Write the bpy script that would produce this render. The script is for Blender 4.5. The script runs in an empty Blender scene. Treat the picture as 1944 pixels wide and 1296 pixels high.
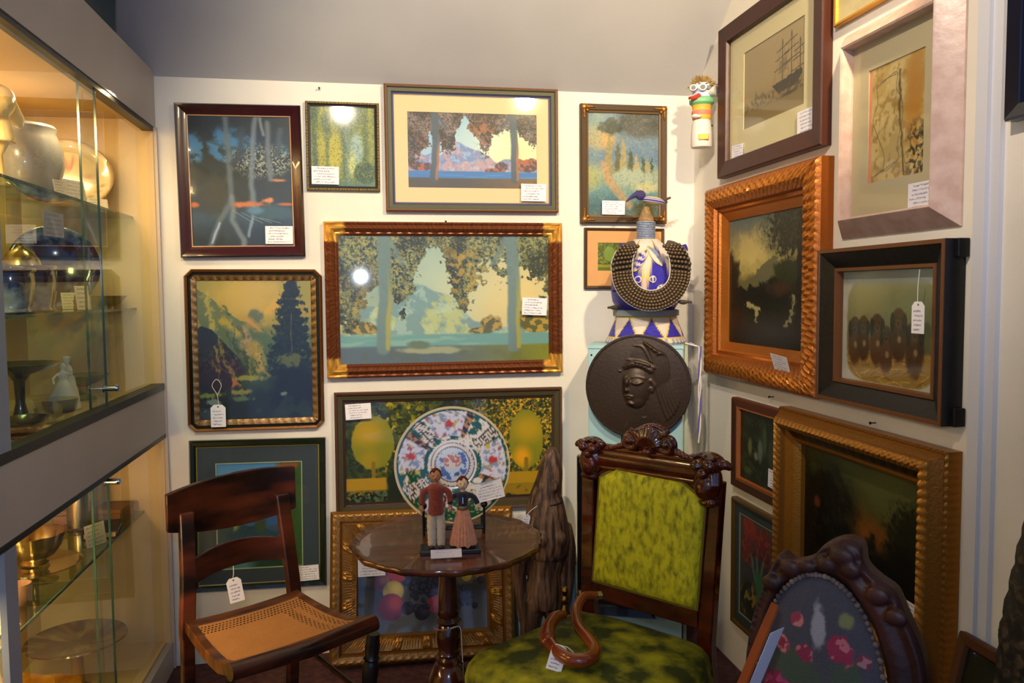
import bpy, math, random
import numpy as np
from mathutils import Vector, Matrix, Euler

# ---------------------------------------------------------------- scene, camera, world, lights, exposure
SC = bpy.context.scene
COL = SC.collection
D = 3.09       # back wall (y)
XR = 1.32      # right wall (x)
XC = -0.75     # cabinet front (x)

cam_d = bpy.data.cameras.new('camera')
cam_d.sensor_width = 36.0
cam_d.lens = 1500.0 * 36.0 / 1944.0
cam_d.clip_start = 0.02
cam = bpy.data.objects.new('camera', cam_d)
COL.objects.link(cam)
_yaw, _pit, _rol = 0.1780, 0.0622, -0.0088
_F = Vector((math.sin(_yaw)*math.cos(_pit), math.cos(_yaw)*math.cos(_pit), -math.sin(_pit)))
_R = Vector((math.cos(_yaw), -math.sin(_yaw), 0))
_U = _R.cross(_F)
_R2 = _R*math.cos(_rol) + _U*math.sin(_rol)
_U2 = -_R*math.sin(_rol) + _U*math.cos(_rol)
cam.matrix_world = Matrix(((_R2.x, _U2.x, -_F.x, 0), (_R2.y, _U2.y, -_F.y, 0), (_R2.z, _U2.z, -_F.z, 1.4), (0, 0, 0, 1)))
SC.camera = cam

SC.view_settings.view_transform = 'Standard'
SC.view_settings.look = 'None'
SC.view_settings.gamma = 1.0
SC.view_settings.use_curve_mapping = False
SC.view_settings.exposure = 0.12

W = bpy.data.worlds.new('world'); SC.world = W; W.use_nodes = True
W.node_tree.nodes['Background'].inputs[0].default_value = (0.27, 0.46, 1.0, 1)
W.node_tree.nodes['Background'].inputs[1].default_value = 0.92

def light(name, kind, loc, energy, color, target=None, size=None, sizey=None, spot=None, blend=0.5):
    l = bpy.data.lights.new(name, kind); l.energy = energy; l.color = color
    if kind == 'AREA':
        l.shape = 'RECTANGLE' if sizey else 'SQUARE'; l.size = size
        if sizey: l.size_y = sizey
    elif size is not None: l.shadow_soft_size = size
    if kind == 'SPOT': l.spot_size = math.radians(spot); l.spot_blend = blend
    o = bpy.data.objects.new(name, l); COL.objects.link(o); o.location = loc
    if target is not None:
        o.rotation_euler = (Vector(target)-Vector(loc)).to_track_quat('-Z', 'Y').to_euler()
    return o

light('ceiling_spot_right', 'SPOT', (1.0, 1.15, 2.62), 132, (1.0, 0.79, 0.48), (0.85, 3.09, 2.0), 0.035, spot=78, blend=0.55)
light('ceiling_spot_left', 'SPOT', (-0.15, 0.75, 2.6), 140, (1.0, 0.88, 0.72), (0.42, 3.09, 1.62), 0.022, spot=66, blend=0.8)
light('ceiling_spot_side', 'SPOT', (0.1, 0.75, 2.7), 95, (1.0, 0.82, 0.62), (1.32, 2.1, 1.85), 0.03, spot=62, blend=0.8)
light('camera_flash', 'POINT', (-0.06, 0.0, 1.53), 19, (0.80, 0.89, 1.0), None, 0.030)
light('cabinet_lamp_top', 'AREA', (-0.98, 1.75, 2.015), 17, (1.0, 0.70, 0.32), (-1.0, 2.3, 0.9), 0.10, 0.3)
light('cabinet_lamp_top_far', 'AREA', (-0.98, 2.6, 2.015), 8, (1.0, 0.72, 0.36), (-1.0, 2.6, 0.9), 0.05, 0.5)
light('cabinet_lamp_low', 'AREA', (-0.98, 2.1, 0.88), 22, (1.0, 0.66, 0.30), (-1.0, 2.3, 0.0), 0.08, 1.0)

# ---------------------------------------------------------------- materials
def lin(c):
    if isinstance(c, str):
        c = c.lstrip('#'); c = [int(c[i:i+2], 16)/255 for i in (0, 2, 4)]
    return [x/12.92 if x <= 0.04045 else ((x+0.055)/1.055)**2.4 for x in c]

MATS = {}
def mat(name, color='#808080', rough=0.5, metal=0.0, color2=None, nscale=8.0, stretch=(1, 1, 1), bump=0.0, bscale=60.0,
        spec=0.5, emit=None, estr=0.0, coat=0.0, sheen=0.0, trans=0.0, vc=False, det=6.0, ramp=(0.35, 0.65), alpha=1.0, coords='Object', ior=1.45):
    if name in MATS: return MATS[name]
    m = bpy.data.materials.new(name); m.use_nodes = True; nt = m.node_tree; N = nt.nodes; L = nt.links
    b = N['Principled BSDF']
    b.inputs['Base Color'].default_value = (*lin(color), 1)
    b.inputs['Roughness'].default_value = rough
    b.inputs['Metallic'].default_value = metal
    b.inputs['Specular IOR Level'].default_value = spec
    b.inputs['Coat Weight'].default_value = coat
    b.inputs['Sheen Weight'].default_value = sheen
    b.inputs['Transmission Weight'].default_value = trans
    b.inputs['IOR'].default_value = ior
    if emit:
        b.inputs['Emission Color'].default_value = (*lin(emit), 1); b.inputs['Emission Strength'].default_value = estr
    tc = N.new('ShaderNodeTexCoord'); mp = N.new('ShaderNodeMapping'); mp.inputs['Scale'].default_value = stretch
    L.new(tc.outputs[coords], mp.inputs['Vector'])
    if vc:
        a = N.new('ShaderNodeAttribute'); a.attribute_name = 'Col'
        L.new(a.outputs['Color'], b.inputs['Base Color'])
    elif color2:
        n = N.new('ShaderNodeTexNoise'); n.inputs['Scale'].default_value = nscale; n.inputs['Detail'].default_value = det
        r = N.new('ShaderNodeValToRGB')
        r.color_ramp.elements[0].position = ramp[0]; r.color_ramp.elements[1].position = ramp[1]
        r.color_ramp.elements[0].color = (*lin(color), 1); r.color_ramp.elements[1].color = (*lin(color2), 1)
        L.new(mp.outputs[0], n.inputs['Vector']); L.new(n.outputs['Fac'], r.inputs['Fac']); L.new(r.outputs[0], b.inputs['Base Color'])
    if bump > 0:
        n2 = N.new('ShaderNodeTexNoise'); n2.inputs['Scale'].default_value = bscale; n2.inputs['Detail'].default_value = 4
        bp = N.new('ShaderNodeBump'); bp.inputs['Strength'].default_value = bump; bp.inputs['Distance'].default_value = 0.004
        L.new(mp.outputs[0], n2.inputs['Vector']); L.new(n2.outputs['Fac'], bp.inputs['Height']); L.new(bp.outputs[0], b.inputs['Normal'])
    MATS[name] = m; return m

def glass_mat(name, tint='#f4fbf6', rough=0.0, base=0.045, amp=0.95, power=5.0):
    if name in MATS: return MATS[name]
    m = bpy.data.materials.new(name); m.use_nodes = True; nt = m.node_tree; N = nt.nodes; L = nt.links
    N.remove(N['Principled BSDF']); out = N['Material Output']
    t = N.new('ShaderNodeBsdfTransparent'); t.inputs[0].default_value = (*lin(tint), 1)
    g = N.new('ShaderNodeBsdfGlossy'); g.inputs['Roughness'].default_value = rough; g.inputs['Color'].default_value = (1, 1, 1, 1)
    lw = N.new('ShaderNodeLayerWeight'); lw.inputs['Blend'].default_value = 0.5
    p = N.new('ShaderNodeMath'); p.operation = 'POWER'; p.inputs[1].default_value = power
    ml = N.new('ShaderNodeMath'); ml.operation = 'MULTIPLY_ADD'; ml.inputs[1].default_value = amp; ml.inputs[2].default_value = base
    mx = N.new('ShaderNodeMixShader')
    L.new(lw.outputs['Facing'], p.inputs[0]); L.new(p.outputs[0], ml.inputs[0]); L.new(ml.outputs[0], mx.inputs[0])
    L.new(t.outputs[0], mx.inputs[1]); L.new(g.outputs[0], mx.inputs[2]); L.new(mx.outputs[0], out.inputs['Surface'])
    MATS[name] = m; return m

# ---------------------------------------------------------------- mesh builder
class MB:
    def __init__(s): s.v = []; s.f = []; s.c = []
    def add(s, verts, faces, col=None):
        o = len(s.v); s.v += [tuple(p) for p in verts]; s.f += [tuple(i+o for i in f) for f in faces]
        if col is not None:
            if isinstance(col, list) and len(col) == len(verts) and not isinstance(col[0], (int, float)): s.c += col
            else: s.c += [tuple(col)]*len(verts)
        return s
    def box(s, x0, x1, y0, y1, z0, z1, M=None, col=None):
        p = [Vector((x, y, z)) for x in (x0, x1) for y in (y0, y1) for z in (z0, z1)]
        if M is not None: p = [M @ q for q in p]
        s.add(p, [(0, 1, 3, 2), (4, 6, 7, 5), (0, 4, 5, 1), (2, 3, 7, 6), (0, 2, 6, 4), (1, 5, 7, 3)], col); return s
    def tube(s, pts, rad, n=12, col=None, sx=1.0, cap=True):
        pts = [Vector(p) for p in pts]; k = len(pts)
        if not isinstance(rad, (list, tuple)): rad = [rad]*k
        t0 = (pts[1]-pts[0]).normalized()
        up = Vector((0, 0, 1)) if abs(t0.z) < 0.9 else Vector((0, 1, 0))
        nrm = t0.cross(up).normalized(); vs = []
        for i, p in enumerate(pts):
            t = (pts[min(i+1, k-1)]-pts[max(i-1, 0)]).normalized()
            nrm = (nrm-t*nrm.dot(t)).normalized(); bn = t.cross(nrm)
            for j in range(n):
                a = 2*math.pi*j/n; vs.append(p+nrm*math.cos(a)*rad[i]*sx+bn*math.sin(a)*rad[i])
        fs = [(i*n+j, i*n+(j+1) % n, (i+1)*n+(j+1) % n, (i+1)*n+j) for i in range(k-1) for j in range(n)]
        if cap: fs += [tuple(range(n-1, -1, -1)), tuple(range((k-1)*n, k*n))]
        s.add(vs, fs, col); return s
    def lathe(s, prof, c=(0, 0, 0), n=32, M=None, col=None, colf=None, ang=2*math.pi):
        # prof: list of (r, z)
        vs = []; cs = []; k = len(prof)
        for i, (r, z) in enumerate(prof):
            for j in range(n):
                a = ang*j/n; p = Vector((r*math.cos(a), r*math.sin(a), z))
                if colf: cs.append(colf(a, i/(k-1), r, z))
                if M is not None: p = M @ p
                vs.append(p+Vector(c))
        fs = [(i*n+j, i*n+(j+1) % n, (i+1)*n+(j+1) % n, (i+1)*n+j) for i in range(k-1) for j in range(n)]
        if prof[0][0] > 1e-6: fs.append(tuple(range(n-1, -1, -1)))
        if prof[-1][0] > 1e-6: fs.append(tuple(range((k-1)*n, k*n)))
        s.add(vs, fs, cs if colf else col); return s
    def ell(s, c, r, n=16, m=10, M=None, col=None):
        if not isinstance(r, (list, tuple)): r = (r, r, r)
        vs = []
        for i in range(m+1):
            a = math.pi*i/m
            for j in range(n):
                b = 2*math.pi*j/n; p = Vector((r[0]*math.sin(a)*math.cos(b), r[1]*math.sin(a)*math.sin(b), -r[2]*math.cos(a)))
                if M is not None: p = M @ p
                vs.append(p+Vector(c))
        fs = [(i*n+j, i*n+(j+1) % n, (i+1)*n+(j+1) % n, (i+1)*n+j) for i in range(m) for j in range(n)]
        s.add(vs, fs, col); return s
    def prism(s, poly, y0, y1, col=None, M=None):
        # polygon in x,z extruded along y
        n = len(poly); vs = [Vector((x, y0, z)) for x, z in poly]+[Vector((x, y1, z)) for x, z in poly]
        if M is not None: vs = [M @ q for q in vs]
        s.add(vs, [tuple(range(n)), tuple(range(2*n-1, n-1, -1))]+[(i, i+n, (i+1) % n+n, (i+1) % n) for i in range(n)], col); return s
    def build(s, name, m, parent=None, smooth=True, ang=40, bevel=0.0, remesh=0.0, sm=0, sub=0, loc=None, rot=None):
        me = bpy.data.meshes.new(name); me.from_pydata(s.v, [], s.f); me.validate(clean_customdata=False)
        if s.c and len(s.c) == len(me.vertices):
            a = me.color_attributes.new('Col', 'FLOAT_COLOR', 'POINT')
            arr = np.ones((len(s.c), 4), dtype=np.float32); arr[:, :3] = np.array([c[:3] for c in s.c]); a.data.foreach_set('color', arr.ravel())
        me.update()
        import bmesh
        bm = bmesh.new(); bm.from_mesh(me); bmesh.ops.recalc_face_normals(bm, faces=bm.faces)
        if smooth and not remesh:
            for f in bm.faces: f.smooth = True
            th = math.radians(ang)
            for e in bm.edges:
                if len(e.link_faces) == 2 and e.calc_face_angle(0) > th: e.smooth = False
        bm.to_mesh(me); bm.free()
        me.materials.append(m)
        o = bpy.data.objects.new(name, me); COL.objects.link(o)
        if parent is not None: o.parent = parent
        if loc is not None: o.location = loc
        if rot is not None: o.rotation_euler = rot
        if remesh:
            r = o.modifiers.new('r', 'REMESH'); r.mode = 'VOXEL'; r.voxel_size = remesh; r.use_smooth_shade = True
            if sm: q = o.modifiers.new('s', 'SMOOTH'); q.iterations = sm; q.factor = 0.5
        if bevel: b = o.modifiers.new('b', 'BEVEL'); b.width = bevel; b.segments = 2; b.limit_method = 'ANGLE'; b.angle_limit = math.radians(50)
        if sub: q = o.modifiers.new('sub', 'SUBSURF'); q.levels = sub; q.render_levels = sub
        return o

def thing(name, label, cat, loc=(0, 0, 0), rz=0.0, group=None, rx=0.0, ry=0.0):
    o = bpy.data.objects.new(name, None); COL.objects.link(o); o.empty_display_size = 0.05
    o.location = loc; o.rotation_euler = (rx, ry, rz); o['label'] = label; o['category'] = cat
    if group: o['group'] = group
    return o
def tag(o, label, cat, group=None):
    o['label'] = label; o['category'] = cat
    if group: o['group'] = group
    return o
def struct(o): o['kind'] = 'structure'; return o
def lab(o, t): o['label'] = t; return o
def RZ(a): return Matrix.Rotation(a, 4, 'Z')
def RX(a): return Matrix.Rotation(a, 4, 'X')
def RY(a): return Matrix.Rotation(a, 4, 'Y')
def T(x, y, z): return Matrix.Translation((x, y, z))
def spline(pts, n):
    P = [Vector(p) for p in pts]; out = []
    for i in range(len(P)-1):
        p0 = P[max(i-1, 0)]; p1 = P[i]; p2 = P[i+1]; p3 = P[min(i+2, len(P)-1)]
        for k in range(n):
            t = k/n; out.append(0.5*((2*p1)+(p2-p0)*t+(2*p0-5*p1+4*p2-p3)*t*t+(3*p1-p0-3*p2+p3)*t**3))
    out.append(P[-1]); return out

# ---------------------------------------------------------------- painter: colours worked out per vertex from shapes and noise
class Pic:
    gam = 1.14
    def __init__(s, w, h, px=0.0011, seed=1, maxn=420, base='#808080'):
        s.w, s.h = w, h
        s.nx = max(8, min(maxn, int(w/px))); s.ny = max(8, min(maxn, int(h/px)))
        s.a = w/h; s.seed = seed
        u = np.linspace(0, 1, s.nx); v = np.linspace(0, 1, s.ny)
        s.U, s.V = np.meshgrid(u, v)
        s.I = np.zeros((s.ny, s.nx, 3)); s.fill(base)
    @staticmethod
    def c(x):
        if isinstance(x, str):
            x = x.lstrip('#'); return np.array([int(x[i:i+2], 16)/255 for i in (0, 2, 4)])
        return np.array(x, float)
    def fill(s, c): s.I[:] = s.c(c); return s
    def noise(s, fx, fy=None, seed=0, octv=4):
        if fy is None: fy = fx/s.a
        out = np.zeros(s.U.shape); amp = 1; tot = 0; iso = 0.45 < fy*s.a/fx < 2.2; U0, V0 = s.U, s.V
        if iso:
            cr_, sr_ = math.cos(0.55), math.sin(0.55); xx = s.U*s.a; yy = s.V; wd = s.a+1.0
            U0 = (xx*cr_+yy*sr_)/wd; V0 = (yy*cr_-xx*sr_+s.a*sr_)/wd; k_ = wd/s.a; fx, fy = fx*k_, fy*wd
        for o in range(octv):
            nx = int(fx*2**o)+2; ny = int(fy*2**o)+2
            if nx > s.nx*2.2 and ny > s.ny*2.2: break
            g = np.random.RandomState(s.seed*97+seed*13+o).rand(ny+1, nx+1)
            X = U0*fx*2**o; Y = V0*fy*2**o
            xi = np.minimum(X.astype(int), nx-1); yi = np.minimum(Y.astype(int), ny-1); fxx = X-xi; fyy = Y-yi
            fxx = fxx*fxx*(3-2*fxx); fyy = fyy*fyy*(3-2*fyy)
            out += amp*((g[yi, xi]*(1-fxx)+g[yi, xi+1]*fxx)*(1-fyy)+(g[yi+1, xi]*(1-fxx)+g[yi+1, xi+1]*fxx)*fyy)
            tot += amp; amp *= 0.55
        return out/tot
    def mix(s, m, c):
        m = np.clip(m, 0, 1)[..., None]; s.I = s.I*(1-m)+(s.c(c) if not isinstance(c, np.ndarray) or c.ndim == 1 else c)*m; return s
    def grad(s, stops, m=None, axis='v', warp=None):
        t = s.V if axis == 'v' else s.U
        if warp is not None: t = t+warp
        xs = [p for p, _ in stops]; cs = np.array([s.c(c) for _, c in stops])
        g = np.stack([np.interp(t, xs, cs[:, k]) for k in range(3)], -1)
        return s.mix(np.ones_like(t) if m is None else m, g)
    def sm(s, x, a, b):
        t = np.clip((x-a)/(b-a), 0, 1); return t*t*(3-2*t)
    def ell(s, cx, cy, rx, ry, soft=0.1, rot=0.0, warp=0):
        dx = (s.U-cx)*s.a; dy = s.V-cy; c, q = math.cos(rot), math.sin(rot)
        x = (dx*c+dy*q)/(rx*s.a); y = (-dx*q+dy*c)/ry
        d = np.sqrt(x*x+y*y)+warp
        return 1-s.sm(d, 1-soft, 1+soft)
    def poly(s, pts, warp=None, soft=0.0):
        U = s.U+(0 if warp is None else warp); V = s.V+(0 if warp is None else warp*0.7)
        ins = np.zeros(U.shape, bool); n = len(pts)
        for i in range(n):
            x1, y1 = pts[i]; x2, y2 = pts[(i+1) % n]
            if y1 == y2: continue
            cnd = ((y1 > V) != (y2 > V)) & (U < (x2-x1)*(V-y1)/(y2-y1)+x1); ins ^= cnd
        return ins.astype(float)
    def stroke(s, pts, w, soft=0.5, warp=None):
        pts = [(p[0], p[1]) for p in pts]; d = np.full(s.U.shape, 9.0)
        U = s.U+(0 if warp is None else warp)
        for (x1, y1), (x2, y2) in zip(pts[:-1], pts[1:]):
            ax, ay = x1*s.a, y1; bx, by = x2*s.a, y2; dx, dy = bx-ax, by-ay; L = dx*dx+dy*dy+1e-12
            t = np.clip(((U*s.a-ax)*dx+(s.V-ay)*dy)/L, 0, 1)
            d = np.minimum(d, np.hypot(U*s.a-ax-t*dx, s.V-ay-t*dy))
        return 1-s.sm(d, w*(1-soft), w*(1+soft))
    def speck(s, m, cols, f=70, th=0.52, seed=0, soft=0.06):
        for k, c in enumerate(cols):
            n = s.noise(f*(1+0.23*k), None, seed+31*k+5, 2)
            s.mix(np.clip(m, 0, 1)*s.sm(n, th, th+soft), c)
        return s
    def scribble(s, x0, x1, y, hgt, seed, c='#2a2a55', w=0.006):
        r = random.Random(seed); pts = []; x = x0
        while x < x1:
            pts.append((x, y+r.uniform(-1, 1)*hgt)); x += (x1-x0)*r.uniform(0.006, 0.024)
            if r.random() < 0.13 and len(pts) > 1:
                s.mix(s.stroke(pts, w)*0.62, c); pts = []; x += (x1-x0)*0.03
        if len(pts) > 1: s.mix(s.stroke(pts, w)*0.62, c)
        return s
    def lincol(s):
        I = np.clip(s.I, 0, 1)**s.gam; return np.where(I <= 0.04045, I/12.92, ((I+0.055)/1.055)**2.4)
    def sample(s, u, v):
        L = s.lincol() if not hasattr(s, '_L') else s._L; s._L = L
        x = int(min(max(u, 0), 1)*(s.nx-1)); y = int(min(max(v, 0), 1)*(s.ny-1)); return tuple(L[y, x])
    def panel(s, name, parent, m, y=-0.001, curve=None, x0=None, z0=None, mask=None, back=0.0):
        # a flat panel facing local -y, centred on the origin (or with its top left at x0,z0)
        x0 = -s.w/2 if x0 is None else x0; z0 = s.h/2 if z0 is None else z0
        X = x0+s.U*s.w; Z = z0-s.V*s.h; Y = np.full(X.shape, y)
        if curve is not None: Y = Y+curve(s.U, s.V)
        co = np.stack([X, Y, Z], -1).reshape(-1, 3)
        idx = np.arange(s.nx*s.ny).reshape(s.ny, s.nx)
        q = np.stack([idx[:-1, :-1], idx[1:, :-1], idx[1:, 1:], idx[:-1, 1:]], -1).reshape(-1, 4)
        if mask is not None:
            mm = mask.reshape(-1) > 0.5; q = q[mm[q].all(1)]
        cols = s.lincol().reshape(-1, 3)
        if back:
            # closed sheet with a real thickness: a ring of side faces and a back
            n0 = len(co); b = [(x0, y+back, z0), (x0+s.w, y+back, z0), (x0+s.w, y+back, z0-s.h), (x0, y+back, z0-s.h)]
            co = np.vstack([co, b]); cols = np.vstack([cols, cols[[0, s.nx-1, -1, -s.nx]]])
            c4 = [0, s.nx-1, s.nx*s.ny-1, s.nx*(s.ny-1)]
            extra = [(n0, n0+1, n0+2, n0+3)]+[(c4[i], c4[(i+1) % 4], n0+(i+1) % 4, n0+i) for i in range(4)]
            q = np.vstack([q, np.array(extra)])
        me = bpy.data.meshes.new(name)
        me.vertices.add(len(co)); me.vertices.foreach_set('co', co.astype(np.float32).ravel())
        me.loops.add(len(q)*4); me.loops.foreach_set('vertex_index', q.astype(np.int32).ravel())
        me.polygons.add(len(q)); me.polygons.foreach_set('loop_start', np.arange(0, len(q)*4, 4, dtype=np.int32))
        me.polygons.foreach_set('use_smooth', np.ones(len(q), bool))
        me.update(calc_edges=True)
        a = me.color_attributes.new('Col', 'FLOAT_COLOR', 'POINT')
        arr = np.ones((len(co), 4), np.float32); arr[:, :3] = cols; a.data.foreach_set('color', arr.ravel())
        me.materials.append(m)
        o = bpy.data.objects.new(name, me); COL.objects.link(o)
        if parent is not None: o.parent = parent
        return o

PAINT = mat('painted surface', rough=0.45, vc=True, spec=0.4)
OILPAINT = mat('varnished oil paint', rough=0.32, vc=True, spec=0.5, bump=0.15, bscale=180)
PAPER = mat('paper', rough=0.75, vc=True, spec=0.2)
PGLASS = glass_mat('picture glass', '#fbfffc', rough=0.055, base=0.034, amp=0.5)
DGLASS = glass_mat('cabinet glass', '#f4f8ee', rough=0.0, base=0.035, amp=0.6, power=4.2)
SGLASS = glass_mat('shelf glass', '#d4e4d2', rough=0.0, base=0.06, amp=0.85, power=4.0)
EGLASS = mat('glass edge', '#2c4a40', rough=0.15, spec=0.8)
CRYST = glass_mat('crystal', '#e9e6da', rough=0.05, base=0.12, amp=0.8, power=2.5)
BLACKM = mat('black iron', '#0c0c0e', rough=0.35, spec=0.6)
BRASS = mat('aged brass', '#8a6a2c', rough=0.32, metal=1.0, bump=0.1, bscale=60)
CHROME = mat('chrome', '#c8ccd4', rough=0.12, metal=1.0)
SILVER = mat('tarnished silver', '#b9a57c', rough=0.22, metal=1.0)
STRING = mat('string', '#d8cfc0', rough=0.8)

# ---------------------------------------------------------------- picture frames
def offset_poly(pts, d):
    n = len(pts); out = []
    for i in range(n):
        p0 = Vector(pts[i-1]); p1 = Vector(pts[i]); p2 = Vector(pts[(i+1) % n])
        e1 = (p1-p0).normalized(); e2 = (p2-p1).normalized()
        n1 = Vector((e1.y, -e1.x)); n2 = Vector((e2.y, -e2.x))   # inward for clockwise order
        k = 1+n1.dot(n2); out.append(p1+(n1+n2)*(d/k))
    return out
def frame_mesh(w, h, prof, step=0.02, disp=None, colf=None, cut=0.0, col='#604020'):
    # prof: [(inset, height)], first and last points at the wall side
    hw, hh = w/2, h/2
    if cut: base = [(-hw+cut, hh), (hw-cut, hh), (hw, hh-cut), (hw, -hh+cut), (hw-cut, -hh), (-hw+cut, -hh), (-hw, -hh+cut), (-hw, hh-cut)]
    else: base = [(-hw, hh), (hw, hh), (hw, -hh), (-hw, -hh)]
    rings = [offset_poly(base, p[0]) for p in prof]; mb = MB(); m = len(prof); n = len(base); c0 = tuple(lin(col))
    for i in range(n):
        L = (Vector(base[(i+1) % n])-Vector(base[i])).length; k = max(1, int(L/step)); vs = []; cs = []
        for a in range(k+1):
            t = a/k
            for j in range(m):
                p = rings[j][i].lerp(rings[j][(i+1) % n], t)
                end = min(t, 1-t)*(rings[j][i]-rings[j][(i+1) % n]).length+prof[j][0]; s_ = t*L
                dd = disp(s_, prof[j][0], L, end, i) if (disp and 0 < j < m-1) else 0.0
                vs.append((p.x, -(prof[j][1]+dd), p.y))
                cs.append(tuple(lin(colf(s_, prof[j][0], L, end, i, dd))) if colf else c0)
        fs = [(a*m+j, (a+1)*m+j, (a+1)*m+j+1, a*m+j+1) for a in range(k) for j in range(m-1)]
        mb.add(vs, fs, cs)
    return mb
def dense(prof, n):
    out = []
    for (a, b), (c, d) in zip(prof[:-1], prof[1:]):
        for k in range(n): out.append((a+(c-a)*k/n, b+(d-b)*k/n))
    out.append(prof[-1]); return out

def picture(label, loc, w, h, prof, fmat, face='back', roll=0.0, tilt=0.0, step=0.05, disp=None, colf=None, cut=0.0,
            col='#604020', art=None, arty=0.008, mat_=None, glass=True, name='framed_picture', artmat=None, lean=None, rz=None, cat='picture', groups=None):
    if rz is None: rz = 0.0 if face == 'back' else -math.pi/2
    r = thing(name, label, cat, loc, rz, ry=roll, rx=tilt, group=groups)
    inset = prof[-1][0]
    frame_mesh(w, h, prof, step, disp, colf, cut, col).build('frame', fmat, r, ang=30)
    iw, ih = w-2*inset, h-2*inset
    MB().box(-iw/2-0.004, iw/2+0.004, -0.004, 0.0, -ih/2-0.004, ih/2+0.004).build('backing_board', mat('backing board', '#6b5238', 0.9), r, smooth=False)
    if art is not None: art(r, iw+0.004, ih+0.004, arty)
    if glass:
        g = arty+0.006
        MB().add([(-iw/2-0.002, -g, -ih/2-0.002), (iw/2+0.002, -g, -ih/2-0.002), (iw/2+0.002, -g, ih/2+0.002), (-iw/2-0.002, -g, ih/2+0.002)], [(0, 1, 2, 3)]).build('glass_pane', PGLASS, r, smooth=False)
    return r

CARD_N = 0
def card(label, M, w, h, seed, color='#e9e6ee', ink='#4a4a68', curl=0.0, lines=6, group='handwritten price cards'):
    p = Pic(w, h, 0.0006, seed, base=color); p.gam = 1.0
    p.mix(p.noise(3, 3, 1, 2)*0.10, '#c9c4c0')
    for i in range(lines):
        y = (i+0.75)/(lines+0.5); r = random.Random(seed*7+i)
        p.scribble(0.06+r.random()*0.16, 0.62+r.random()*0.33, y, 0.034, seed*31+i, ink, 0.011)
    o = p.panel('price_card', None, PAPER, y=-0.0012, curve=(lambda U, V: -curl*(U-0.5)**2*4) if curl else None, back=0.0009)
    o.matrix_world = M
    tag(o, label, 'price card', group); return o
def bk(x, z, off, roll=0.0, tilt=0.0): return T(x, D-off, z) @ RX(tilt) @ RY(roll)
def rt(y, z, off, roll=0.0, tilt=0.0): return T(XR-off, y, z) @ RZ(-math.pi/2) @ RX(tilt) @ RY(roll)
def hangtag(label, top, M, w, h, seed, loop=None):
    # a shaped paper tag with an eyelet and a string; M places the tag (local origin at the tag's top centre, faces -y)
    r = thing('price_tag', label, 'price tag', M.to_translation(), group='string price tags'); r.matrix_world = M
    p = Pic(w, h, 0.0005, seed, base='#eceaf0'); p.gam = 1.0
    for i in range(5):
        p.scribble(0.16+0.05*(i%2), 0.70+0.05*((i*7)%4), 0.3+i*0.145, 0.034, seed*17+i, '#5a5a76', 0.007)
    p.mix(p.ell(0.5, 0.1, 0.06, 0.035, 0.2), '#6b5a50')
    mask = ((np.abs(p.U-0.5) < 0.28+p.V*1.6) & (np.abs(p.U-0.5) < 0.5)).astype(float)
    o = p.panel('tag', r, PAPER, y=-0.0006, x0=-w/2, z0=0.0, mask=mask)
    o.name = 'paper_tag'
    Mi = M.inverted(); pts = [Mi @ Vector(q) for q in top]
    MB().tube(spline(pts, 8) if len(pts) > 2 else pts, 0.0011, 6).build('string', STRING, r)
    return r
# ================================================================ THE ROOM
WALL = mat('wall paint', '#dfd8cc', 0.85, color2='#e8e2d6', nscale=3, bump=0.08, bscale=90)
CEIL = mat('ceiling paint', '#b4b2b4', 0.9, color2='#bdbbbc', nscale=2)
CARPET = mat('carpet', '#3d2226', 0.95, color2='#5a3438', nscale=35, bump=0.5, bscale=200)
struct(MB().box(-1.35, 2.2, -2.6, 3.25, -0.06, 0.0).build('floor', CARPET, smooth=False))
struct(MB().box(-1.35, XR+0.12, D, D+0.1, 0.0, 2.19).build('wall_back', WALL, smooth=False))
struct(MB().box(XR, XR+0.1, -0.9, D, 0.0, 3.1).build('wall_right', WALL, smooth=False))
struct(MB().box(-1.40, -1.30, -2.6, D, 0.0, 3.1).build('wall_left', WALL, smooth=False))
# sloping attic ceiling rising towards the room, then flat
def slab(pts, x0, x1, th):
    mb = MB(); (ya, za), (yb, zb) = pts
    v = [(x, y, z+k) for x in (x0, x1) for (y, z) in ((ya, za), (yb, zb)) for k in (0, th)]
    mb.add(v, [(0, 1, 3, 2), (4, 6, 7, 5), (0, 4, 5, 1), (2, 3, 7, 6), (0, 2, 6, 4), (1, 5, 7, 3)]); return mb
cm = slab(((D+0.12, 2.19-0.096), (1.95, 3.10)), -1.40, XR+0.12, 0.1)
o = slab(((1.95, 3.10), (-2.6, 3.10)), -1.40, 2.2, 0.1)
cm.add(o.v, o.f)
struct(cm.build('ceiling', CEIL, smooth=False))
# door casing on the right wall
TRIM = mat('trim paint', '#cfd0d8', 0.5)
struct(MB().box(XR-0.022, XR, 1.497, 1.530, 0.0, 3.09).box(XR-0.012, XR, 1.470, 1.497, 0.0, 3.09).build('trim_1', TRIM, smooth=False))
# nails and picture hooks left in the walls
NAIL = mat('nail metal', '#2a2420', 0.4, metal=0.8)
def nail(loc, d, label):
    mb = MB(); p = Vector(loc); q = p+Vector(d)*0.016
    mb.tube([p+Vector(d)*-0.001, q], 0.0016, 8); mb.tube([q, q+Vector(d)*0.002], 0.0042, 10)
    tag(mb.build('nail', NAIL), label, 'nail')
nail((-0.168, D, 2.165), (0, -1, 0), 'empty nail high on the back wall near the ceiling, left of centre')
nail((0.297, D, 1.675), (0, -1, 0), 'nail head just above the gilt-cornered wide landscape frame')
nail((XR, 1.88, 1.045), (-1, 0, 0), 'nail above the large carved gilt frame, below the black frame')
nail((XR, 2.42, 1.045), (-1, 0, 0), 'nail above the small dark painting on the right wall')

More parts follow.
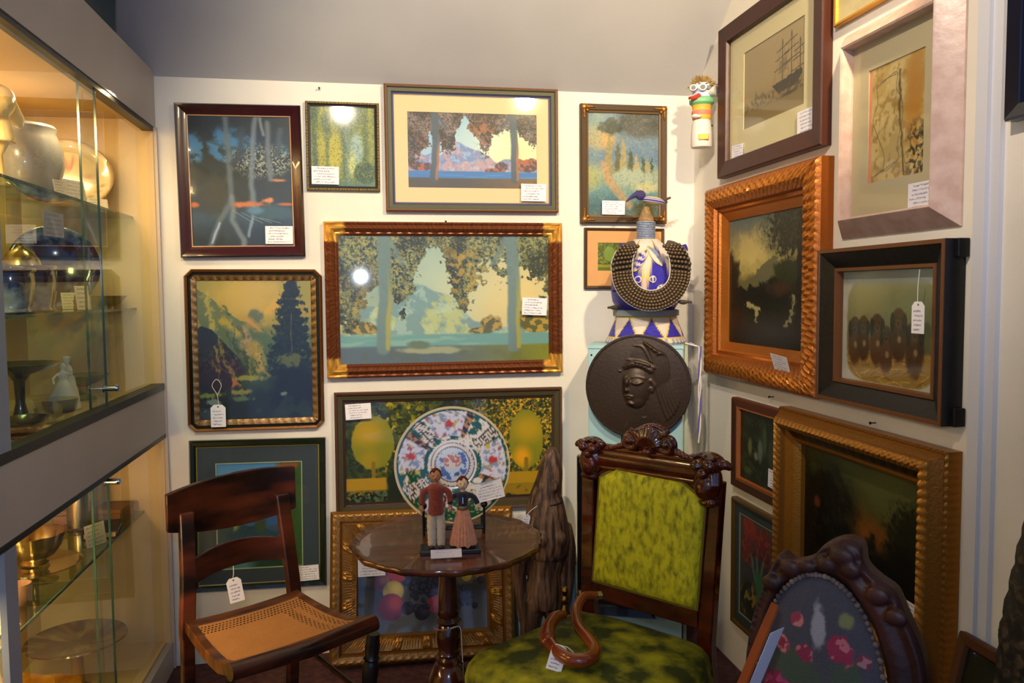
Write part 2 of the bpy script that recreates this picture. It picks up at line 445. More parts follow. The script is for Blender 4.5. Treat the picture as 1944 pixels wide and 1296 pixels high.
# ================================================================ ART ON THE BACK WALL
def art_blue_forest(r, w, h, y):
    p = Pic(w, h, 0.0013, 3, base='#2b3138')
    n = p.noise(5, 6, 1); n2 = p.noise(16, 20, 2)
    p.grad([(0, '#24282e'), (0.2, '#2c3640'), (0.45, '#33383a'), (0.66, '#3c4146'), (0.75, '#43566a'), (1, '#2a3138')], warp=(n-0.5)*0.2)
    for cx, cy, rx, ry in ((0.05, 0.25, 0.09, 0.1), (0.36, 0.22, 0.16, 0.11), (0.55, 0.27, 0.1, 0.08), (0.9, 0.25, 0.06, 0.06)):
        p.mix(p.ell(cx, cy, rx, ry, 0.4, warp=(n2-0.5)*1.2)*0.9, '#4a86b8')
    p.mix(p.sm(n2, 0.52, 0.62)*p.sm(0.5-np.abs(p.V-0.36), 0.3, 0.42)*0.8, '#2e3530')
    p.speck(p.ell(0.72, 0.36, 0.28, 0.12, 0.4, warp=(n-0.5)*1.5)*0.9, ['#767a6a', '#a8aa98', '#20242a'], 60)
    p.mix(p.ell(0.25, 0.6, 0.16, 0.14, 0.4, warp=(n2-0.5))*0.8, '#4c4942')
    w_ = (n-0.5)*0.05
    for pts, wd, c in ((((0.36, 0.0), (0.38, 0.3), (0.4, 0.62), (0.28, 0.8), (0.18, 1.0)), 0.022, '#6c7580'),
                       (((0.66, 0.0), (0.62, 0.2), (0.6, 0.5), (0.6, 0.68)), 0.02, '#7e8894'),
                       (((0.78, 0.05), (0.77, 0.3), (0.8, 0.48)), 0.02, '#7a7e84'),
                       (((0.4, 0.62), (0.4, 0.8), (0.5, 0.95), (0.5, 1.0)), 0.02, '#7c8490'),
                       (((0.52, 0.1), (0.5, 0.28), (0.42, 0.36)), 0.025, '#3e4650'),
                       (((0.7, 0.0), (0.73, 0.14)), 0.012, '#8a8e92'), (((0.9, 0.1), (0.86, 0.3)), 0.02, '#4e565e'),
                       (((0.6, 0.76), (0.55, 0.92)), 0.012, '#8a98ac'), (((0.28, 0.82), (0.2, 0.97)), 0.008, '#a8b8d8')):
        p.mix(p.stroke(pts, wd, 0.8, w_)*0.85, c)
    p.mix(p.ell(0.57, 0.675, 0.15, 0.022, 0.5, warp=(n2-0.5)*1.2), '#c87848'); p.mix(p.ell(0.03, 0.68, 0.05, 0.02, 0.5), '#c87040')
    p.mix(p.ell(0.75, 0.645, 0.07, 0.018, 0.5, rot=-0.2, warp=(n2-0.5)*1.5), '#d08a58'); p.mix(p.ell(0.93, 0.675, 0.08, 0.012, 0.5), '#b8683c')
    p.mix(p.ell(0.86, 0.49, 0.07, 0.012, 0.5, warp=n2-0.5), '#c08050')
    p.mix(p.ell(0.8, 0.74, 0.22, 0.05, 0.4, warp=(n2-0.5))*0.8, '#4a6470'); p.mix(p.ell(0.62, 0.72, 0.08, 0.03, 0.5)*0.7, '#6c94b4')
    for k in range(4): p.mix(p.stroke(((0.4+k*0.09, 0.72+k*0.02), (0.6+k*0.09, 0.82)), 0.004)*0.5, '#8ea0a8')
    p.panel('print', r, PAINT, -y)
def art_green_wood(r, w, h, y):
    p = Pic(w, h, 0.0013, 7, base='#5a6a3a')
    n = p.noise(14, 3, 1); n2 = p.noise(30, 30, 2); n3 = p.noise(7, 7, 3)
    p.grad([(0, '#4a5a44'), (0.5, '#6a7234'), (0.8, '#5c6e3c'), (1, '#5f7660')])
    p.mix(p.sm(n, 0.45, 0.7)*0.9, '#8c9020'); p.mix(p.sm(n, 0.6, 0.8)*0.9, '#b0a41c')
    for x, c in ((0.06, '#44543e'), (0.53, '#4e5c4c'), (0.56, '#7c8c84'), (0.68, '#6a7638'), (0.82, '#5c6a30'), (0.93, '#a09c38')):
        p.mix(p.stroke(((x, 0), (x+0.01, 0.95)), 0.035, 0.7, (n3-0.5)*0.05)*0.8, c)
    p.mix(p.ell(0.38, 0.6, 0.1, 0.32, 0.3, warp=(n2-0.5)*0.6), '#c0ae14'); p.mix(p.ell(0.17, 0.6, 0.06, 0.3, 0.4, warp=(n2-0.5)*0.8), '#b4a418')
    p.mix(p.ell(0.71, 0.52, 0.1, 0.2, 0.35), '#a0b4bc'); p.mix(p.ell(0.64, 0.72, 0.06, 0.14, 0.6), '#c8cc90')
    p.mix(p.ell(0.84, 0.83, 0.17, 0.14, 0.15, warp=(n2-0.5)*0.3), '#3c5030'); p.speck(np.ones_like(p.U)*0.35, ['#d0c848', '#2e3c28', '#90a060'], 55, 0.58)
    p.mix(p.sm(p.V, 0.88, 1)*0.7, '#5c7c70')
    p.panel('print', r, PAINT, -y)
def lakescape(p, pal):
    n = p.noise(5, 4, 1); n2 = p.noise(18, 14, 2); n3 = p.noise(40, 30, 3, 3)
    sk, gl, mt, wa, gr, fo, sp = pal['sky'], pal['glow'], pal['mount'], pal['water'], pal['ground'], pal['leaf'], pal['specks']
    p.grad([(0, sk), (0.3, sk), (0.75, pal['haze']), (1, gr)])
    p.mix(p.ell(0.78, 0.48, 0.34, 0.36, 0.8, warp=(n-0.5)*0.5)*0.95, gl)
    p.mix(p.ell(0.5, 0.4, 0.22, 0.3, 0.8, warp=(n-0.5)*0.9)*0.5, pal['cloud'])
    ridge = 0.52+0.3*(p.noise(4, 1, 9, 3)-0.5)*1.6-0.14*np.exp(-((p.U-0.38)/0.16)**2)+0.16*p.sm(p.U, 0.55, 0.72)
    m = p.sm(p.V-ridge, 0, 0.02)
    p.mix(m*0.85, mt); p.mix(m*p.sm(p.noise(12, 9, 61, 5)+(p.V-0.6)*0.25, 0.46, 0.60)*0.8, pal['mlight']); p.mix(m*p.sm(p.noise(24, 16, 62, 4), 0.52, 0.66)*0.5, pal['cloud']); p.mix(m*p.sm(p.noise(30, 20, 63, 4), 0.56, 0.68)*0.4, mt)
    for cx, cy, rx, ry in ((0.72, 0.7, 0.05, 0.06), (0.93, 0.68, 0.1, 0.09), (0.66, 0.76, 0.07, 0.03), (0.1, 0.72, 0.08, 0.05)):
        k = p.ell(cx, cy, rx, ry, 0.15, warp=(n2-0.5)*0.9); p.mix(k, pal['rock']); p.mix(k*p.sm(n3, 0.5, 0.6)*0.8, pal['rlight'])
    sh = p.sm(p.V, 0.765, 0.785); p.mix(sh, wa); p.mix(sh*p.sm(p.noise(6, 40, 11), 0.5, 0.7)*0.4, pal['wlight'])
    g = p.sm(p.V+(n-0.5)*0.01, 0.855, 0.88); p.grad([(0, gr), (0.45, gr), (1, pal['gright'])], g, 'u'); p.mix(g*p.sm(n2, 0.5, 0.7)*0.3, pal['rock'])
    return n, n2, n3
def canopy(p, pal, n, n2, n3):
    # overhanging boughs from the top and left edges, with plain tree trunks
    edge = 0.2+0.22*(p.noise(5, 2, 21, 3)-0.3)+0.42*np.exp(-((p.U-0.04)/0.13)**2)+0.32*np.exp(-((p.U-0.30)/0.075)**2)+0.24*np.exp(-((p.U-0.58)/0.08)**2)-0.2*np.exp(-((p.U-0.43)/0.06)**2)+0.2*np.exp(-((p.U-0.97)/0.08)**2)
    lf1 = p.noise(60, None, 51, 2); lf2 = p.noise(95, None, 52, 2); lf3 = p.noise(130, None, 53, 1)
    k = 1-p.sm(p.V-edge+(n2-0.5)*0.3+(lf1-0.5)*0.22, -0.02, 0.015)
    p.mix(k*0.97, pal['leaf']); p.speck(k*0.9, pal['specks'], 90, 0.54, soft=0.10)
    lump = p.sm(p.noise(9, None, 54, 3), 0.38, 0.62)
    p.mix(k*(1-lump)*0.65, hexmix(pal['leaf'], '#101410', 0.45))
    p.mix(k*lump*p.sm(lf2, 0.56, 0.66)*0.75, hexmix(pal['specks'][1], '#ffffff', 0.12)); p.mix(k*p.sm(lf3, 0.66, 0.75)*0.5, pal['gold'])
    p.mix(k*p.ell(0.56, 0.30, 0.12, 0.22, 0.7)*p.sm(n3, 0.45, 0.6)*0.75, pal['gold']); p.mix(k*p.ell(0.12, 0.5, 0.08, 0.22, 0.7)*p.sm(n3, 0.5, 0.6)*0.5, pal['gold'])
def trunkbands(p, pal):
    wob = (p.noise(2, 6, 41)-0.5)*0.02
    for x0, x1, wd in ((0.205, 0.195, 0.05), (0.815, 0.825, 0.05)):
        pts = ((x0, -0.05), (x0+0.01, 0.4), (x1, 0.88))
        p.mix(p.stroke(pts, wd, 0.25, wob)*0.95, pal['trunk'])
        p.mix(p.stroke([(a+0.022, b) for a, b in pts], wd*0.35, 0.6, wob)*0.8*p.sm(p.V, 0.2, 0.6), pal['tlight'])
        p.mix(p.stroke(((x0, -0.05), (x0+0.09*(1 if x0 < 0.5 else -1), 0.22)), 0.02, 0.4, wob)*0.7, pal['trunk'])
PAL_DAY = dict(sky='#8fa6a8', glow='#e0c890', haze='#a8b090', cloud='#b8ccc4', mount='#7c98a0', mlight='#c4c488', water='#78a0a0', wlight='#a4c0b0',
               ground='#64707a', gright='#8a8a34', leaf='#4c5446', specks=['#7c8458', '#9c9c60', '#6c7a78', '#343c34'], gold='#c0a048', rock='#6a6840', rlight='#c8a450', trunk='#75888a', tlight='#b0a450')
PAL_BLUE = dict(sky='#98b8d4', glow='#ece8b0', haze='#b4c4d8', cloud='#b4cce4', mount='#7886ba', mlight='#c8a0a4', water='#4e7ebc', wlight='#6c9cd0',
                ground='#5e5650', gright='#8a6a44', leaf='#4c4644', specks=['#8c7468', '#6c7488', '#a07860', '#343238'], gold='#c07c54', rock='#60505a', rlight='#c8704c', trunk='#56606e', tlight='#b87850')
def art_gold_lake(r, w, h, y):
    p = Pic(w, h, 0.0018, 11, maxn=520); n = lakescape(p, PAL_DAY); canopy(p, PAL_DAY, *n); trunkbands(p, PAL_DAY)
    p.mix(p.ell(0.42, 0.9, 0.16, 0.03, 0.3, warp=(n[1]-0.5)*0.8)*0.9, '#a8a888'); p.mix(p.ell(0.37, 0.86, 0.05, 0.03, 0.4, warp=(n[1]-0.5)), '#6e7c68')
    p.panel('print', r, PAINT, -y)
def mat_board(r, w, h, y, l, t, rr, b, col, line=None):
    m = mat('mat board '+col, col, 0.85)
    p = MB(); x0, x1, z0, z1 = -w/2, w/2, -h/2, h/2
    p.box(x0, x0+l, -y-0.003, -0.001, z0, z1); p.box(x1-rr, x1, -y-0.003, -0.001, z0, z1)
    p.box(x0+l, x1-rr, -y-0.003, -0.001, z1-t, z1); p.box(x0+l, x1-rr, -y-0.003, -0.001, z0, z0+b)
    p.build('mat_board', m, r, smooth=False)
    if line:
        lm = mat('mat bevel '+line, line, 0.7); q = MB(); e = 0.0035; xa, xb, za, zb = x0+l, x1-rr, z0+b, z1-t
        q.box(xa, xa+e, -y-0.0035, -0.001, za, zb).box(xb-e, xb, -y-0.0035, -0.001, za, zb).box(xa+e, xb-e, -y-0.0035, -0.001, zb-e, zb).box(xa+e, xb-e, -y-0.0035, -0.001, za, za+e)
        q.build('mat_bevel', lm, r, smooth=False)
    return w-l-rr, h-t-b, (l-rr)/2, (b-t)/2
def art_purple_lake(r, w, h, y):
    iw, ih, cx, cz = mat_board(r, w, h, y, 0.052, 0.064, 0.048, 0.058, '#e6c69c')
    p = Pic(iw, ih, 0.0015, 12, maxn=420); n = lakescape(p, PAL_BLUE); canopy(p, PAL_BLUE, *n); trunkbands(p, PAL_BLUE)
    o = p.panel('print', r, PAINT, -y); o.location = (cx, 0, cz)
def art_mountain(r, w, h, y):
    p = Pic(w, h, 0.0014, 15, maxn=420, base='#9a8c48')
    n = p.noise(5, 6, 1); n2 = p.noise(14, 14, 2); n3 = p.noise(36, 36, 3, 3)
    p.grad([(0, '#948c4c'), (0.25, '#a08c44'), (0.5, '#5c6c48'), (0.8, '#2c3e34'), (1, '#1a242c')], warp=(n-0.5)*0.25)
    p.mix(p.ell(0.42, 0.12, 0.28, 0.16, 0.7, warp=(n-0.5)), '#bca054')
    p.mix(p.poly(((0, 0.06), (0.12, 0.12), (0.22, 0.2), (0.36, 0.28), (0.5, 0.4), (0.6, 0.6), (0, 0.6)), (n2-0.5)*0.16)*0.8, '#5a6c58')
    p.mix(p.ell(0.52, 0.25, 0.07, 0.05, 0.3, warp=(n2-0.5)*1.2)*0.85, '#5e685a')
    p.mix(p.poly(((0.36, 0.28), (0.56, 0.34), (0.66, 0.42), (0.62, 0.64), (0.4, 0.66)), (n2-0.5)*0.14)*0.7, '#50664e')
    for pts, wd, c in ((((0.08, 0.1), (0.14, 0.34)), 0.02, '#b8a450'), (((0.22, 0.28), (0.34, 0.38)), 0.025, '#b49c44'), (((0.42, 0.28), (0.54, 0.35)), 0.02, '#c09040'),
                       (((0.62, 0.22), (0.72, 0.16)), 0.04, '#c8a048'), (((0.41, 0.35), (0.44, 0.52)), 0.03, '#b09068'), (((0.5, 0.46), (0.54, 0.64)), 0.03, '#b09440'), (((0.6, 0.3), (0.75, 0.25)), 0.03, '#a89440')):
        p.mix(p.stroke(pts, wd, 0.9, (n3-0.5)*0.1)*0.85, c)
    p.mix(p.poly(((0, 0.3), (0.14, 0.36), (0.24, 0.46), (0.36, 0.56), (0.3, 0.78), (0, 0.84)), (n2-0.5)*0.14), '#232c3a')
    p.mix(p.ell(0.2, 0.66, 0.2, 0.13, 0.15, warp=(n2-0.5)*0.5), '#332c40'); p.speck(p.ell(0.22, 0.58, 0.2, 0.1, 0.5)*0.5, ['#806058', '#4a3c50'], 50, 0.58)
    p.mix(p.poly(((0.3, 0.7), (0.38, 0.76), (0.27, 0.84)), (n2-0.5)*0.05), '#a86c48')
    # dark fir on the right
    tree = np.zeros_like(p.U)
    for k in range(11):
        yy = 0.02+k*0.062; hw = 0.07+0.017*k; tree = np.maximum(tree, p.ell(0.82+0.01*math.sin(k*2), yy+0.02, hw, 0.042, 0.2, warp=(n3-0.5)*1.1))
    p.mix(tree, '#1c2a30'); p.speck(tree*0.6, ['#2c4038', '#10181e'], 60, 0.55)
    p.mix(p.stroke(((0.82, 0.24), (0.815, 0.36), (0.82, 0.52)), 0.003, 0.8, (n3-0.5)*0.02)*0.5, '#a88c58')
    low = p.sm(p.V+(n2-0.5)*0.16, 0.76, 0.84); p.mix(low, '#222c30')
    p.mix(p.ell(0.85, 0.8, 0.2, 0.18, 0.3, warp=(n2-0.5)*0.7), '#18202c')
    p.mix(p.ell(0.8, 0.57, 0.09, 0.045, 0.4, warp=(n3-0.5)*2.0)*0.8, '#6c7044')
    for cx, cy, rx, ry, c in ((0.1, 0.82, 0.12, 0.02, '#7c8848'), (0.45, 0.7, 0.14, 0.02, '#8c8c44'), (0.35, 0.8, 0.09, 0.02, '#8a8440'), (0.12, 0.87, 0.06, 0.02, '#7c8c84'), (0.38, 0.85, 0.08, 0.018, '#5c7054'), (0.74, 0.82, 0.03, 0.015, '#788484'), (0.1, 0.95, 0.14, 0.03, '#3c4c54')):
        p.mix(p.ell(cx, cy, rx, ry, 0.4, warp=(n3-0.5)*1.6), c)
    p.mix(low*p.sm(n2, 0.55, 0.65)*0.4, '#3c5040')
    for k in range(26):
        r_ = random.Random(k); x = r_.uniform(0.05, 0.6); yy = r_.uniform(0.1, 0.66); p.mix(p.stroke(((x, yy), (x+r_.uniform(0.01, 0.06), yy+r_.uniform(0.05, 0.14))), r_.uniform(0.004, 0.014), 0.9, (n3-0.5)*0.06)*0.55, r_.choice(['#b49c48', '#8c8c48', '#34483c', '#c0a050', '#28383c']))
    p.panel('print', r, PAINT, -y)
def art_garden(r, w, h, y):
    # a plain ochre and green garden: clipped round bushes, a wall and yellow flowers
    p = Pic(w, h, 0.0018, 19, maxn=500, base='#28302c')
    n = p.noise(6, 4, 1); n2 = p.noise(16, 12, 2); n3 = p.noise(44, 30, 3, 3)
    p.mix(p.sm(n, 0.45, 0.6)*0.8, '#3c4a2a'); p.mix(p.sm(p.U, 0.55, 0.75)*0.6, '#586030')
    p.speck(p.ell(0.25, 0.3, 0.16, 0.5, 0.6, warp=(n2-0.5)*1.5), ['#8c8420', '#b09c28', '#4c5424'], 30, 0.5)
    p.speck(p.sm(p.U, 0.45, 0.8)*p.sm(-p.V, -0.85, -0.6), ['#8c8a28', '#c09428', '#343e20', '#d8a430'], 70, 0.55)
    p.speck(np.ones_like(p.U)*0.5, ['#56602c', '#1c2624'], 60, 0.58)
    for cx, cy, rx, ry, gx in ((0.13, 0.4, 0.1, 0.26, 0.1), (0.87, 0.42, 0.085, 0.3, 0.88)):
        k = p.ell(cx, cy, rx, ry, 0.04, warp=(n3-0.5)*0.12); p.mix(k, '#8c8826'); p.mix(k*p.ell(gx, cy-0.1, 0.07, 0.12, 0.7), '#b8981e'); p.mix(k*p.ell(cx-0.02, cy+0.18, 0.04, 0.1, 0.7)*(1 if cx > 0.5 else 0.3), '#e0a018')
        p.mix(p.stroke(((cx, cy+0.2), (cx, 0.78)), 0.02, 0.4), '#8c7424')
    p.mix(p.sm(p.V, 0.735, 0.75)*p.sm(-p.V, -0.87, -0.855), '#b48e24')
    p.mix(p.sm(p.V, 0.855, 0.87)*0.9, '#a88424'); p.speck(p.sm(p.V, 0.86, 0.9)*p.sm(n, 0.45, 0.55), ['#3c5030', '#566c50', '#242e24'], 55, 0.45)
    p.mix(p.ell(0.24, 0.85, 0.05, 0.2, 0.2, warp=(n2-0.5)), '#26301c'); p.mix(p.sm(p.V, 0.97, 0.98), '#3c2c18')
    p.panel('print', r, PAINT, -y)
def art_valley(r, w, h, y):
    iw, ih, cx, cz = mat_board(r, w, h, y, 0.066, 0.062, 0.062, 0.055, '#343e4c', '#98a888')
    p = Pic(iw, ih, 0.0016, 23, base='#3c5c34'); n = p.noise(5, 5, 1); n2 = p.noise(20, 20, 2)
    p.grad([(0, '#4c86c0'), (0.2, '#6c9cc8'), (0.38, '#a8b4c8'), (0.52, '#8c9cb0'), (0.6, '#3c5c7c'), (0.8, '#284450'), (1, '#2c4c40')])
    p.mix(p.poly(((0.3, 0.6), (0.45, 0.5), (0.6, 0.44), (0.7, 0.42), (0.78, 0.6)), (n2-0.5)*0.05), '#3c64a0')
    p.mix(p.poly(((0, 0.45), (0.14, 0.52), (0.3, 0.58), (0.5, 0.62), (0.7, 0.66), (0.7, 0.8), (0, 0.82)), (n2-0.5)*0.1), '#2c4a5c')
    p.mix(p.ell(0.22, 0.52, 0.06, 0.09, 0.4, warp=(n2-0.5)), '#8c9450'); p.mix(p.ell(0.5, 0.6, 0.07, 0.06, 0.3, warp=(n2-0.5)), '#3e5240')
    p.mix(p.sm(p.U+(n2-0.5)*0.08, 0.72, 0.78), '#3c5c30'); p.mix(p.sm(p.U, 0.9, 1.0)*p.sm(n, 0.4, 0.6)*0.6, '#587c3c')
    p.mix(p.ell(0.85, 0.02, 0.12, 0.06, 0.3, warp=(n2-0.5)), '#88582c'); p.mix(p.sm(p.V, 0.86, 0.9)*p.sm(-p.U, -0.5, -0.3)*0.7, '#6c98b4')
    o = p.panel('print', r, PAINT, -y); o.location = (cx, 0, cz)
def art_crags(r, w, h, y):
    p = Pic(w, h, 0.0014, 27, base='#7890a0'); n = p.noise(5, 6, 1); n2 = p.noise(16, 20, 2); n3 = p.noise(40, 40, 3, 3)
    p.grad([(0, '#6c88a0'), (0.2, '#8090a0'), (0.45, '#6c84a0'), (0.62, '#a0a890'), (0.75, '#6c9098'), (0.9, '#50707c'), (1, '#5c7270')], warp=(n-0.5)*0.2)
    p.mix(p.ell(0.75, 0.1, 0.35, 0.14, 0.3, warp=(n-0.5)*0.4), '#5c5a58'); p.mix(p.ell(0.2, 0.25, 0.2, 0.1, 0.6, warp=n-0.5), '#c8a06c')
    p.mix(p.ell(0.1, 0.1, 0.1, 0.3, 0.8)*0.6, '#98a898'); p.mix(p.ell(0.32, 0.14, 0.13, 0.07, 0.3, warp=(n2-0.5)*1.5), '#3c423a')
    for cx, top, wd, c in ((0.3, 0.22, 0.07, '#a08c5c'), (0.42, 0.28, 0.05, '#6c6444'), (0.5, 0.24, 0.06, '#b09c6c'), (0.6, 0.34, 0.05, '#585840'), (0.68, 0.38, 0.05, '#b8a070'), (0.78, 0.42, 0.05, '#50563c'), (0.84, 0.42, 0.05, '#a89870'), (0.9, 0.4, 0.03, '#44503c')):
        p.mix(p.poly(((cx-wd, 0.66), (cx-wd*0.4, top+0.05), (cx, top), (cx+wd*0.5, top+0.06), (cx+wd, 0.66)), (n3-0.5)*0.06)*0.9, c)
    p.mix(p.ell(0.62, 0.62, 0.34, 0.08, 0.4, warp=(n2-0.5)), '#a8b0a0'); p.mix(p.ell(0.8, 0.72, 0.2, 0.05, 0.5, warp=(n2-0.5)), '#c0b890')
    p.mix(p.ell(0.05, 0.62, 0.14, 0.1, 0.6, warp=n-0.5), '#a8a878')
    p.mix(p.stroke(((0.22, 0.5), (0.3, 0.66), (0.46, 0.8), (0.6, 0.9)), 0.035, 0.7, (n2-0.5)*0.06)*0.8, '#c49870')
    p.mix(p.ell(0.8, 0.93, 0.18, 0.08, 0.4, warp=(n2-0.5)), '#4a4c34'); p.speck(np.ones_like(p.U)*0.2, ['#c8b888', '#405868'], 50, 0.6)
    p.panel('print', r, PAINT, -y)
def art_small_garden(r, w, h, y):
    iw, ih, cx, cz = mat_board(r, w, h, y, 0.045, 0.048, 0.05, 0.062, '#d89c68')
    p = Pic(iw, ih, 0.0016, 29, base='#54602c'); n = p.noise(8, 5, 1); n3 = p.noise(26, 18, 3)
    p.mix(p.sm(n, 0.45, 0.6), '#78802c'); p.speck(np.ones_like(p.U)*0.8, ['#a09a30', '#344020', '#6c7a3c'], 36, 0.52)
    p.mix(p.ell(0.22, 0.4, 0.11, 0.28, 0.08, warp=(n3-0.5)*0.3), '#7c9040'); p.mix(p.ell(0.78, 0.42, 0.1, 0.28, 0.1, warp=(n3-0.5)*0.3), '#8c9838')
    p.mix(p.sm(p.V, 0.76, 0.8)*0.9, '#9a9030'); p.mix(p.sm(p.V, 0.86, 0.9)*0.8, '#586828')
    o = p.panel('print', r, PAINT, -y); o.location = (cx, 0, cz)
def art_fruit(r, w, h, y):
    p = Pic(w, h, 0.0013, 33, base='#4a4c44'); n = p.noise(6, 6, 1); n2 = p.noise(20, 20, 2); n3 = p.noise(40, 40, 5, 3)
    p.grad([(0, '#6a6c4c'), (0.35, '#5c5c48'), (0.6, '#46464a'), (0.8, '#5c5c62'), (1, '#686a72')])
    p.mix(p.sm(n, 0.45, 0.6)*p.ell(0.5, 0.5, 0.45, 0.35, 0.5)*0.8, '#262430')
    hoop = p.ell(0.5, 0.42, 0.3, 0.42, 0.03)*(1-p.ell(0.5, 0.42, 0.27, 0.39, 0.03)); p.mix(hoop*0.8*p.sm(-p.V, -0.55, -0.45), '#5c4c2c')
    def fruit(cx, cy, rx, c1, c2, ry=None):
        k = p.ell(cx, cy, rx, ry or rx*p.a, 0.08); p.mix(k, c1); p.mix(k*p.ell(cx+rx*0.35, cy-rx*0.4, rx*0.6, rx*0.6*p.a, 0.7), c2)
    for a in ((0.1, 0.33, 0.07, '#2c2834', '#44404c'), (0.18, 0.28, 0.06, '#8a5c34', '#a87844'), (0.18, 0.47, 0.07, '#5c2c2c', '#9c6c44'), (0.31, 0.35, 0.09, '#a83420', '#d0a040'), (0.46, 0.22, 0.08, '#6c1c24', '#8c2c30'),
              (0.54, 0.33, 0.07, '#8c8a34', '#b8ac48'), (0.27, 0.57, 0.08, '#a08c34', '#c8b048'), (0.25, 0.73, 0.1, '#6c1c1c', '#a03c2c'), (0.49, 0.8, 0.06, '#241c2c', '#44384c'), (0.38, 0.75, 0.05, '#2c2434', '#3c3444'),
              (0.6, 0.72, 0.07, '#8c2c28', '#b04838'), (0.84, 0.45, 0.04, '#8c7c34', '#a89444'), (0.94, 0.42, 0.04, '#8c5c30', '#b0783c'), (0.56, 0.58, 0.05, '#3c2028', '#5c3038'), (0.95, 0.5, 0.03, '#2c2430', '#3c3440'), (0.9, 0.76, 0.025, '#1c1820', '#302c34')):
        fruit(*a)
    r_ = random.Random(5)
    for k in range(60):
        fruit(0.47+r_.gauss(0, 0.06), 0.52+r_.gauss(0, 0.1), 0.022, '#1e1e30', '#3a3c54')
    for k in range(24): fruit(0.8+r_.gauss(0, 0.04), 0.66+r_.gauss(0, 0.05), 0.018, '#241c2c', '#403a50')
    p.mix(p.poly(((0.8, 0.12), (0.92, 0.12), (0.9, 0.26), (0.82, 0.26)))*0.5, '#847c84'); p.mix(p.poly(((0.81, 0.18), (0.915, 0.18), (0.9, 0.27), (0.82, 0.27)))*0.9, '#2c1c2c')
    p.mix(p.ell(0.85, 0.33, 0.08, 0.07, 0.3, warp=(n2-0.5)), '#201c28')
    p.panel('print', r, PAINT, -y)

FINISH = mat('lacquered frame wood', rough=0.25, vc=True, spec=0.6, coat=0.3)
MATTEF = mat('worn frame paint', rough=0.5, vc=True, spec=0.4, bump=0.2, bscale=120)
GILT = mat('gilded frame', rough=0.34, vc=True, metal=0.62, bump=0.25, bscale=140)

def pc(c, c2, t): return [a*(1-t)+b*t for a, b in zip(Pic.c(c), Pic.c(c2))]
def hexmix(c, c2, t):
    v = pc(c, c2, min(max(t, 0), 1)); return '#%02x%02x%02x' % tuple(int(x*255) for x in v)

# A: mahogany scoop frame, blue forest
picture('dark mahogany framed print of a blue-grey forest with tall pale trunks, top left', (-0.456, D-0.001, 1.817), 0.442, 0.556,
        dense([(0, 0), (0, 0.024), (0.004, 0.03), (0.010, 0.028), (0.024, 0.018), (0.038, 0.012), (0.0385, 0.014), (0.042, 0.013), (0.042, 0.004)], 1), FINISH, roll=math.radians(-0.6), step=0.2,
        colf=lambda s, t, L, e, i, d: '#c09060' if t > 0.038 else ('#1a0c0c' if t < 0.006 else '#371218'), art=art_blue_forest)
# B: small bronze beaded frame
picture('small bronze-edged framed print of yellow-green woodland, second from left in the top row', (-0.086, D-0.001, 1.952), 0.271, 0.329,
        [(0, 0), (0, 0.014), (0.003, 0.019), (0.008, 0.019), (0.010, 0.013), (0.018, 0.010), (0.018, 0.004)], MATTEF, roll=math.radians(0.2), step=0.004,
        disp=lambda s, t, L, e, i: 0.0025*abs(math.sin(s*math.pi/0.011)) if t < 0.009 else 0, colf=lambda s, t, L, e, i, d: hexmix('#4a3a20', '#8a7440', d/0.0025) if t < 0.009 else '#241c1a', art=art_green_wood)
# C: olive and blue frame with cream mat
picture('olive and blue framed print with wide cream mat, purple lake scene, touching the ceiling', (0.406, D-0.001, 1.951), 0.673, 0.478,
        [(0, 0), (0, 0.024), (0.005, 0.03), (0.010, 0.028), (0.013, 0.020), (0.026, 0.022), (0.029, 0.016), (0.034, 0.014), (0.037, 0.014), (0.037, 0.004)], MATTEF, roll=math.radians(-0.1), step=0.012,
        disp=lambda s, t, L, e, i: 0.0012*math.sin(s*260) if t < 0.006 or 0.03 < t < 0.036 else 0,
        colf=lambda s, t, L, e, i, d: '#7a4c34' if t < 0.006 else ('#5c5a44' if t < 0.028 else ('#343a64' if t < 0.036 else '#b09468')), art=art_purple_lake)
# D: large brown ribbed frame with gilt corners
def dcol(s, t, L, e, i, d):
    return hexmix('#c48a38', '#f0c468', (math.sin(s*70+t*300)+1)/2) if e < (0.075 if L > 0.7 else 0.075) else hexmix('#68381f', '#8a5234', (math.sin(s*400)+math.sin(s*731+t*2000))/4+0.5)
picture('largest print, green lake and leafy boughs, in brown ribbed frame with gold corners', (0.296, D-0.001, 1.375), 0.919, 0.593,
        dense([(0, 0), (0, 0.026), (0.006, 0.03), (0.012, 0.026), (0.016, 0.03), (0.026, 0.037), (0.036, 0.028), (0.039, 0.020), (0.044, 0.022), (0.049, 0.016), (0.052, 0.012), (0.052, 0.004)], 1), GILT, step=0.006,
        disp=lambda s, t, L, e, i: 0.0008*math.sin(s*900+t*400), colf=dcol, art=art_gold_lake)
# E: octagonal-cornered frame
picture('bronze frame with clipped corners holding a gold sky, dark fir and mountain print', (-0.423, D-0.001, 1.192), 0.494, 0.604,
        [(0, 0), (0, 0.016), (0.005, 0.024), (0.012, 0.020), (0.014, 0.010), (0.021, 0.010), (0.023, 0.014), (0.040, 0.011), (0.043, 0.009), (0.043, 0.004)], GILT, roll=math.radians(0.3), step=0.007, cut=0.026,
        disp=lambda s, t, L, e, i: 0.0014*math.sin(s*700+math.sin(t*900)*3) if t > 0.023 else 0,
        colf=lambda s, t, L, e, i, d: '#744820' if t < 0.013 else ('#141c12' if t < 0.022 else hexmix('#5c4024', '#a07c48', d/0.0028+0.5)), art=art_mountain)
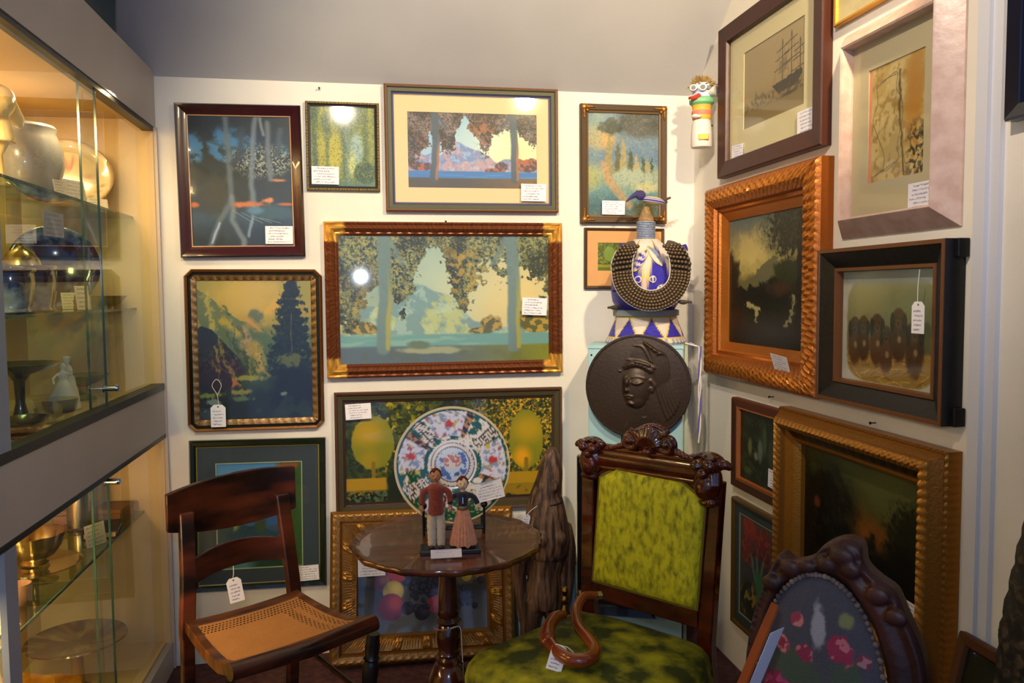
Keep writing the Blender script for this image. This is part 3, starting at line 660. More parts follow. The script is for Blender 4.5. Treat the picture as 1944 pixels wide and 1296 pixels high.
# F: wide brown frame, garden
picture('wide dark wooden framed print of a yellow-green garden, partly behind the big plate', (0.306, D-0.001, 0.781), 0.893, 0.479,
        [(0, 0), (0, 0.022), (0.004, 0.028), (0.010, 0.026), (0.012, 0.020), (0.030, 0.018), (0.033, 0.014), (0.040, 0.012), (0.040, 0.004)], MATTEF, roll=math.radians(0.25), tilt=0.0, step=0.03,
        colf=lambda s, t, L, e, i, d: '#4e3020' if t < 0.011 else ('#3e3820' if t < 0.031 else '#38221c'), art=art_garden)
# G: dark green frame with slate mat
picture('dark green framed print with slate blue mat and small valley view, behind the cane chair', (-0.427, D-0.001, 0.567), 0.495, 0.577,
        [(0, 0), (0, 0.016), (0.006, 0.026), (0.018, 0.024), (0.024, 0.014), (0.0245, 0.015), (0.028, 0.014), (0.028, 0.004)], FINISH, roll=math.radians(0.8), step=0.2,
        colf=lambda s, t, L, e, i, d: '#7c7434' if t > 0.0242 else '#141f14', art=art_valley)
# H: walnut frame with gilt corner ornaments
rH = picture('walnut framed print of cloudy crags with gilt ornaments at the frame corners', (1.015, D-0.001, 1.907), 0.359, 0.469,
        [(0, 0), (0, 0.02), (0.004, 0.026), (0.022, 0.024), (0.026, 0.018), (0.032, 0.016), (0.032, 0.004)], MATTEF, step=0.05,
        colf=lambda s, t, L, e, i, d: '#4c3822' if t < 0.024 else '#6c5230', art=art_crags)
for cx, cz, sx, sz in ((-1, 1, 1, -1), (1, 1, -1, -1), (-1, -1, 1, 1), (1, -1, -1, 1)):
    mb = MB(); r_ = random.Random(4); X0 = cx*0.1775; Z0 = cz*0.2325
    for k in range(9):
        a = 0.004+k*0.006; rr = 0.0085-0.0006*k
        mb.ell((X0+sx*(0.011), -0.026, Z0+sz*a), (rr, 0.006, 0.005), 10, 6); mb.ell((X0+sx*a, -0.026, Z0+sz*0.011), (0.005, 0.006, rr), 10, 6)
    mb.ell((X0+sx*0.012, -0.027, Z0+sz*0.012), (0.013, 0.008, 0.013), 12, 8); mb.ell((X0+sx*0.024, -0.025, Z0+sz*0.024), (0.007, 0.006, 0.007), 10, 6)
    lab(mb.build('corner_ornament', mat('gilt ornament', '#8c5c28', 0.35, metal=0.7, color2='#b88440', nscale=60), rH), 'leafy gilt corner ornament')
# I: small brown frame with orange mat
picture('small brown framed print with wide orange mat, half hidden by the beaded crown', (1.019, D-0.001, 1.532), 0.335, 0.244,
        [(0, 0), (0, 0.014), (0.004, 0.018), (0.009, 0.016), (0.013, 0.010), (0.013, 0.004)], MATTEF, roll=math.radians(0.4), step=0.1, colf=lambda s, t, L, e, i, d: '#46301c' if t < 0.01 else '#6a5030', art=art_small_garden)
# J: fruit still life in gold plaster frame standing on the floor, leaning on the wall
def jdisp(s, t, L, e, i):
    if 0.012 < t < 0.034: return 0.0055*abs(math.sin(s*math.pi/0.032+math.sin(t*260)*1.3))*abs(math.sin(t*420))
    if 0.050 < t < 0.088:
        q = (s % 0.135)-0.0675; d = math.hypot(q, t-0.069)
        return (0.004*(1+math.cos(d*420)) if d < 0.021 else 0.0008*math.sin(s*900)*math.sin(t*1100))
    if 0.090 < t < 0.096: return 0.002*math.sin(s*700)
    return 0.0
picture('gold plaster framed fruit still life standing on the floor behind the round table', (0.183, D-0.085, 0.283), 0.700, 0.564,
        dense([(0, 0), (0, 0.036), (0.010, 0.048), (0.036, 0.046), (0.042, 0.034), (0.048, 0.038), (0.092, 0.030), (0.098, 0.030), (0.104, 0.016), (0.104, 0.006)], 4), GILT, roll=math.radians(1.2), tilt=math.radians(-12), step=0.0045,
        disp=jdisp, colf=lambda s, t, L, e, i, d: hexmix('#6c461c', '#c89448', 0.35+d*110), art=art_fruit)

# ================================================================ ART ON THE RIGHT WALL
def art_ship(r, w, h, y):
    iw, ih, cx, cz = mat_board(r, w, h, y, 0.105, 0.07, 0.075, 0.09, '#c8b894')
    p = Pic(iw, ih, 0.0018, 41, base='#a08c6c'); n = p.noise(4, 5, 1); n2 = p.noise(22, 26, 2)
    p.grad([(0, '#a89474'), (0.5, '#a48e6c'), (0.72, '#98825c'), (0.8, '#84704c'), (1, '#8c7854')], warp=(n-0.5)*0.08)
    ink = '#3c3630'
    p.mix(p.poly(((0.5, 0.62), (0.95, 0.56), (0.97, 0.62), (0.9, 0.72), (0.6, 0.74)), (n2-0.5)*0.06)*0.85, ink)
    for x, t in ((0.66, 0.12), (0.8, 0.08), (0.93, 0.22)):
        p.mix(p.stroke(((x, t), (x, 0.62)), 0.008)*0.9, ink)
        for k, yy in enumerate((0.1, 0.2, 0.32)): p.mix(p.stroke(((x-0.09-0.02*k, t+yy+0.02), (x+0.08+0.02*k, t+yy-0.02)), 0.006)*0.8, ink)
        p.mix(p.stroke(((x, t), (x-0.14, 0.6)), 0.003)*0.6, ink); p.mix(p.stroke(((x, t), (x+0.12, 0.6)), 0.003)*0.6, ink)
    p.mix(p.poly(((0.62, 0.36), (0.72, 0.34), (0.74, 0.5), (0.6, 0.52)), (n2-0.5)*0.05)*0.45, '#6c6048')
    p.mix(p.poly(((0.2, 0.68), (0.22, 0.56), (0.26, 0.68), (0.34, 0.62), (0.4, 0.7)), (n2-0.5)*0.05)*0.5, '#5c5340')
    p.speck(p.sm(p.V, 0.64, 0.7)*p.sm(-p.V, -0.84, -0.76)*0.5, [ink, '#6c5c40'], 40, 0.54); p.mix(p.ell(0.76, 0.79, 0.1, 0.02, 0.5)*0.7, ink)
    o = p.panel('print', r, PAINT, -y); o.location = (cx, 0, cz)
shw = 0.70
picture('etching of a sailing ship in a plain brown wooden frame, tallest on the right wall', (XR-0.001, 2.452, 2.085), 0.690, 0.540,
        [(0, 0), (0, 0.03), (0.004, 0.034), (0.056, 0.028), (0.060, 0.020), (0.060, 0.004)], mat('brown oak frame', rough=0.4, vc=True, bump=0.15, bscale=50), face='right', step=0.05,
        colf=lambda s, t, L, e, i, d: '#251008' if (e < 0.05 and L > 0.6) else '#3e1a0e', art=art_ship, cat='picture')
def art_torrent(r, w, h, y):
    p = Pic(w, h, 0.0018, 43, base='#1c1c14'); n = p.noise(4, 5, 1); n2 = p.noise(14, 16, 2); n3 = p.noise(36, 36, 3, 3)
    p.grad([(0, '#64706c'), (0.25, '#8c8860'), (0.45, '#a09458'), (0.5, '#6c6840')], warp=(n-0.5)*0.15)
    p.mix(p.ell(0.3, 0.26, 0.22, 0.14, 0.6, warp=n2-0.5), '#c0b070'); p.mix(p.poly(((0.3, 0.5), (0.5, 0.36), (0.62, 0.32), (0.75, 0.42), (0.75, 0.55)), (n2-0.5)*0.06), '#66664a')
    hill = p.sm(p.V-(0.44+0.12*(p.noise(5, 1, 7, 3)-0.5))-0.08*np.sin(p.U*5)+(n2-0.5)*0.1-0.03, -0.01, 0.02); p.mix(hill, '#20241a')
    p.mix(p.ell(0.02, 0.45, 0.12, 0.16, 0.3, warp=n2-0.5), '#20241a'); p.mix(p.ell(0.8, 0.44, 0.16, 0.1, 0.3, warp=n2-0.5), '#2c3818')
    p.mix(p.ell(0.85, 0.12, 0.28, 0.2, 0.25, warp=(n3-0.5)*1.4), '#24281a'); p.mix(p.stroke(((0.95, 0), (0.93, 1)), 0.05, 0.3, (n2-0.5)*0.05), '#14120c')
    p.speck(p.ell(0.75, 0.1, 0.3, 0.2, 0.5)*0.5, ['#3c4420', '#545828'], 50, 0.56); p.mix(p.ell(0.72, 0.56, 0.16, 0.05, 0.4, warp=n2-0.5)*0.8, '#4c3420')
    p.mix(p.stroke(((0.28, 0.68), (0.42, 0.72), (0.4, 0.8)), 0.022, 0.6, (n3-0.5)*0.1), '#a09868'); p.mix(p.stroke(((0.86, 0.62), (0.84, 0.75), (0.78, 0.82)), 0.02, 0.7, (n3-0.5)*0.1), '#8c8864')
    p.mix(p.ell(0.15, 0.8, 0.14, 0.08, 0.5, warp=n2-0.5)*0.7, '#3c2418'); p.mix(p.sm(p.V, 0.85, 1)*0.7, '#0f0e0a')
    p.panel('canvas', r, OILPAINT, -y)
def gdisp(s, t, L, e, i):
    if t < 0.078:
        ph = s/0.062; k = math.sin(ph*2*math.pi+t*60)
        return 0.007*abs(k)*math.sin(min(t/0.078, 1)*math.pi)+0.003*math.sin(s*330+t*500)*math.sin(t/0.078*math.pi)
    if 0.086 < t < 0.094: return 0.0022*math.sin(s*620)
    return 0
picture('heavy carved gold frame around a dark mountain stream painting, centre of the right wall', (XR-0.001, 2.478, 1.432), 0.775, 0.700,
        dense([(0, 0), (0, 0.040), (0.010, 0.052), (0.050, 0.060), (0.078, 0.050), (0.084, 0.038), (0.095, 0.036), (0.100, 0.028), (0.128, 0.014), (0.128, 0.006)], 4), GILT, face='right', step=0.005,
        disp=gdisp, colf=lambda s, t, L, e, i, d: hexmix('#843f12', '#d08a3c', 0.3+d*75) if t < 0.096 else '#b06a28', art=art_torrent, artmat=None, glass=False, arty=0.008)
def sp2_(pts, n=5): return [(q.x, q.y) for q in spline([(a, b, 0) for a, b in pts], n)]
def art_vase(r, w, h, y):
    iw, ih, cx, cz = mat_board(r, w, h, y, 0.070, 0.075, 0.065, 0.085, '#b4a486')
    p = Pic(iw, ih, 0.0018, 47, base='#b89c60'); n = p.noise(4, 6, 1); n2 = p.noise(14, 16, 2)
    p.mix(p.sm(n, 0.4, 0.6), '#c8b07c'); p.mix(p.sm(n2, 0.55, 0.7)*0.7, '#98783c'); p.mix(p.ell(0.82, 0.4, 0.14, 0.4, 0.6, warp=n-0.5), '#b88430')
    p.mix(p.stroke(((0.56, 0.1), (0.58, 0.5), (0.66, 0.98)), 0.012, 0.6, (n2-0.5)*0.06)*0.8, '#54482c'); p.speck(p.sm(p.U, 0.65, 0.8)*p.sm(p.V, 0.5, 0.7)*0.8, ['#584a28', '#2c2818'], 20, 0.55)
    p.mix(p.stroke(((0.02, 0), (0.03, 1)), 0.02, 0.4), '#d88c70')
    ink = '#4c4840'
    for pts in (((0.14, 0.18), (0.5, 0.1), (0.5, 0.24), (0.6, 0.34), (0.62, 0.5), (0.54, 0.72), (0.56, 0.84), (0.3, 0.92), (0.3, 0.78), (0.14, 0.56), (0.08, 0.44), (0.16, 0.32), (0.14, 0.18)), ((0.14, 0.16), (0.3, 0.13), (0.5, 0.12)), ((0.3, 0.9), (0.1, 0.95), (0.5, 0.86))):
        p.mix(p.stroke(sp2_(pts), 0.0035, 0.6)*0.8, ink)
    o = p.panel('print', r, PAINT, -y); o.location = (cx, 0, cz)
PINKF = mat('pinkish limed wood', '#b8988c', 0.32, color2='#c8ada2', nscale=30, stretch=(1, 1, 1), spec=0.7, bump=0.15, bscale=40)
def box_frame(r, w, h, t, prof, m):
    frame_mesh(w, h, prof, 0.05).build('frame', m, r, ang=30)
rr_ = thing('framed_picture', 'deep pale pink box frame holding a line drawing of a vase on mottled paper', 'picture', (XR-0.001, 1.813, 1.820), -math.pi/2)
frame_mesh(0.456, 0.560, dense([(0, 0), (0.001, 0.004), (0.044, 0.046), (0.048, 0.049), (0.053, 0.046), (0.055, 0.012)], 1), 0.05).build('frame', PINKF, rr_, ang=25)
MB().box(-0.18, 0.18, -0.004, 0, -0.23, 0.23).build('backing_board', mat('backing board', '#6b5238', 0.9), rr_, smooth=False)
art_vase(rr_, 0.350, 0.454, 0.010)
MB().add([(-0.174, -0.018, -0.226), (0.174, -0.018, -0.226), (0.174, -0.018, 0.226), (-0.174, -0.018, 0.226)], [(0, 1, 2, 3)]).build('glass_pane', PGLASS, rr_, smooth=False)

def art_pups(r, w, h, y):
    p = Pic(w, h, 0.0016, 53, base='#c0bcb4'); n = p.noise(4, 4, 1); n2 = p.noise(20, 20, 2); n3 = p.noise(50, 40, 3, 3)
    p.grad([(0, '#a4a494'), (0.2, '#9c9468'), (0.5, '#7c7850'), (1, '#6c6040')])
    p.mix(p.ell(0.75, 0.4, 0.4, 0.3, 0.6)*0.6, '#6c7054')
    straw = p.sm(p.V+(n2-0.5)*0.1, 0.68, 0.74); p.mix(straw, '#98783c')
    r_ = random.Random(3)
    for k in range(70):
        x = r_.random(); yy = 0.7+r_.random()*0.28; a = r_.uniform(-1, 1)
        p.mix(p.stroke(((x, yy), (x+0.09*math.cos(a), yy+0.06*math.sin(a))), 0.005)*0.7*straw, r_.choice(['#c8a860', '#b08c48', '#6c5028']))
    for cx, cy, s_ in ((0.15, 0.5, 1.0), (0.25, 0.48, 0.9), (0.40, 0.47, 1.05), (0.5, 0.56, 0.9), (0.62, 0.42, 1.1), (0.78, 0.52, 1.15)):
        c1 = r_.choice(['#4a2a18', '#583420', '#3c2214'])
        p.mix(p.ell(cx, cy+0.18, 0.075*s_, 0.17*s_, 0.2, warp=(n2-0.5)*0.3), c1); p.mix(p.ell(cx, cy, 0.058*s_, 0.085*s_, 0.15), '#4c2c1c')
        p.mix(p.ell(cx-0.055*s_, cy+0.03, 0.022*s_, 0.075*s_, 0.2), '#2c1810'); p.mix(p.ell(cx+0.055*s_, cy+0.03, 0.022*s_, 0.075*s_, 0.2), '#2c1810')
        p.mix(p.ell(cx, cy+0.045, 0.025*s_, 0.035*s_, 0.3), '#5c3c28'); p.mix(p.ell(cx, cy+0.035, 0.01, 0.013, 0.3), '#140c08')
        p.mix(p.ell(cx-0.02*s_, cy-0.01, 0.006, 0.009, 0.3), '#100a08'); p.mix(p.ell(cx+0.02*s_, cy-0.01, 0.006, 0.009, 0.3), '#100a08'); p.mix(p.ell(cx+0.01, cy+0.17, 0.02, 0.03, 0.5)*0.7, '#a08c74')
    # pale painted-out border of the oval vignette
    dd = (np.abs(p.U-0.52)/0.47)**5+(np.abs(p.V-0.53)/0.47)**5
    p.mix(p.sm(dd+(n2-0.5)*0.15, 0.8, 1.05), '#b8b4ae'); p.mix(p.sm(-p.V, -0.14, -0.09)*0.8, '#8c9094')
    p.panel('canvas', r, OILPAINT, -y)
rd = thing('framed_picture', 'deep black and gilt-edged box frame around a painting of brown puppies in straw', 'picture', (XR-0.001, 1.826, 1.300), -math.pi/2)
frame_mesh(0.510, 0.424, dense([(0, 0), (0, 0.052), (0.0009, 0.055), (0.010, 0.055), (0.012, 0.052), (0.046, 0.034), (0.052, 0.030), (0.054, 0.034), (0.062, 0.034), (0.064, 0.026), (0.064, 0.010)], 1), 0.05,
           colf=lambda s, t, L, e, i, d: '#6a4020' if (0.0008 < t < 0.0105 or t > 0.053) else '#0b0b10').build('frame', mat('black lacquer frame', rough=0.4, vc=True, spec=0.5, bump=0.3, bscale=45), rd, ang=25)
BLK = mat('black painted wood', '#0a0b10', 0.45, spec=0.5)
for za in (0.170, -0.212): MB().box(0.254, 0.268, -0.030, -0.001, za, za+0.042).build('corner_block', BLK, rd, smooth=False, bevel=0.002)
MB().box(-0.194, 0.194, -0.004, 0, -0.15, 0.15).build('backing_board', mat('backing board', '#6b5238', 0.9), rd, smooth=False)
art_pups(rd, 0.384, 0.298, 0.012)
MB().add([(-0.191, -0.022, -0.148), (0.191, -0.022, -0.148), (0.191, -0.022, 0.148), (-0.191, -0.022, 0.148)], [(0, 1, 2, 3)]).build('glass_pane', PGLASS, rd, smooth=False)

def art_dusk(r, w, h, y):
    p = Pic(w, h, 0.002, 59, base='#0e100a'); n = p.noise(4, 5, 1); n2 = p.noise(14, 16, 2); n3 = p.noise(40, 40, 3, 3)
    p.grad([(0, '#4c5028'), (0.2, '#34361c'), (0.5, '#141710'), (1, '#090a08')], warp=(n-0.5)*0.15)
    p.mix(p.ell(0.62, 0.4, 0.22, 0.16, 0.7, warp=n2-0.5), '#6c4c18'); p.mix(p.ell(0.6, 0.45, 0.13, 0.08, 0.7, warp=n2-0.5), '#8a541c'); p.mix(p.ell(0.7, 0.12, 0.3, 0.16, 0.7, warp=n-0.5), '#5c6034')
    p.mix(p.ell(0.2, 0.5, 0.26, 0.36, 0.3, warp=(n2-0.5)*0.8), '#10120c'); p.mix(p.ell(0.9, 0.4, 0.16, 0.22, 0.4, warp=(n3-0.5)), '#1c2210'); p.mix(p.ell(0.9, 0.8, 0.4, 0.35, 0.3, warp=n2-0.5), '#0a0c0a')
    p.mix(p.stroke(((0.45, 0.62), (0.52, 0.8), (0.58, 0.98)), 0.035, 0.8, (n2-0.5)*0.1)*0.7, '#4c4418'); p.mix(p.ell(0.13, 0.38, 0.03, 0.04, 0.5), '#6c3c20'); p.speck(p.ell(0.3, 0.6, 0.3, 0.3, 0.5)*0.3, ['#5c4424', '#3c3c1c'], 30, 0.62)
    p.panel('canvas', r, OILPAINT, -y)
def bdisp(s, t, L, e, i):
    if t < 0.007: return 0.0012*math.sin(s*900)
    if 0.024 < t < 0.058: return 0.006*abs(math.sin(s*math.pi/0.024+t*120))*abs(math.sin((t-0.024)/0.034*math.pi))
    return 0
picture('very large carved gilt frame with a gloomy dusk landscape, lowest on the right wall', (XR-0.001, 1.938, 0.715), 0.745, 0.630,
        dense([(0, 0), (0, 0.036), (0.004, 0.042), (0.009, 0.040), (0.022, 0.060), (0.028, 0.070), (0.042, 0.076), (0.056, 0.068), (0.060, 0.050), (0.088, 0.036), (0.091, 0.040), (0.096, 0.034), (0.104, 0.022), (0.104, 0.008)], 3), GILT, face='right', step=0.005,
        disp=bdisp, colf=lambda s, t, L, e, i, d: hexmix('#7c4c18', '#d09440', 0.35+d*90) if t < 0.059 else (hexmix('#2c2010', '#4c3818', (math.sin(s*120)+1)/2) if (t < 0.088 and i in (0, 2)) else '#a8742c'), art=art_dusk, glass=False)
def art_still_dark(r, w, h, y):
    p = Pic(w, h, 0.0018, 61, base='#20241a'); n2 = p.noise(10, 12, 2)
    p.mix(p.sm(n2, 0.45, 0.65)*0.8, '#34402c')
    for cx, cy, rx, ry, c in ((0.25, 0.5, 0.05, 0.12, '#7c7c50'), (0.5, 0.5, 0.06, 0.16, '#707c70'), (0.4, 0.6, 0.05, 0.06, '#8c8c78'), (0.6, 0.35, 0.05, 0.2, '#4c5c40'), (0.75, 0.5, 0.06, 0.18, '#3c4434'), (0.2, 0.85, 0.1, 0.05, '#4c5c30')):
        p.mix(p.ell(cx, cy, rx, ry, 0.4, warp=(n2-0.5)*0.6)*0.8, c)
    p.panel('canvas', r, OILPAINT, -y)
picture('small dark still life in reddish brown frame, tucked behind the gilt frame', (XR-0.001, 2.492, 0.850), 0.370, 0.325,
        [(0, 0), (0, 0.022), (0.004, 0.028), (0.028, 0.022), (0.030, 0.018), (0.036, 0.020), (0.040, 0.012), (0.040, 0.004)], MATTEF, face='right', step=0.1,
        colf=lambda s, t, L, e, i, d: ('#5c2c18' if t < 0.029 else '#94582c') if i in (0,) else ('#381c10' if t < 0.029 else '#8c5024'), art=art_still_dark, glass=False)
def art_poppies(r, w, h, y):
    iw, ih, cx, cz = mat_board(r, w, h, y, 0.030, 0.035, 0.03, 0.035, '#26303a', '#84806c')
    p = Pic(iw, ih, 0.0018, 67, base='#3c3c44'); n2 = p.noise(12, 14, 2); n3 = p.noise(24, 24, 3)
    p.grad([(0, '#54444a'), (0.6, '#3c3c48'), (1, '#2c2c30')])
    for cx_, cy, rx, c in ((0.25, 0.1, 0.16, '#8c2c2c'), (0.6, 0.2, 0.2, '#74242c'), (0.2, 0.32, 0.16, '#702830'), (0.7, 0.32, 0.16, '#542430'), (0.4, 0.42, 0.14, '#34284c'), (0.75, 0.5, 0.12, '#2c3c5c')):
        k = p.ell(cx_, cy, rx, rx*p.a, 0.2, warp=(n2-0.5)*0.7); p.mix(k, c); p.mix(k*p.sm(n3, 0.52, 0.6)*0.6, '#a84c48')
    for x in (0.3, 0.45, 0.6): p.mix(p.stroke(((x, 0.35), (0.48, 0.7)), 0.02, 0.5, (n2-0.5)*0.05), '#4c7868')
    p.mix(p.poly(((0.42, 0.48), (0.62, 0.48), (0.68, 0.85), (0.45, 0.88))), '#3c6c54'); p.speck(p.ell(0.25, 0.8, 0.22, 0.18, 0.3), ['#8c7430', '#1c1c14'], 12, 0.5, soft=0.02)
    o = p.panel('print', r, PAINT, -y); o.location = (cx, 0, cz)
picture('dark print of red poppies in a narrow gold frame, below the small still life', (XR-0.001, 2.492, 0.410), 0.375, 0.470,
        [(0, 0), (0, 0.018), (0.004, 0.024), (0.012, 0.022), (0.016, 0.012), (0.016, 0.004)], GILT, face='right', step=0.1, colf=lambda s, t, L, e, i, d: '#6c5228', art=art_poppies)
def art_plain(c1, c2, sd=71):
    def f(r, w, h, y):
        p = Pic(w, h, 0.003, sd, base=c1); p.mix(p.sm(p.noise(6, 6, 2), 0.4, 0.7), c2); p.panel('print', r, PAINT, -y)
    return f
picture('corner of a slim bright gold frame at the top edge, above the pink frame', (XR-0.001, 1.830, 2.330), 0.500, 0.390,
        [(0, 0), (0, 0.012), (0.003, 0.018), (0.010, 0.016), (0.012, 0.010), (0.012, 0.004)], GILT, face='right', step=0.1, colf=lambda s, t, L, e, i, d: '#c08c30', art=art_plain('#b8a884', '#c4b490'))
picture('black framed dark picture at the far right edge, beyond the door trim', (XR-0.001, 1.285, 2.000), 0.310, 0.520,
        [(0, 0), (0, 0.028), (0.004, 0.034), (0.030, 0.026), (0.034, 0.018), (0.034, 0.004)], FINISH, face='right', step=0.1, colf=lambda s, t, L, e, i, d: '#0c0c1c', art=art_plain('#17151a', '#2c2420'))
# ================================================================ DISPLAY CABINET (left)
LAM = mat('grey laminate', '#b0a79e', 0.45, color2='#b8b0a8', nscale=2)
CREAM = mat('cream laminate', '#dcbc84', 0.55)
TRACK = mat('dark aluminium track', '#3a3c40', 0.4, metal=0.6)
Y0, Y1 = 0.70, D-0.002
cab = thing('display_cabinet', 'built-in glass-fronted display cabinet with grey laminate rails, filling the left side', 'cabinet', (XC, 1.9, 0))
def P_(mb, name, m, **k): return mb.build(name, m, cab, smooth=False, loc=(-XC, -1.9, 0), **k)
P_(MB().box(XC-0.022, XC, Y0, Y1, 2.005, 2.205), 'fascia', LAM)
P_(MB().box(XC-0.022, XC, Y0, Y1, 0.888, 1.055), 'middle_rail', LAM)
P_(MB().box(XC-0.022, XC, Y0, Y1, 0.0, 0.10), 'plinth', LAM)
P_(MB().box(-1.235, XC-0.022, Y0, Y1, 2.180, 2.205), 'cabinet_top', LAM)
P_(MB().box(-1.20, XC-0.024, Y0, Y1, 2.03, 2.05), 'ceiling_panel', CREAM)
P_(MB().box(-1.20, XC-0.024, Y0, Y1, 1.02, 1.05), 'upper_floor', CREAM)
P_(MB().box(-1.20, XC-0.024, Y0, Y1, 0.895, 0.915), 'lower_ceiling', CREAM)
P_(MB().box(-1.20, XC-0.024, Y0, Y1, 0.09, 0.11), 'lower_floor', CREAM)
P_(MB().box(-1.235, -1.20, Y0, Y1, 0.0, 2.18), 'back_panel', CREAM)
P_(MB().box(-1.20, XC-0.006, Y1-0.018, Y1, 0.0, 2.03), 'end_panel', CREAM)
for za, zb in ((0.1005, 0.875), (1.0785, 1.9895)): P_(MB().box(XC-0.010, XC+0.003, 1.750, 1.806, za, zb), 'stile', mat('pale blue grey stile', '#8c95a4', 0.4))
P_(MB().box(XC-0.006, XC+0.006, Y1-0.014, Y1, 0.0, 2.005), 'edge_strip', mat('pale edge strip', '#cbb9a6', 0.5))
tm = MB()
P_(MB().box(XC-0.040, XC-0.004, Y0, Y1-0.02, 1.990, 2.006), 'track', TRACK)
P_(MB().box(XC-0.040, XC+0.004, Y0, Y1-0.02, 1.055, 1.078), 'track', TRACK)
P_(MB().box(XC-0.040, XC+0.002, Y0, Y1-0.02, 0.876, 0.890), 'track', TRACK)
for z0, z1, ov, kz in ((1.070, 1.995, 2.42, 1.132), (0.10, 0.880, 2.40, 0.862)):
    for x, ya, yb, k in ((XC-0.030, ov-0.03, Y1-0.02, 0), (XC-0.014, 1.25, ov+0.06, 1)):
        d = P_(MB().add([(x, ya, z0), (x, yb, z0), (x, yb, z1), (x, ya, z1)], [(0, 1, 2, 3)]), 'glass_door', DGLASS)
        ed = MB().box(x-0.003, x+0.003, yb-0.003, yb, z0, z1) if k else MB().box(x-0.003, x+0.003, ya, ya+0.003, z0, z1)
        e = ed.build('polished_edge', EGLASS, d, smooth=False)
        if k:
            q = MB().tube([(x, ov+0.035, kz), (x+0.004, ov+0.035, kz)], 0.012, 20).tube([(x+0.004, ov+0.035, kz), (x+0.034, ov+0.035, kz)], [0.0085]*2, 20).tube([(x+0.034, ov+0.035, kz), (x+0.040, ov+0.035, kz)], [0.010, 0.0085], 20)
            lab(q.build('lock', CHROME, d), 'chrome barrel lock')
for z, y_a in ((1.680, 1.15), (1.352, 1.15), (0.605, 1.15)):
    P_(MB().box(-1.195, -0.835, y_a, Y1-0.02, z-0.004, z+0.004), 'glass_shelf', SGLASS)
    P_(MB().box(-0.8352, -0.832, y_a, Y1-0.02, z-0.004, z+0.004), 'shelf_edge', EGLASS)

# crate on top
cr = thing('storage_crate', 'dark teal plastic crate standing on top of the display cabinet', 'crate', (-0.93, 2.47, 2.206))
mb = MB(); pts = []
for sx, sy in ((1, 1), (-1, 1), (-1, -1), (1, -1)):
    for k in range(5):
        a = (0 if sx > 0 and sy > 0 else math.pi/2 if sy > 0 else math.pi if sx < 0 else 1.5*math.pi)+k*math.pi/8
        pts.append((sx*0.135+0.03*math.cos(a), sy*0.255+0.03*math.sin(a)))
n = len(pts); lv = [(0, 0.96), (0.20, 1.0), (0.205, 1.04), (0.225, 1.04), (0.225, 0.97), (0.02, 0.93)]
mb.add([(x*s_, y*s_, z) for z, s_ in lv for x, y in pts], [(i*n+j, i*n+(j+1) % n, (i+1)*n+(j+1) % n, (i+1)*n+j) for i in range(len(lv)-1) for j in range(n)]+[tuple(range(n-1, -1, -1)), tuple(range(5*n, 6*n))])
mb.build('tub', mat('teal plastic', '#16323c', 0.4), cr)

# ---- upper cabinet, top shelf (z 1.684)
S1, S2, S3, B1, B0 = 1.684, 1.356, 0.609, 1.05, 0.11
STONE = mat('grey salt glaze', '#8e8e92', 0.22, color2='#a09c98', nscale=5, coat=0.4)
crock = thing('stoneware_crock', 'large pale grey bulbous crock on the top glass shelf', 'crock', (-1.00, 2.60, S1))
MB().lathe([(0.055, 0), (0.062, 0.004), (0.090, 0.05), (0.104, 0.105), (0.102, 0.15), (0.090, 0.185), (0.084, 0.200), (0.088, 0.214), (0.082, 0.222), (0.076, 0.214), (0.078, 0.196), (0.092, 0.15), (0.094, 0.10), (0.05, 0.012), (0.0, 0.01)], n=48).build('body', STONE, crock)
bird = thing('bird_figurine', 'glowing amber bird figurine on the top shelf at the left frame edge', 'figurine', (-0.935, 2.26, S1))

GOLDG = mat('amber glaze', '#f0b850', 0.2, color2='#fff0c0', nscale=6, coat=0.5)
MB().lathe([(0.034, 0), (0.036, 0.005), (0.016, 0.02), (0.013, 0.08), (0.03, 0.115), (0.0, 0.118)], n=24).build('stand', GOLDG, bird)
mb = MB().ell((0, 0, 0.10), (0.045, 0.075, 0.045), M=RX(0.5)).ell((0, -0.055, 0.165), (0.026, 0.03, 0.028)).tube([(0, 0.04, 0.12), (0, 0.13, 0.085), (0, 0.16, 0.07)], [0.03, 0.02, 0.006], 10).tube([(0, -0.075, 0.165), (0, -0.105, 0.158)], [0.01, 0.002], 8).tube([(0, 0, 0.07), (0, 0, 0.0)], [0.03, 0.045], 16)
mb.build('body', GOLDG, bird, remesh=0.005, sm=2, loc=(0, 0, 0.112))
platter = thing('oval_platter', 'cream oval platter leaning upright behind the crock on the top shelf', 'platter', (-0.995, 2.93, S1+0.010), math.radians(20), rx=math.radians(-12))
pp = Pic(0.30, 0.26, 0.003, 80, base='#d8c49c'); dd = np.hypot((pp.U-0.5)*2, (pp.V-0.5)*2)
pp.mix(pp.sm(dd, 0.92, 0.95), '#b89868'); pp.mix((np.abs(dd-0.80) < 0.02).astype(float)*0.8, '#a08858'); pp.speck(pp.ell(0.5, 0.5, 0.28, 0.25, 0.3)*0.7, ['#b87c6c', '#8c9468'], 10, 0.6)
vs, fs, cs = [], [], []
for i in range(9):
    rr = (0, 0.2, 0.45, 0.66, 0.7, 0.78, 0.88, 0.97, 1.0)[i]; dz = (0, 0, 0, 0, -0.006, -0.012, -0.015, -0.018, -0.016)[i]
    for j in range(48):
        a = j*math.pi/24; vs.append((0.14*rr*math.cos(a), dz, 0.122+0.122*rr*math.sin(a))); cs.append(pp.sample(0.5+0.5*rr*math.cos(a), 0.5+0.5*rr*math.sin(a)))
fs = [(i*48+j, i*48+(j+1) % 48, (i+1)*48+(j+1) % 48, (i+1)*48+j) for i in range(8) for j in range(48)]
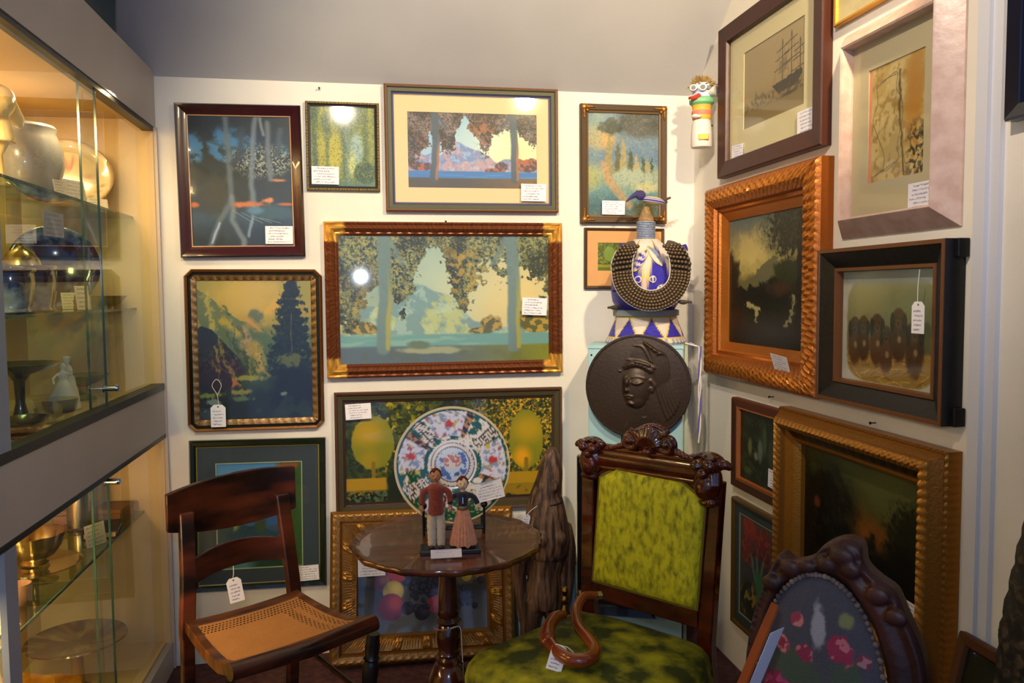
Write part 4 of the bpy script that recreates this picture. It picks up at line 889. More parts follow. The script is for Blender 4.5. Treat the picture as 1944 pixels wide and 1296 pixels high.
MB().add(vs, fs, cs).build('dish', mat('glazed ceramic', rough=0.15, vc=True, coat=0.5), platter)
cd = thing('crystal_dish', 'small cut crystal dish on the top shelf beside the crock', 'dish', (-0.96, 2.76, S1))
MB().lathe([(0.03, 0), (0.034, 0.003), (0.012, 0.012), (0.014, 0.02), (0.05, 0.045), (0.058, 0.062), (0.054, 0.062), (0.04, 0.042), (0.0, 0.026)], n=16).build('bowl', CRYST, cd, smooth=False)
# ---- middle shelf
NAVY = mat('flow blue glaze', '#0e1644', 0.12, color2='#7c84a0', nscale=9, ramp=(0.54, 0.64), coat=0.6)
for (x, y, s_, lb) in ((-0.945, 2.265, 1.0, 'dark blue and white square jar on the middle shelf, nearest the left edge'), (-0.985, 2.50, 1.12, 'dark blue and white square jar with silver dome lid on the middle shelf')):
    t = thing('transferware_jar', lb, 'jar', (x, y, S2), 0.2, 'blue and white jars on the middle shelf')
    mb = MB()
    rings = [(0, 0.068), (0.004, 0.074), (0.012, 0.070), (0.03, 0.074), (0.08, 0.082), (0.105, 0.080), (0.112, 0.086), (0.118, 0.086), (0.118, 0.078), (0.02, 0.064)]
    n = 32; v = []
    for z, r_ in rings:
        for j in range(n):
            a = j*2*math.pi/n+0.1; e = (abs(math.cos(a))**4+abs(math.sin(a))**4)**-0.25; v.append((r_*s_*e*math.cos(a)*0.95, r_*s_*e*math.sin(a)*0.95, z*s_))
    mb.add(v, [(i*n+j, i*n+(j+1) % n, (i+1)*n+(j+1) % n, (i+1)*n+j) for i in range(len(rings)-1) for j in range(n)]+[tuple(range(n-1, -1, -1)), tuple(range((len(rings)-1)*n, len(rings)*n))])
    mb.build('body', NAVY, t)
    if s_ == 1.0: MB().lathe([(0.0, 0.150), (0.008, 0.148), (0.009, 0.140), (0.006, 0.134), (0.03, 0.128), (0.06, 0.121), (0.066, 0.119)], n=24, M=Matrix.Scale(s_, 4)).build('lid', NAVY, t)
    else: lab(MB().lathe([(0.0, 0.205), (0.009, 0.200), (0.005, 0.190), (0.012, 0.184), (0.034, 0.172), (0.048, 0.150), (0.054, 0.128), (0.070, 0.124), (0.072, 0.119)], n=32).build('lid', SILVER, t), 'silver domed lid')
pl = thing('blue_plate', 'round dark blue patterned plate standing upright at the back of the middle shelf', 'plate', (-1.04, 2.90, S2+0.006), math.radians(20), rx=math.radians(-8))
MB().lathe([(0.0, 0), (0.08, 0), (0.09, 0.006), (0.135, 0.014), (0.138, 0.018), (0.132, 0.020), (0.09, 0.012), (0.08, 0.006), (0.0, 0.006)], n=48, M=T(0, 0, 0.138) @ RX(math.pi/2)).build('dish', NAVY, pl)
for k in range(3):
    t = thing('salt_shaker', 'one of three little silver shakers standing together on the middle shelf', 'shaker', (-0.93-0.018*(k % 2), 2.80+0.030*k, S2), group='silver shakers on the middle shelf')
    MB().lathe([(0.012, 0), (0.015, 0.003), (0.013, 0.012), (0.015, 0.028), (0.012, 0.034)], n=16).build('body', SILVER, t); MB().lathe([(0.0125, 0.034), (0.012, 0.044), (0.006, 0.050), (0.0, 0.051)], n=16).build('cap', CHROME, t)
sb = thing('silver_bowl', 'shallow silver bowl on the middle shelf beside the shakers', 'bowl', (-0.91, 2.985, S2))
MB().lathe([(0.025, 0), (0.022, 0.006), (0.05, 0.02), (0.068, 0.042), (0.072, 0.044), (0.066, 0.042), (0.045, 0.024), (0.0, 0.012)], n=32).build('bowl', SILVER, sb)
# ---- floor of the upper section
CHINA = mat('white china', '#d8d4cc', 0.25, color2='#e8e4dc', nscale=20, coat=0.3)
fg = thing('couple_figurine', 'white china figurine of a dancing couple at the bottom of the upper cabinet', 'figurine', (-0.93, 2.63, B1))
mb = MB()
mb.lathe([(0.045, 0), (0.050, 0.006), (0.044, 0.03), (0.030, 0.065), (0.015, 0.092)], c=(0, -0.012, 0), n=20, colf=None)
mb.lathe([(0.028, 0), (0.030, 0.03), (0.022, 0.07), (0.018, 0.10)], c=(0, 0.035, 0), n=16)
mb.ell((0, -0.012, 0.105), (0.014, 0.013, 0.02)).ell((0, -0.008, 0.135), (0.010, 0.010, 0.012)).ell((0, 0.03, 0.115), (0.015, 0.014, 0.025)).ell((0, 0.024, 0.150), (0.010, 0.010, 0.012)).ell((0, 0.024, 0.160), (0.014, 0.014, 0.005))
mb.tube([(0.01, -0.02, 0.115), (0.02, 0.005, 0.11), (0.01, 0.03, 0.12)], 0.0045, 8).tube([(-0.01, -0.02, 0.115), (-0.018, -0.04, 0.10), (-0.01, -0.055, 0.085)], 0.0045, 8)
mb.build('body', CHINA, fg, remesh=0.0035, sm=1)
cp = thing('pedestal_compote', 'wide dark pedestal dish at the bottom of the upper cabinet, far left', 'compote', (-0.98, 2.44, B1))
DKG = mat('dark amber glass', '#3a2a1c', 0.12, spec=0.7, coat=0.5)
MB().lathe([(0.05, 0), (0.052, 0.004), (0.02, 0.015), (0.012, 0.05), (0.015, 0.11), (0.03, 0.13), (0.09, 0.15), (0.105, 0.162), (0.10, 0.162), (0.05, 0.142), (0, 0.138)], n=36).build('bowl', DKG, cp)
cb = thing('cut_glass_bowl', 'dark cut glass bowl beside the white figurine', 'bowl', (-0.86, 2.36, B1))
MB().lathe([(0.03, 0), (0.034, 0.004), (0.05, 0.03), (0.060, 0.068), (0.056, 0.068), (0.044, 0.03), (0, 0.012)], n=14).build('bowl', CRYST, cb, smooth=False)
bd = thing('oval_brown_dish', 'oval brown dish low in the upper cabinet at the far left', 'dish', (-0.88, 2.17, B1))
MB().lathe([(0.06, 0), (0.07, 0.004), (0.10, 0.028), (0.105, 0.040), (0.098, 0.036), (0.06, 0.012), (0, 0.010)], n=36, M=Matrix.Diagonal((0.6, 1.0, 1, 1))).build('dish', mat('brown glaze', '#6a4a2c', 0.2, color2='#3a2414', nscale=14, coat=0.4), bd)
fb = thing('footed_flower_bowl', 'pale footed bowl with leafy rim right of the white figurine', 'bowl', (-0.96, 2.88, B1))
MB().lathe([(0.035, 0), (0.036, 0.004), (0.012, 0.02), (0.015, 0.045), (0.06, 0.065), (0.085, 0.085), (0.080, 0.085), (0.05, 0.068), (0, 0.055)], n=24).build('bowl', mat('olive glass', '#8c8a58', 0.2, coat=0.4), fb)
# ---- lower section
gs = thing('glass_cake_stand', 'clear glass cake stand under the silver bowl', 'cake stand', (-0.93, 2.36, S3))
MB().lathe([(0.055, 0), (0.057, 0.003), (0.018, 0.012), (0.014, 0.03), (0.02, 0.040), (0.115, 0.044), (0.118, 0.050), (0.110, 0.049), (0.0, 0.046)], n=40).build('stand', CRYST, gs)
lb_ = thing('silver_punch_bowl', 'scalloped silver bowl standing on the clear glass cake stand', 'bowl', (-0.93, 2.36, S3+0.0505))
mb = MB(); prof = [(0.034, 0), (0.036, 0.004), (0.028, 0.010), (0.05, 0.024), (0.068, 0.05), (0.078, 0.078), (0.083, 0.086), (0.077, 0.082), (0.064, 0.05), (0.04, 0.024), (0.0, 0.018)]
v = []; n = 60
for r_, z in prof:
    for j in range(n):
        a = j*2*math.pi/n; k = 1+(0.05*math.cos(a*10)*(z/0.086) if z > 0.02 else 0); v.append((r_*k*math.cos(a), r_*k*math.sin(a), z))
mb.add(v, [(i*n+j, i*n+(j+1) % n, (i+1)*n+(j+1) % n, (i+1)*n+j) for i in range(len(prof)-1) for j in range(n)]+[tuple(range(n-1, -1, -1))])
mb.build('bowl', SILVER, lb_)
pot = thing('silver_coffee_pot', 'tall slim silver coffee pot behind the bowl in the lower cabinet', 'coffee pot', (-0.985, 2.86, S3))
MB().lathe([(0.040, 0), (0.042, 0.006), (0.036, 0.012), (0.036, 0.16), (0.026, 0.185), (0.027, 0.225), (0.030, 0.228)], n=32).build('body', SILVER, pot)
MB().lathe([(0.030, 0.228), (0.028, 0.24), (0.014, 0.252), (0.008, 0.26), (0.010, 0.268), (0, 0.274)], n=24).build('lid', SILVER, pot)
MB().tube(spline([(0.0, 0.026, 0.21), (0.0, 0.06, 0.19), (0.0, 0.062, 0.12), (0.0, 0.035, 0.09)], 6), 0.005, 8).build('handle', BRASS, pot)
WOODB = mat('box wood', '#7a4a26', 0.4, color2='#94602f', nscale=10, stretch=(1, 6, 1))
for (x, y, a, w, dp, hh, lb) in ((-1.05, 2.985, 0.2, 0.10, 0.12, 0.05, 'low wooden box on the lower shelf beside the coffee pot'), (-0.915, 2.985, -0.1, 0.10, 0.12, 0.045, 'wooden box with stepped lid at the far end of the lower shelf')):
    t = thing('wooden_box', lb, 'box', (x, y, S3), a, 'wooden boxes on the lower shelf')
    MB().box(-w/2, w/2, -dp/2, dp/2, 0, hh*0.65).build('body', WOODB, t, smooth=False, bevel=0.002); MB().box(-w/2-0.003, w/2+0.003, -dp/2-0.003, dp/2+0.003, hh*0.65+0.001, hh).build('lid', WOODB, t, smooth=False, bevel=0.003)
bk_ = thing('old_book', 'dark bound book lying on the lower shelf at the front', 'book', (-0.89, 2.80, S3), 0.15)
MB().box(-0.05, 0.05, -0.075, 0.075, 0.0, 0.004).box(-0.05, 0.05, -0.075, 0.075, 0.020, 0.024).box(-0.052, -0.048, -0.075, 0.075, 0, 0.024).build('cover', mat('book cloth', '#3a2f28', 0.7), bk_, smooth=False); MB().box(-0.047, 0.046, -0.072, 0.072, 0.0045, 0.0195).build('pages', mat('pages', '#c8b088', 0.8), bk_, smooth=False)
for (x, y, r_, c_, lb) in ((-0.93, 2.07, 0.035, '#7a3c28', 'reddish brown cup on the lower shelf near the left post'), (-0.90, 2.185, 0.026, '#8a6a54', 'small silver cup on the lower shelf in front of the bowl stand')):
    t = thing('small_cup', lb, 'cup', (x, y, S3)); MB().lathe([(r_*0.6, 0), (r_*0.7, 0.004), (r_, 0.02), (r_*1.05, 0.055), (r_*0.95, 0.055), (r_*0.85, 0.02), (0, 0.01)], n=24).build('bowl', mat('cup '+c_, c_, 0.25, metal=0.5), t)
AMB = mat('amber glass', '#b07a20', 0.12, color2='#8a4a14', nscale=12, coat=0.5, spec=0.7)
for (x, y, z, r_, tl, lb) in ((-0.92, 2.10, B0+0.28, 0.12, 0, 'large amber glass plate low in the cabinet at the left'), (-0.90, 2.28, B0+0.20, 0.10, 0, 'amber glass plate with lobed rim, lowest in the cabinet')):
    t = thing('amber_plate', lb, 'plate', (x, y, z), group='amber glass plates'); mb = MB(); v = []; n = 48; prof = [(0, 0), (0.55, 0), (0.62, 0.006), (0.98, 0.016), (1.0, 0.02), (0.6, 0.012), (0, 0.006)]
    for q, zz in prof:
        for j in range(n): a = j*2*math.pi/n; k = r_*q*(1+0.03*math.cos(a*8)*(q > 0.9)); v.append((k*math.cos(a), k*math.sin(a), zz))
    mb.add(v, [(i*n+j, i*n+(j+1) % n, (i+1)*n+(j+1) % n, (i+1)*n+j) for i in range(len(prof)-1) for j in range(n)]); mb.build('dish', AMB, t)
    MB().lathe([(0.05, B0-z), (0.045, B0-z+0.01), (0.02, B0-z+0.03), (0.014, -0.02), (0.04, 0.0)], n=20).build('foot', AMB, t)
fp = thing('floral_plate', 'large shallow plate with brown flowers standing in the bottom of the cabinet', 'plate', (-0.96, 2.72, B0+0.16))
pp = Pic(0.3, 0.3, 0.003, 81, base='#8c6c44'); pp.speck(np.ones_like(pp.U), ['#a88858', '#5c3424', '#6c2c1c'], 9, 0.55)
mb = MB(); mb.lathe([(0.0, 0.006), (0.06, 0.006), (0.10, 0.010), (0.15, 0.022), (0.152, 0.018), (0.10, 0.003), (0.0, 0.0)], n=48, colf=lambda a, t, r_, z: pp.sample(0.5+r_*math.cos(a)/0.31, 0.5+r_*math.sin(a)/0.31))
mb.build('dish', mat('glazed ceramic', rough=0.15, vc=True, coat=0.5), fp); MB().lathe([(0.05, -0.16), (0.045, -0.15), (0.02, -0.13), (0.018, -0.02), (0.05, 0.001)], n=20).build('foot', AMB, fp)
# price cards inside the cabinet
def cabcard(lb, x, y, z, w, h, seed, rz=math.radians(75), tl=-0.15, col='#e4d8bc'):
    return card(lb, T(x, y, z+h/2) @ RZ(rz) @ RX(tl), w, h, seed, col, '#7c705c', lines=5)
cabcard('price card leaning on the grey crock, left of two', -0.86, 2.465, S1+0.001, 0.05, 0.045, 201, math.radians(70), col='#c8c0b4')
cabcard('price card leaning on the grey crock, right of two', -0.86, 2.575, S1+0.001, 0.09, 0.06, 202, math.radians(70), col='#c8c0b4')
cabcard('blank-looking price card at the far end of the top shelf', -0.90, 2.915, S1+0.001, 0.07, 0.045, 203, math.radians(50))
cabcard('purple-tinged price card hanging below the top shelf at the left', -0.88, 2.46, S1-0.115, 0.10, 0.07, 204, math.radians(80), 0, '#b0a4b4')
cabcard('tall price card beside the second blue jar', -0.88, 2.665, S2+0.001, 0.05, 0.075, 205, math.radians(60))
cabcard('price card behind the three silver shakers', -0.99, 2.87, S2+0.001, 0.05, 0.055, 206, math.radians(50))
cabcard('price card in front of the wooden boxes in the lower cabinet', -0.87, 2.66, S3+0.001, 0.075, 0.07, 207, math.radians(60))
cabcard('cream price card lying at the front of the lower shelf near the left post', -0.87, 2.00, S3+0.001, 0.085, 0.065, 208, math.radians(70), -0.5, '#f4e8cc')
cabcard('cream price card below the lower glass shelf at the left', -0.87, 1.93, S3-0.12, 0.07, 0.07, 209, math.radians(70), -0.2, '#f0d8a8')

# ================================================================ ROUND TABLE
DW = mat('dark mahogany', '#2c1108', 0.18, color2='#4c2010', nscale=6, stretch=(1, 5, 1), coat=0.5, spec=0.6)
TOPW = mat('polished table top', '#6c3818', 0.24, color2='#46200e', nscale=4, stretch=(1.5, 9, 1), coat=0.4, det=8)
TX, TY, TZ = 0.205, 2.215, 0.70
tb = thing('pedestal_table', 'round dark wooden pedestal table with scalloped edge in front of the pictures', 'table', (TX, TY, 0))
mb = MB(); n = 192; v = []
prof = [(0.0, TZ-0.018), (0.90, TZ-0.018), (0.975, TZ-0.016), (1.0, TZ-0.008), (1.003, TZ-0.002), (0.99, TZ+0.003), (0.972, TZ+0.001), (0.955, TZ-0.004), (0.93, TZ-0.0055), (0.90, TZ-0.006), (0.6, TZ-0.006), (0.0, TZ-0.006)]
for q, z in prof:
    for j in range(n):
        a = j*2*math.pi/n; sc = 1+(0.022*abs(math.cos(a*6))**0.6+0.010*math.cos(a*24)-0.015)*(q > 0.912); v.append((0.27*q*sc*math.cos(a), 0.27*q*sc*math.sin(a), z))
mb.add(v, [(i*n+j, i*n+(j+1) % n, (i+1)*n+(j+1) % n, (i+1)*n+j) for i in range(len(prof)-1) for j in range(n)])
mb.build('tabletop', TOPW, tb, ang=50)
MB().lathe([(0.085, TZ-0.019), (0.08, TZ-0.030), (0.03, TZ-0.035), (0.026, TZ-0.045), (0.029, TZ-0.06), (0.024, TZ-0.065), (0.025, TZ-0.11), (0.030, 0.50), (0.033, 0.485), (0.028, 0.475), (0.036, 0.463), (0.026, 0.452), (0.036, 0.43), (0.034, 0.40), (0.030, 0.375), (0.034, 0.368), (0.029, 0.36), (0.036, 0.352),
            (0.034, 0.34), (0.040, 0.335), (0.052, 0.31), (0.066, 0.27), (0.068, 0.24), (0.055, 0.20), (0.045, 0.18), (0.05, 0.17), (0.045, 0.15), (0.0, 0.14)][::-1], n=40).build('column', DW, tb)
for k in range(3):
    a = k*2*math.pi/3+0.5; pts = spline([(0.03*math.cos(a), 0.03*math.sin(a), 0.17), (0.12*math.cos(a), 0.12*math.sin(a), 0.16), (0.20*math.cos(a), 0.20*math.sin(a), 0.07), (0.26*math.cos(a), 0.26*math.sin(a), 0.022)], 6)
    MB().tube(pts, [0.03-0.014*i/(len(pts)-1) for i in range(len(pts))], 12).ell((0.265*math.cos(a), 0.265*math.sin(a), 0.018), (0.028, 0.028, 0.018)).build('leg', DW, tb)

# ================================================================ THE BIG PLATE ON ITS STAND
PX_, PY_, PZ_ = 0.235, 2.335, 0.888
R_ = 0.172
pp = Pic(2*R_, 2*R_, 0.0009, 90, base='#e4dedc')
dx = (pp.U-0.5)*2; dy = (pp.V-0.5)*2; rad = np.hypot(dx, dy); an = np.degrees(np.arctan2(dx, -dy))  # 0 = up, clockwise
n2 = pp.noise(26, 26, 2); n3 = pp.noise(44, 44, 3, 2); n1 = pp.noise(12, 12, 4, 2)
ringm = ((rad > 0.42) & (rad < 0.97)).astype(float)
pp.mix(ringm, '#1e6048')
pp.mix(ringm*pp.sm(pp.noise(17, 17, 4, 2), 0.60, 0.63), '#e8ddd0'); pp.mix(ringm*((n2 > 0.44) & (n2 < 0.47)).astype(float), '#b8a448')
def sector(a0, a1, r0=0.5, r1=0.93):
    A = (an-a0) % 360; return ((A < (a1-a0) % 360) & (rad > r0) & (rad < r1)).astype(float)
for a0, a1 in ((-30, 17), (62, 108), (195, 217), (262, 300)):
    k = sector(a0, a1); pp.mix(k, '#dcd8e0'); pp.mix(k*pp.sm(pp.noise(32, 32, 7, 3), 0.54, 0.62)*0.8, '#7c90a8'); pp.mix(k*pp.sm(pp.noise(30, 30, 8, 2), 0.66, 0.72), '#b0685c'); pp.mix(k*pp.sm(pp.noise(34, 34, 9, 2), 0.70, 0.75), '#bcae54')
for a0, a1, c_ in ((17, 25, '#402418'), (108, 118, '#402418'), (300, 309, '#503018'), (190, 196, '#702c24')):
    k = sector(a0, a1, 0.5, 0.95); pp.mix(k, c_); pp.mix(k*pp.sm(n3, 0.5, 0.58), '#b88c48')
lat = (((np.abs(((dx+dy)*13) % 1-0.5) < 0.11) | (np.abs(((dx-dy)*13) % 1-0.5) < 0.11))).astype(float)
for a0, a1 in ((46, 60), (-46, -34), (228, 246)): k = sector(a0, a1, 0.5, 0.95); pp.mix(k, '#e0d4c4'); pp.mix(k*lat, '#3a2820')
for cx, cy in ((0.48, 0.15), (0.14, 0.42), (0.85, 0.47)):
    pp.mix(pp.ell(cx, cy, 0.035, 0.028, 0.2, warp=(n2-0.5)*1.2), '#c83c24')
pp.mix(pp.ell(0.20, 0.56, 0.022, 0.02, 0.2, warp=(n2-0.5)), '#d0bc50'); pp.mix(pp.ell(0.81, 0.35, 0.022, 0.024, 0.2, warp=(n2-0.5)), '#d0bc50')
pp.mix((rad < 0.40).astype(float), '#d8cabc'); pp.mix((np.abs(rad-0.375) < 0.008).astype(float), '#242838'); pp.mix((rad < 0.30).astype(float), '#c4ccd4')
pp.mix((np.abs(rad-0.30+0.006*np.sin(np.radians(an)*40)) < 0.010).astype(float), '#2c1c24'); pp.mix(((rad < 0.27) & (rad > 0.15)).astype(float)*pp.sm(n2, 0.5, 0.58), '#4c64a0')
pp.mix(pp.ell(0.5, 0.47, 0.08, 0.06, 0.1), '#d8c8b8'); pp.mix(pp.ell(0.5, 0.47, 0.08, 0.06, 0.1)*pp.sm(n3, 0.5, 0.56), '#b86c58')
pp.mix(((rad > 0.935) & (rad < 0.965)).astype(float), '#1e5c48'); pp.mix((rad > 0.965).astype(float), '#d8c494')
plate = thing('porcelain_charger', 'large round porcelain charger with green scrolls and red flowers, on a black stand', 'plate', (PX_, PY_, PZ_), math.radians(-5), rx=math.radians(-11))
mb = MB(); NR, NA = 60, 160; v = []; cs = []
for i in range(NR+1):
    q = i/NR; yy = -(0.0 if q < 0.4 else 0.020*((q-0.4)/0.6)**1.2)
    for j in range(NA):
        a = j*2*math.pi/NA; v.append((R_*q*math.cos(a), yy, R_*q*math.sin(a))); cs.append(pp.sample(0.5+0.5*q*math.cos(a), 0.5-0.5*q*math.sin(a)))
m0 = len(v)
for q, yy in ((1.0, -0.0155), (0.6, 0.0), (0.55, 0.008), (0.5, 0.004), (0.0, 0.004)):
    for j in range(NA): a = j*2*math.pi/NA; v.append((R_*q*math.cos(a), yy, R_*q*math.sin(a))); cs.append(tuple(lin('#d8d0c4')))
mb.add(v, [(i*NA+j, i*NA+(j+1) % NA, (i+1)*NA+(j+1) % NA, (i+1)*NA+j) for i in range(NR+5) for j in range(NA)], cs)
mb.build('dish', mat('porcelain glaze', rough=0.12, vc=True, coat=0.6, spec=0.6), plate, ang=60)
ps = thing('plate_stand', 'black iron easel stand holding the porcelain charger', 'plate stand', (PX_, PY_-0.02, TZ-0.006), math.radians(-5))
mb = MB(); rW = 0.0035
for s_ in (-1, 1):
    x = s_*0.088
    mb.tube([(x, -0.055, 0.085), (x, -0.050, 0.004), (x, 0.10, 0.004)], rW, 10); mb.ell((x, -0.055, 0.090), 0.0105)
    mb.tube([(x, 0.00, 0.004), (x*0.8, 0.075, 0.15), (x*0.7, 0.085, 0.19)], rW, 10)
mb.tube([(-0.088, 0.02, 0.004), (0.088, 0.02, 0.004)], rW, 10).tube([(-0.066, 0.08, 0.17), (0.066, 0.08, 0.17)], rW, 10)
mb.tube([(-0.088, -0.045, 0.018), (0.088, -0.045, 0.018)], rW, 10)
mb.build('wire_frame', BLACKM, ps)
card('curled price card with handwriting stuck on the lower right of the porcelain charger', T(0.335, 2.250, 0.824) @ RZ(math.radians(-12)) @ RX(math.radians(-14)) @ RY(math.radians(-14)), 0.080, 0.055, 90, '#e4dcd4', curl=0.006)
# ---- dolls
DB = thing('doll_base', 'black rectangular slab on the table under the two cloth dolls', 'base', (0.205, 2.125, TZ-0.006), math.radians(-4))
MB().box(-0.082, 0.082, -0.034, 0.034, 0, 0.012).build('slab', BLACKM, DB, smooth=False, bevel=0.002)
def cloth(n_, c1, c2): return mat(n_, c1, 0.95, color2=c2, nscale=120, bump=0.5, bscale=400, sheen=0.3)
SKIN = mat('doll cloth skin', '#b8805c', 0.85, color2='#a87250', nscale=80); SKIN2 = mat('doll pale cloth skin', '#d8b48c', 0.85)
HAIR = mat('doll wool hair', '#7a3216', 0.95, color2='#5a200e', nscale=150, bump=0.9, bscale=500)
def doll_head(t, z, skin, s_=1.0, x=0.0):
    MB().ell((x, 0, z), (0.0145*s_, 0.013*s_, 0.018*s_)).tube([(x, 0, z-0.012), (x, 0, z-0.028)], 0.007*s_, 12).ell((x, -0.013*s_, z-0.002), (0.0028, 0.003, 0.004)).ell((x-0.0145*s_, 0.001, z), (0.003, 0.004, 0.005)).ell((x+0.0145*s_, 0.001, z), (0.003, 0.004, 0.005)).build('head', skin, t, remesh=0.0016, sm=2)
    EM = mat('doll eyes', '#20242c', 0.4)
    for q in (-1, 1): MB().ell((x+q*0.0055, -0.0118*s_, z+0.003), (0.0016, 0.0012, 0.0014), 8, 6).build('eye', EM, t)
    MB().tube([(x-0.004, -0.0118*s_, z-0.0085), (x, -0.0126*s_, z-0.0095), (x+0.004, -0.0118*s_, z-0.0085)], 0.0007, 6).build('mouth', mat('doll lips', '#8c3428', 0.6), t)
    mb = MB(); r_ = random.Random(9)
    for k in range(70):
        a = r_.uniform(0, 2*math.pi); b = r_.uniform(-0.1, 1.5); cx = math.cos(b)*math.cos(a); cy = math.cos(b)*math.sin(a); cz = math.sin(b)
        if cy < -0.25 and b < 0.75: continue
        mb.ell((x+cx*0.0145*s_, cy*0.0135*s_, z+0.002+cz*0.0175*s_), 0.0038, 8, 6)
    mb.build('hair', HAIR, t, remesh=0.0014)
man = thing('cloth_doll', 'cloth doll in rust red shirt and cream trousers, standing left on the black slab', 'doll', (0.168, 2.128, TZ+0.0065), math.radians(-6))
z0 = 0.196
doll_head(man, z0, SKIN)
MB().tube(spline([(0, 0, 0.176), (0, 0, 0.168), (0, 0, 0.150), (0, 0, 0.125), (0, 0, 0.100), (0, 0, 0.092)], 3), [0.010, 0.013, 0.018, 0.021, 0.0225, 0.022, 0.0215, 0.021, 0.020, 0.020, 0.0205, 0.021, 0.022, 0.0225, 0.023, 0.022][:16], 20, sx=1.0).tube(spline([(-0.015, 0, 0.163), (-0.034, -0.002, 0.150), (-0.038, -0.006, 0.120)], 5), 0.0085, 12).tube(spline([(0.015, 0, 0.163), (0.034, -0.002, 0.152), (0.040, -0.006, 0.126)], 5), 0.0085, 12).build('shirt', cloth('rust felt', '#7c2c18', '#8c3820'), man, remesh=0.0022, sm=1)
for s_, zz in ((-1, 0.116), (1, 0.121)): MB().ell((s_*0.039, -0.007, zz-0.006), (0.006, 0.005, 0.009)).tube([(s_*0.037, -0.009, zz-0.006), (s_*0.033, -0.013, zz-0.012)], [0.0028, 0.002], 8).tube([(s_*0.039, -0.008, zz-0.012), (s_*0.039, -0.009, zz-0.020)], [0.004, 0.0026], 8).build('hand', SKIN, man)
for s_ in (-1, 1):
    pts = [(s_*0.010, 0, 0.096), (s_*0.0125, 0, 0.06), (s_*0.0120, 0, 0.03), (s_*0.0125, 0, 0.006)]
    MB().tube(spline(pts, 6), [0.0135-0.0025*i/18+0.0006*math.sin(i*2.1) for i in range(19)], 16).build('trouser_leg', cloth('cream canvas', '#d0bc9c', '#c4ae8c'), man)
    MB().ell((s_*0.013, -0.007, 0.0035), (0.007, 0.013, 0.0048)).build('shoe', mat('doll shoe', '#5a2c20', 0.6), man)
lady = thing('cloth_doll', 'cloth doll in black blouse and long peach pleated skirt, standing right on the slab', 'doll', (0.241, 2.122, TZ+0.0065), math.radians(-6))
doll_head(lady, 0.172, SKIN2, 0.98)
MB().tube(spline([(0, 0, 0.152), (0, 0, 0.144), (0, 0, 0.130), (0, 0, 0.108)], 4), [0.009, 0.012, 0.015, 0.017, 0.018, 0.018, 0.0178, 0.017, 0.016, 0.015, 0.0145, 0.014, 0.014], 20).tube(spline([(-0.012, 0, 0.143), (-0.030, -0.003, 0.136), (-0.036, -0.008, 0.118)], 5), 0.0075, 12).tube(spline([(0.012, 0, 0.143), (0.030, -0.003, 0.136), (0.040, -0.008, 0.118)], 5), 0.0075, 12).build('blouse', cloth('black velvet', '#181620', '#221e2c'), lady, remesh=0.002, sm=1)
for s_ in (-1, 1): MB().ell((s_*0.0385, -0.010, 0.111), (0.0042, 0.004, 0.006)).tube([(s_*0.0385, -0.011, 0.107), (s_*0.039, -0.012, 0.100)], [0.003, 0.002], 8).tube([(s_*0.036, -0.012, 0.110), (s_*0.033, -0.015, 0.106)], [0.002, 0.0015], 8).build('hand', SKIN2, lady)
mb = MB(); v = []; n = 96; lv = [(0.006, 0.0365), (0.03, 0.032), (0.06, 0.0255), (0.09, 0.018), (0.106, 0.0145), (0.109, 0.012)]
for z, r_ in lv:
    for j in range(n):
        a = j*2*math.pi/n; k = r_*(1+0.055*math.sin(a*22)+0.03*math.sin(a*9)); v.append((k*math.cos(a), k*0.72*math.sin(a), z))
mb.add(v, [(i*n+j, i*n+(j+1) % n, (i+1)*n+(j+1) % n, (i+1)*n+j) for i in range(len(lv)-1) for j in range(n)]+[tuple(range(n-1, -1, -1)), tuple(range((len(lv)-1)*n, len(lv)*n))])
mb.build('skirt', cloth('peach paper cloth', '#c88058', '#d89470'), lady)
MB().lathe([(0.0145, 0.103), (0.0165, 0.106), (0.0160, 0.111), (0.0145, 0.113)], n=24).build('belt', mat('beaded belt', '#7c6448', 0.5, metal=0.4), lady)
MB().tube([(0, -0.016, 0.140), (0, -0.0185, 0.126)], 0.0018, 6).ell((0, -0.019, 0.124), 0.003).build('necklace', CHROME, lady)
for s_ in (-1, 1): MB().ell((s_*0.012, -0.016, 0.0035), (0.007, 0.012, 0.0045)).build('shoe', mat('doll pale shoe', '#b08468', 0.7), lady)
card('price card lying at the front of the table before the dolls', T(0.188, 2.062, TZ+0.006) @ RZ(-0.05) @ RX(math.radians(-52)), 0.082, 0.026, 91, '#e8dcdc', lines=2, curl=0.004)
# table price string
tt = hangtag('table price tag on a white string, seen edge-on against the dark column', [(TX+0.002, TY-0.040, 0.455), (TX+0.030, TY-0.034, 0.452), (TX+0.034, TY-0.040, 0.40), (TX+0.036, TY-0.042, 0.355)], T(TX+0.036, TY-0.043, 0.355) @ RZ(math.radians(78)), 0.03, 0.05, 300)
MB().tube([(0.0405*math.cos(a*0.35), 0.0405*math.sin(a*0.35), 0.452+0.006*math.cos(a*0.35)) for a in range(19)], 0.0016, 6).build('twine_loop', mat('jute twine', '#9c6c44', 0.9), tb)

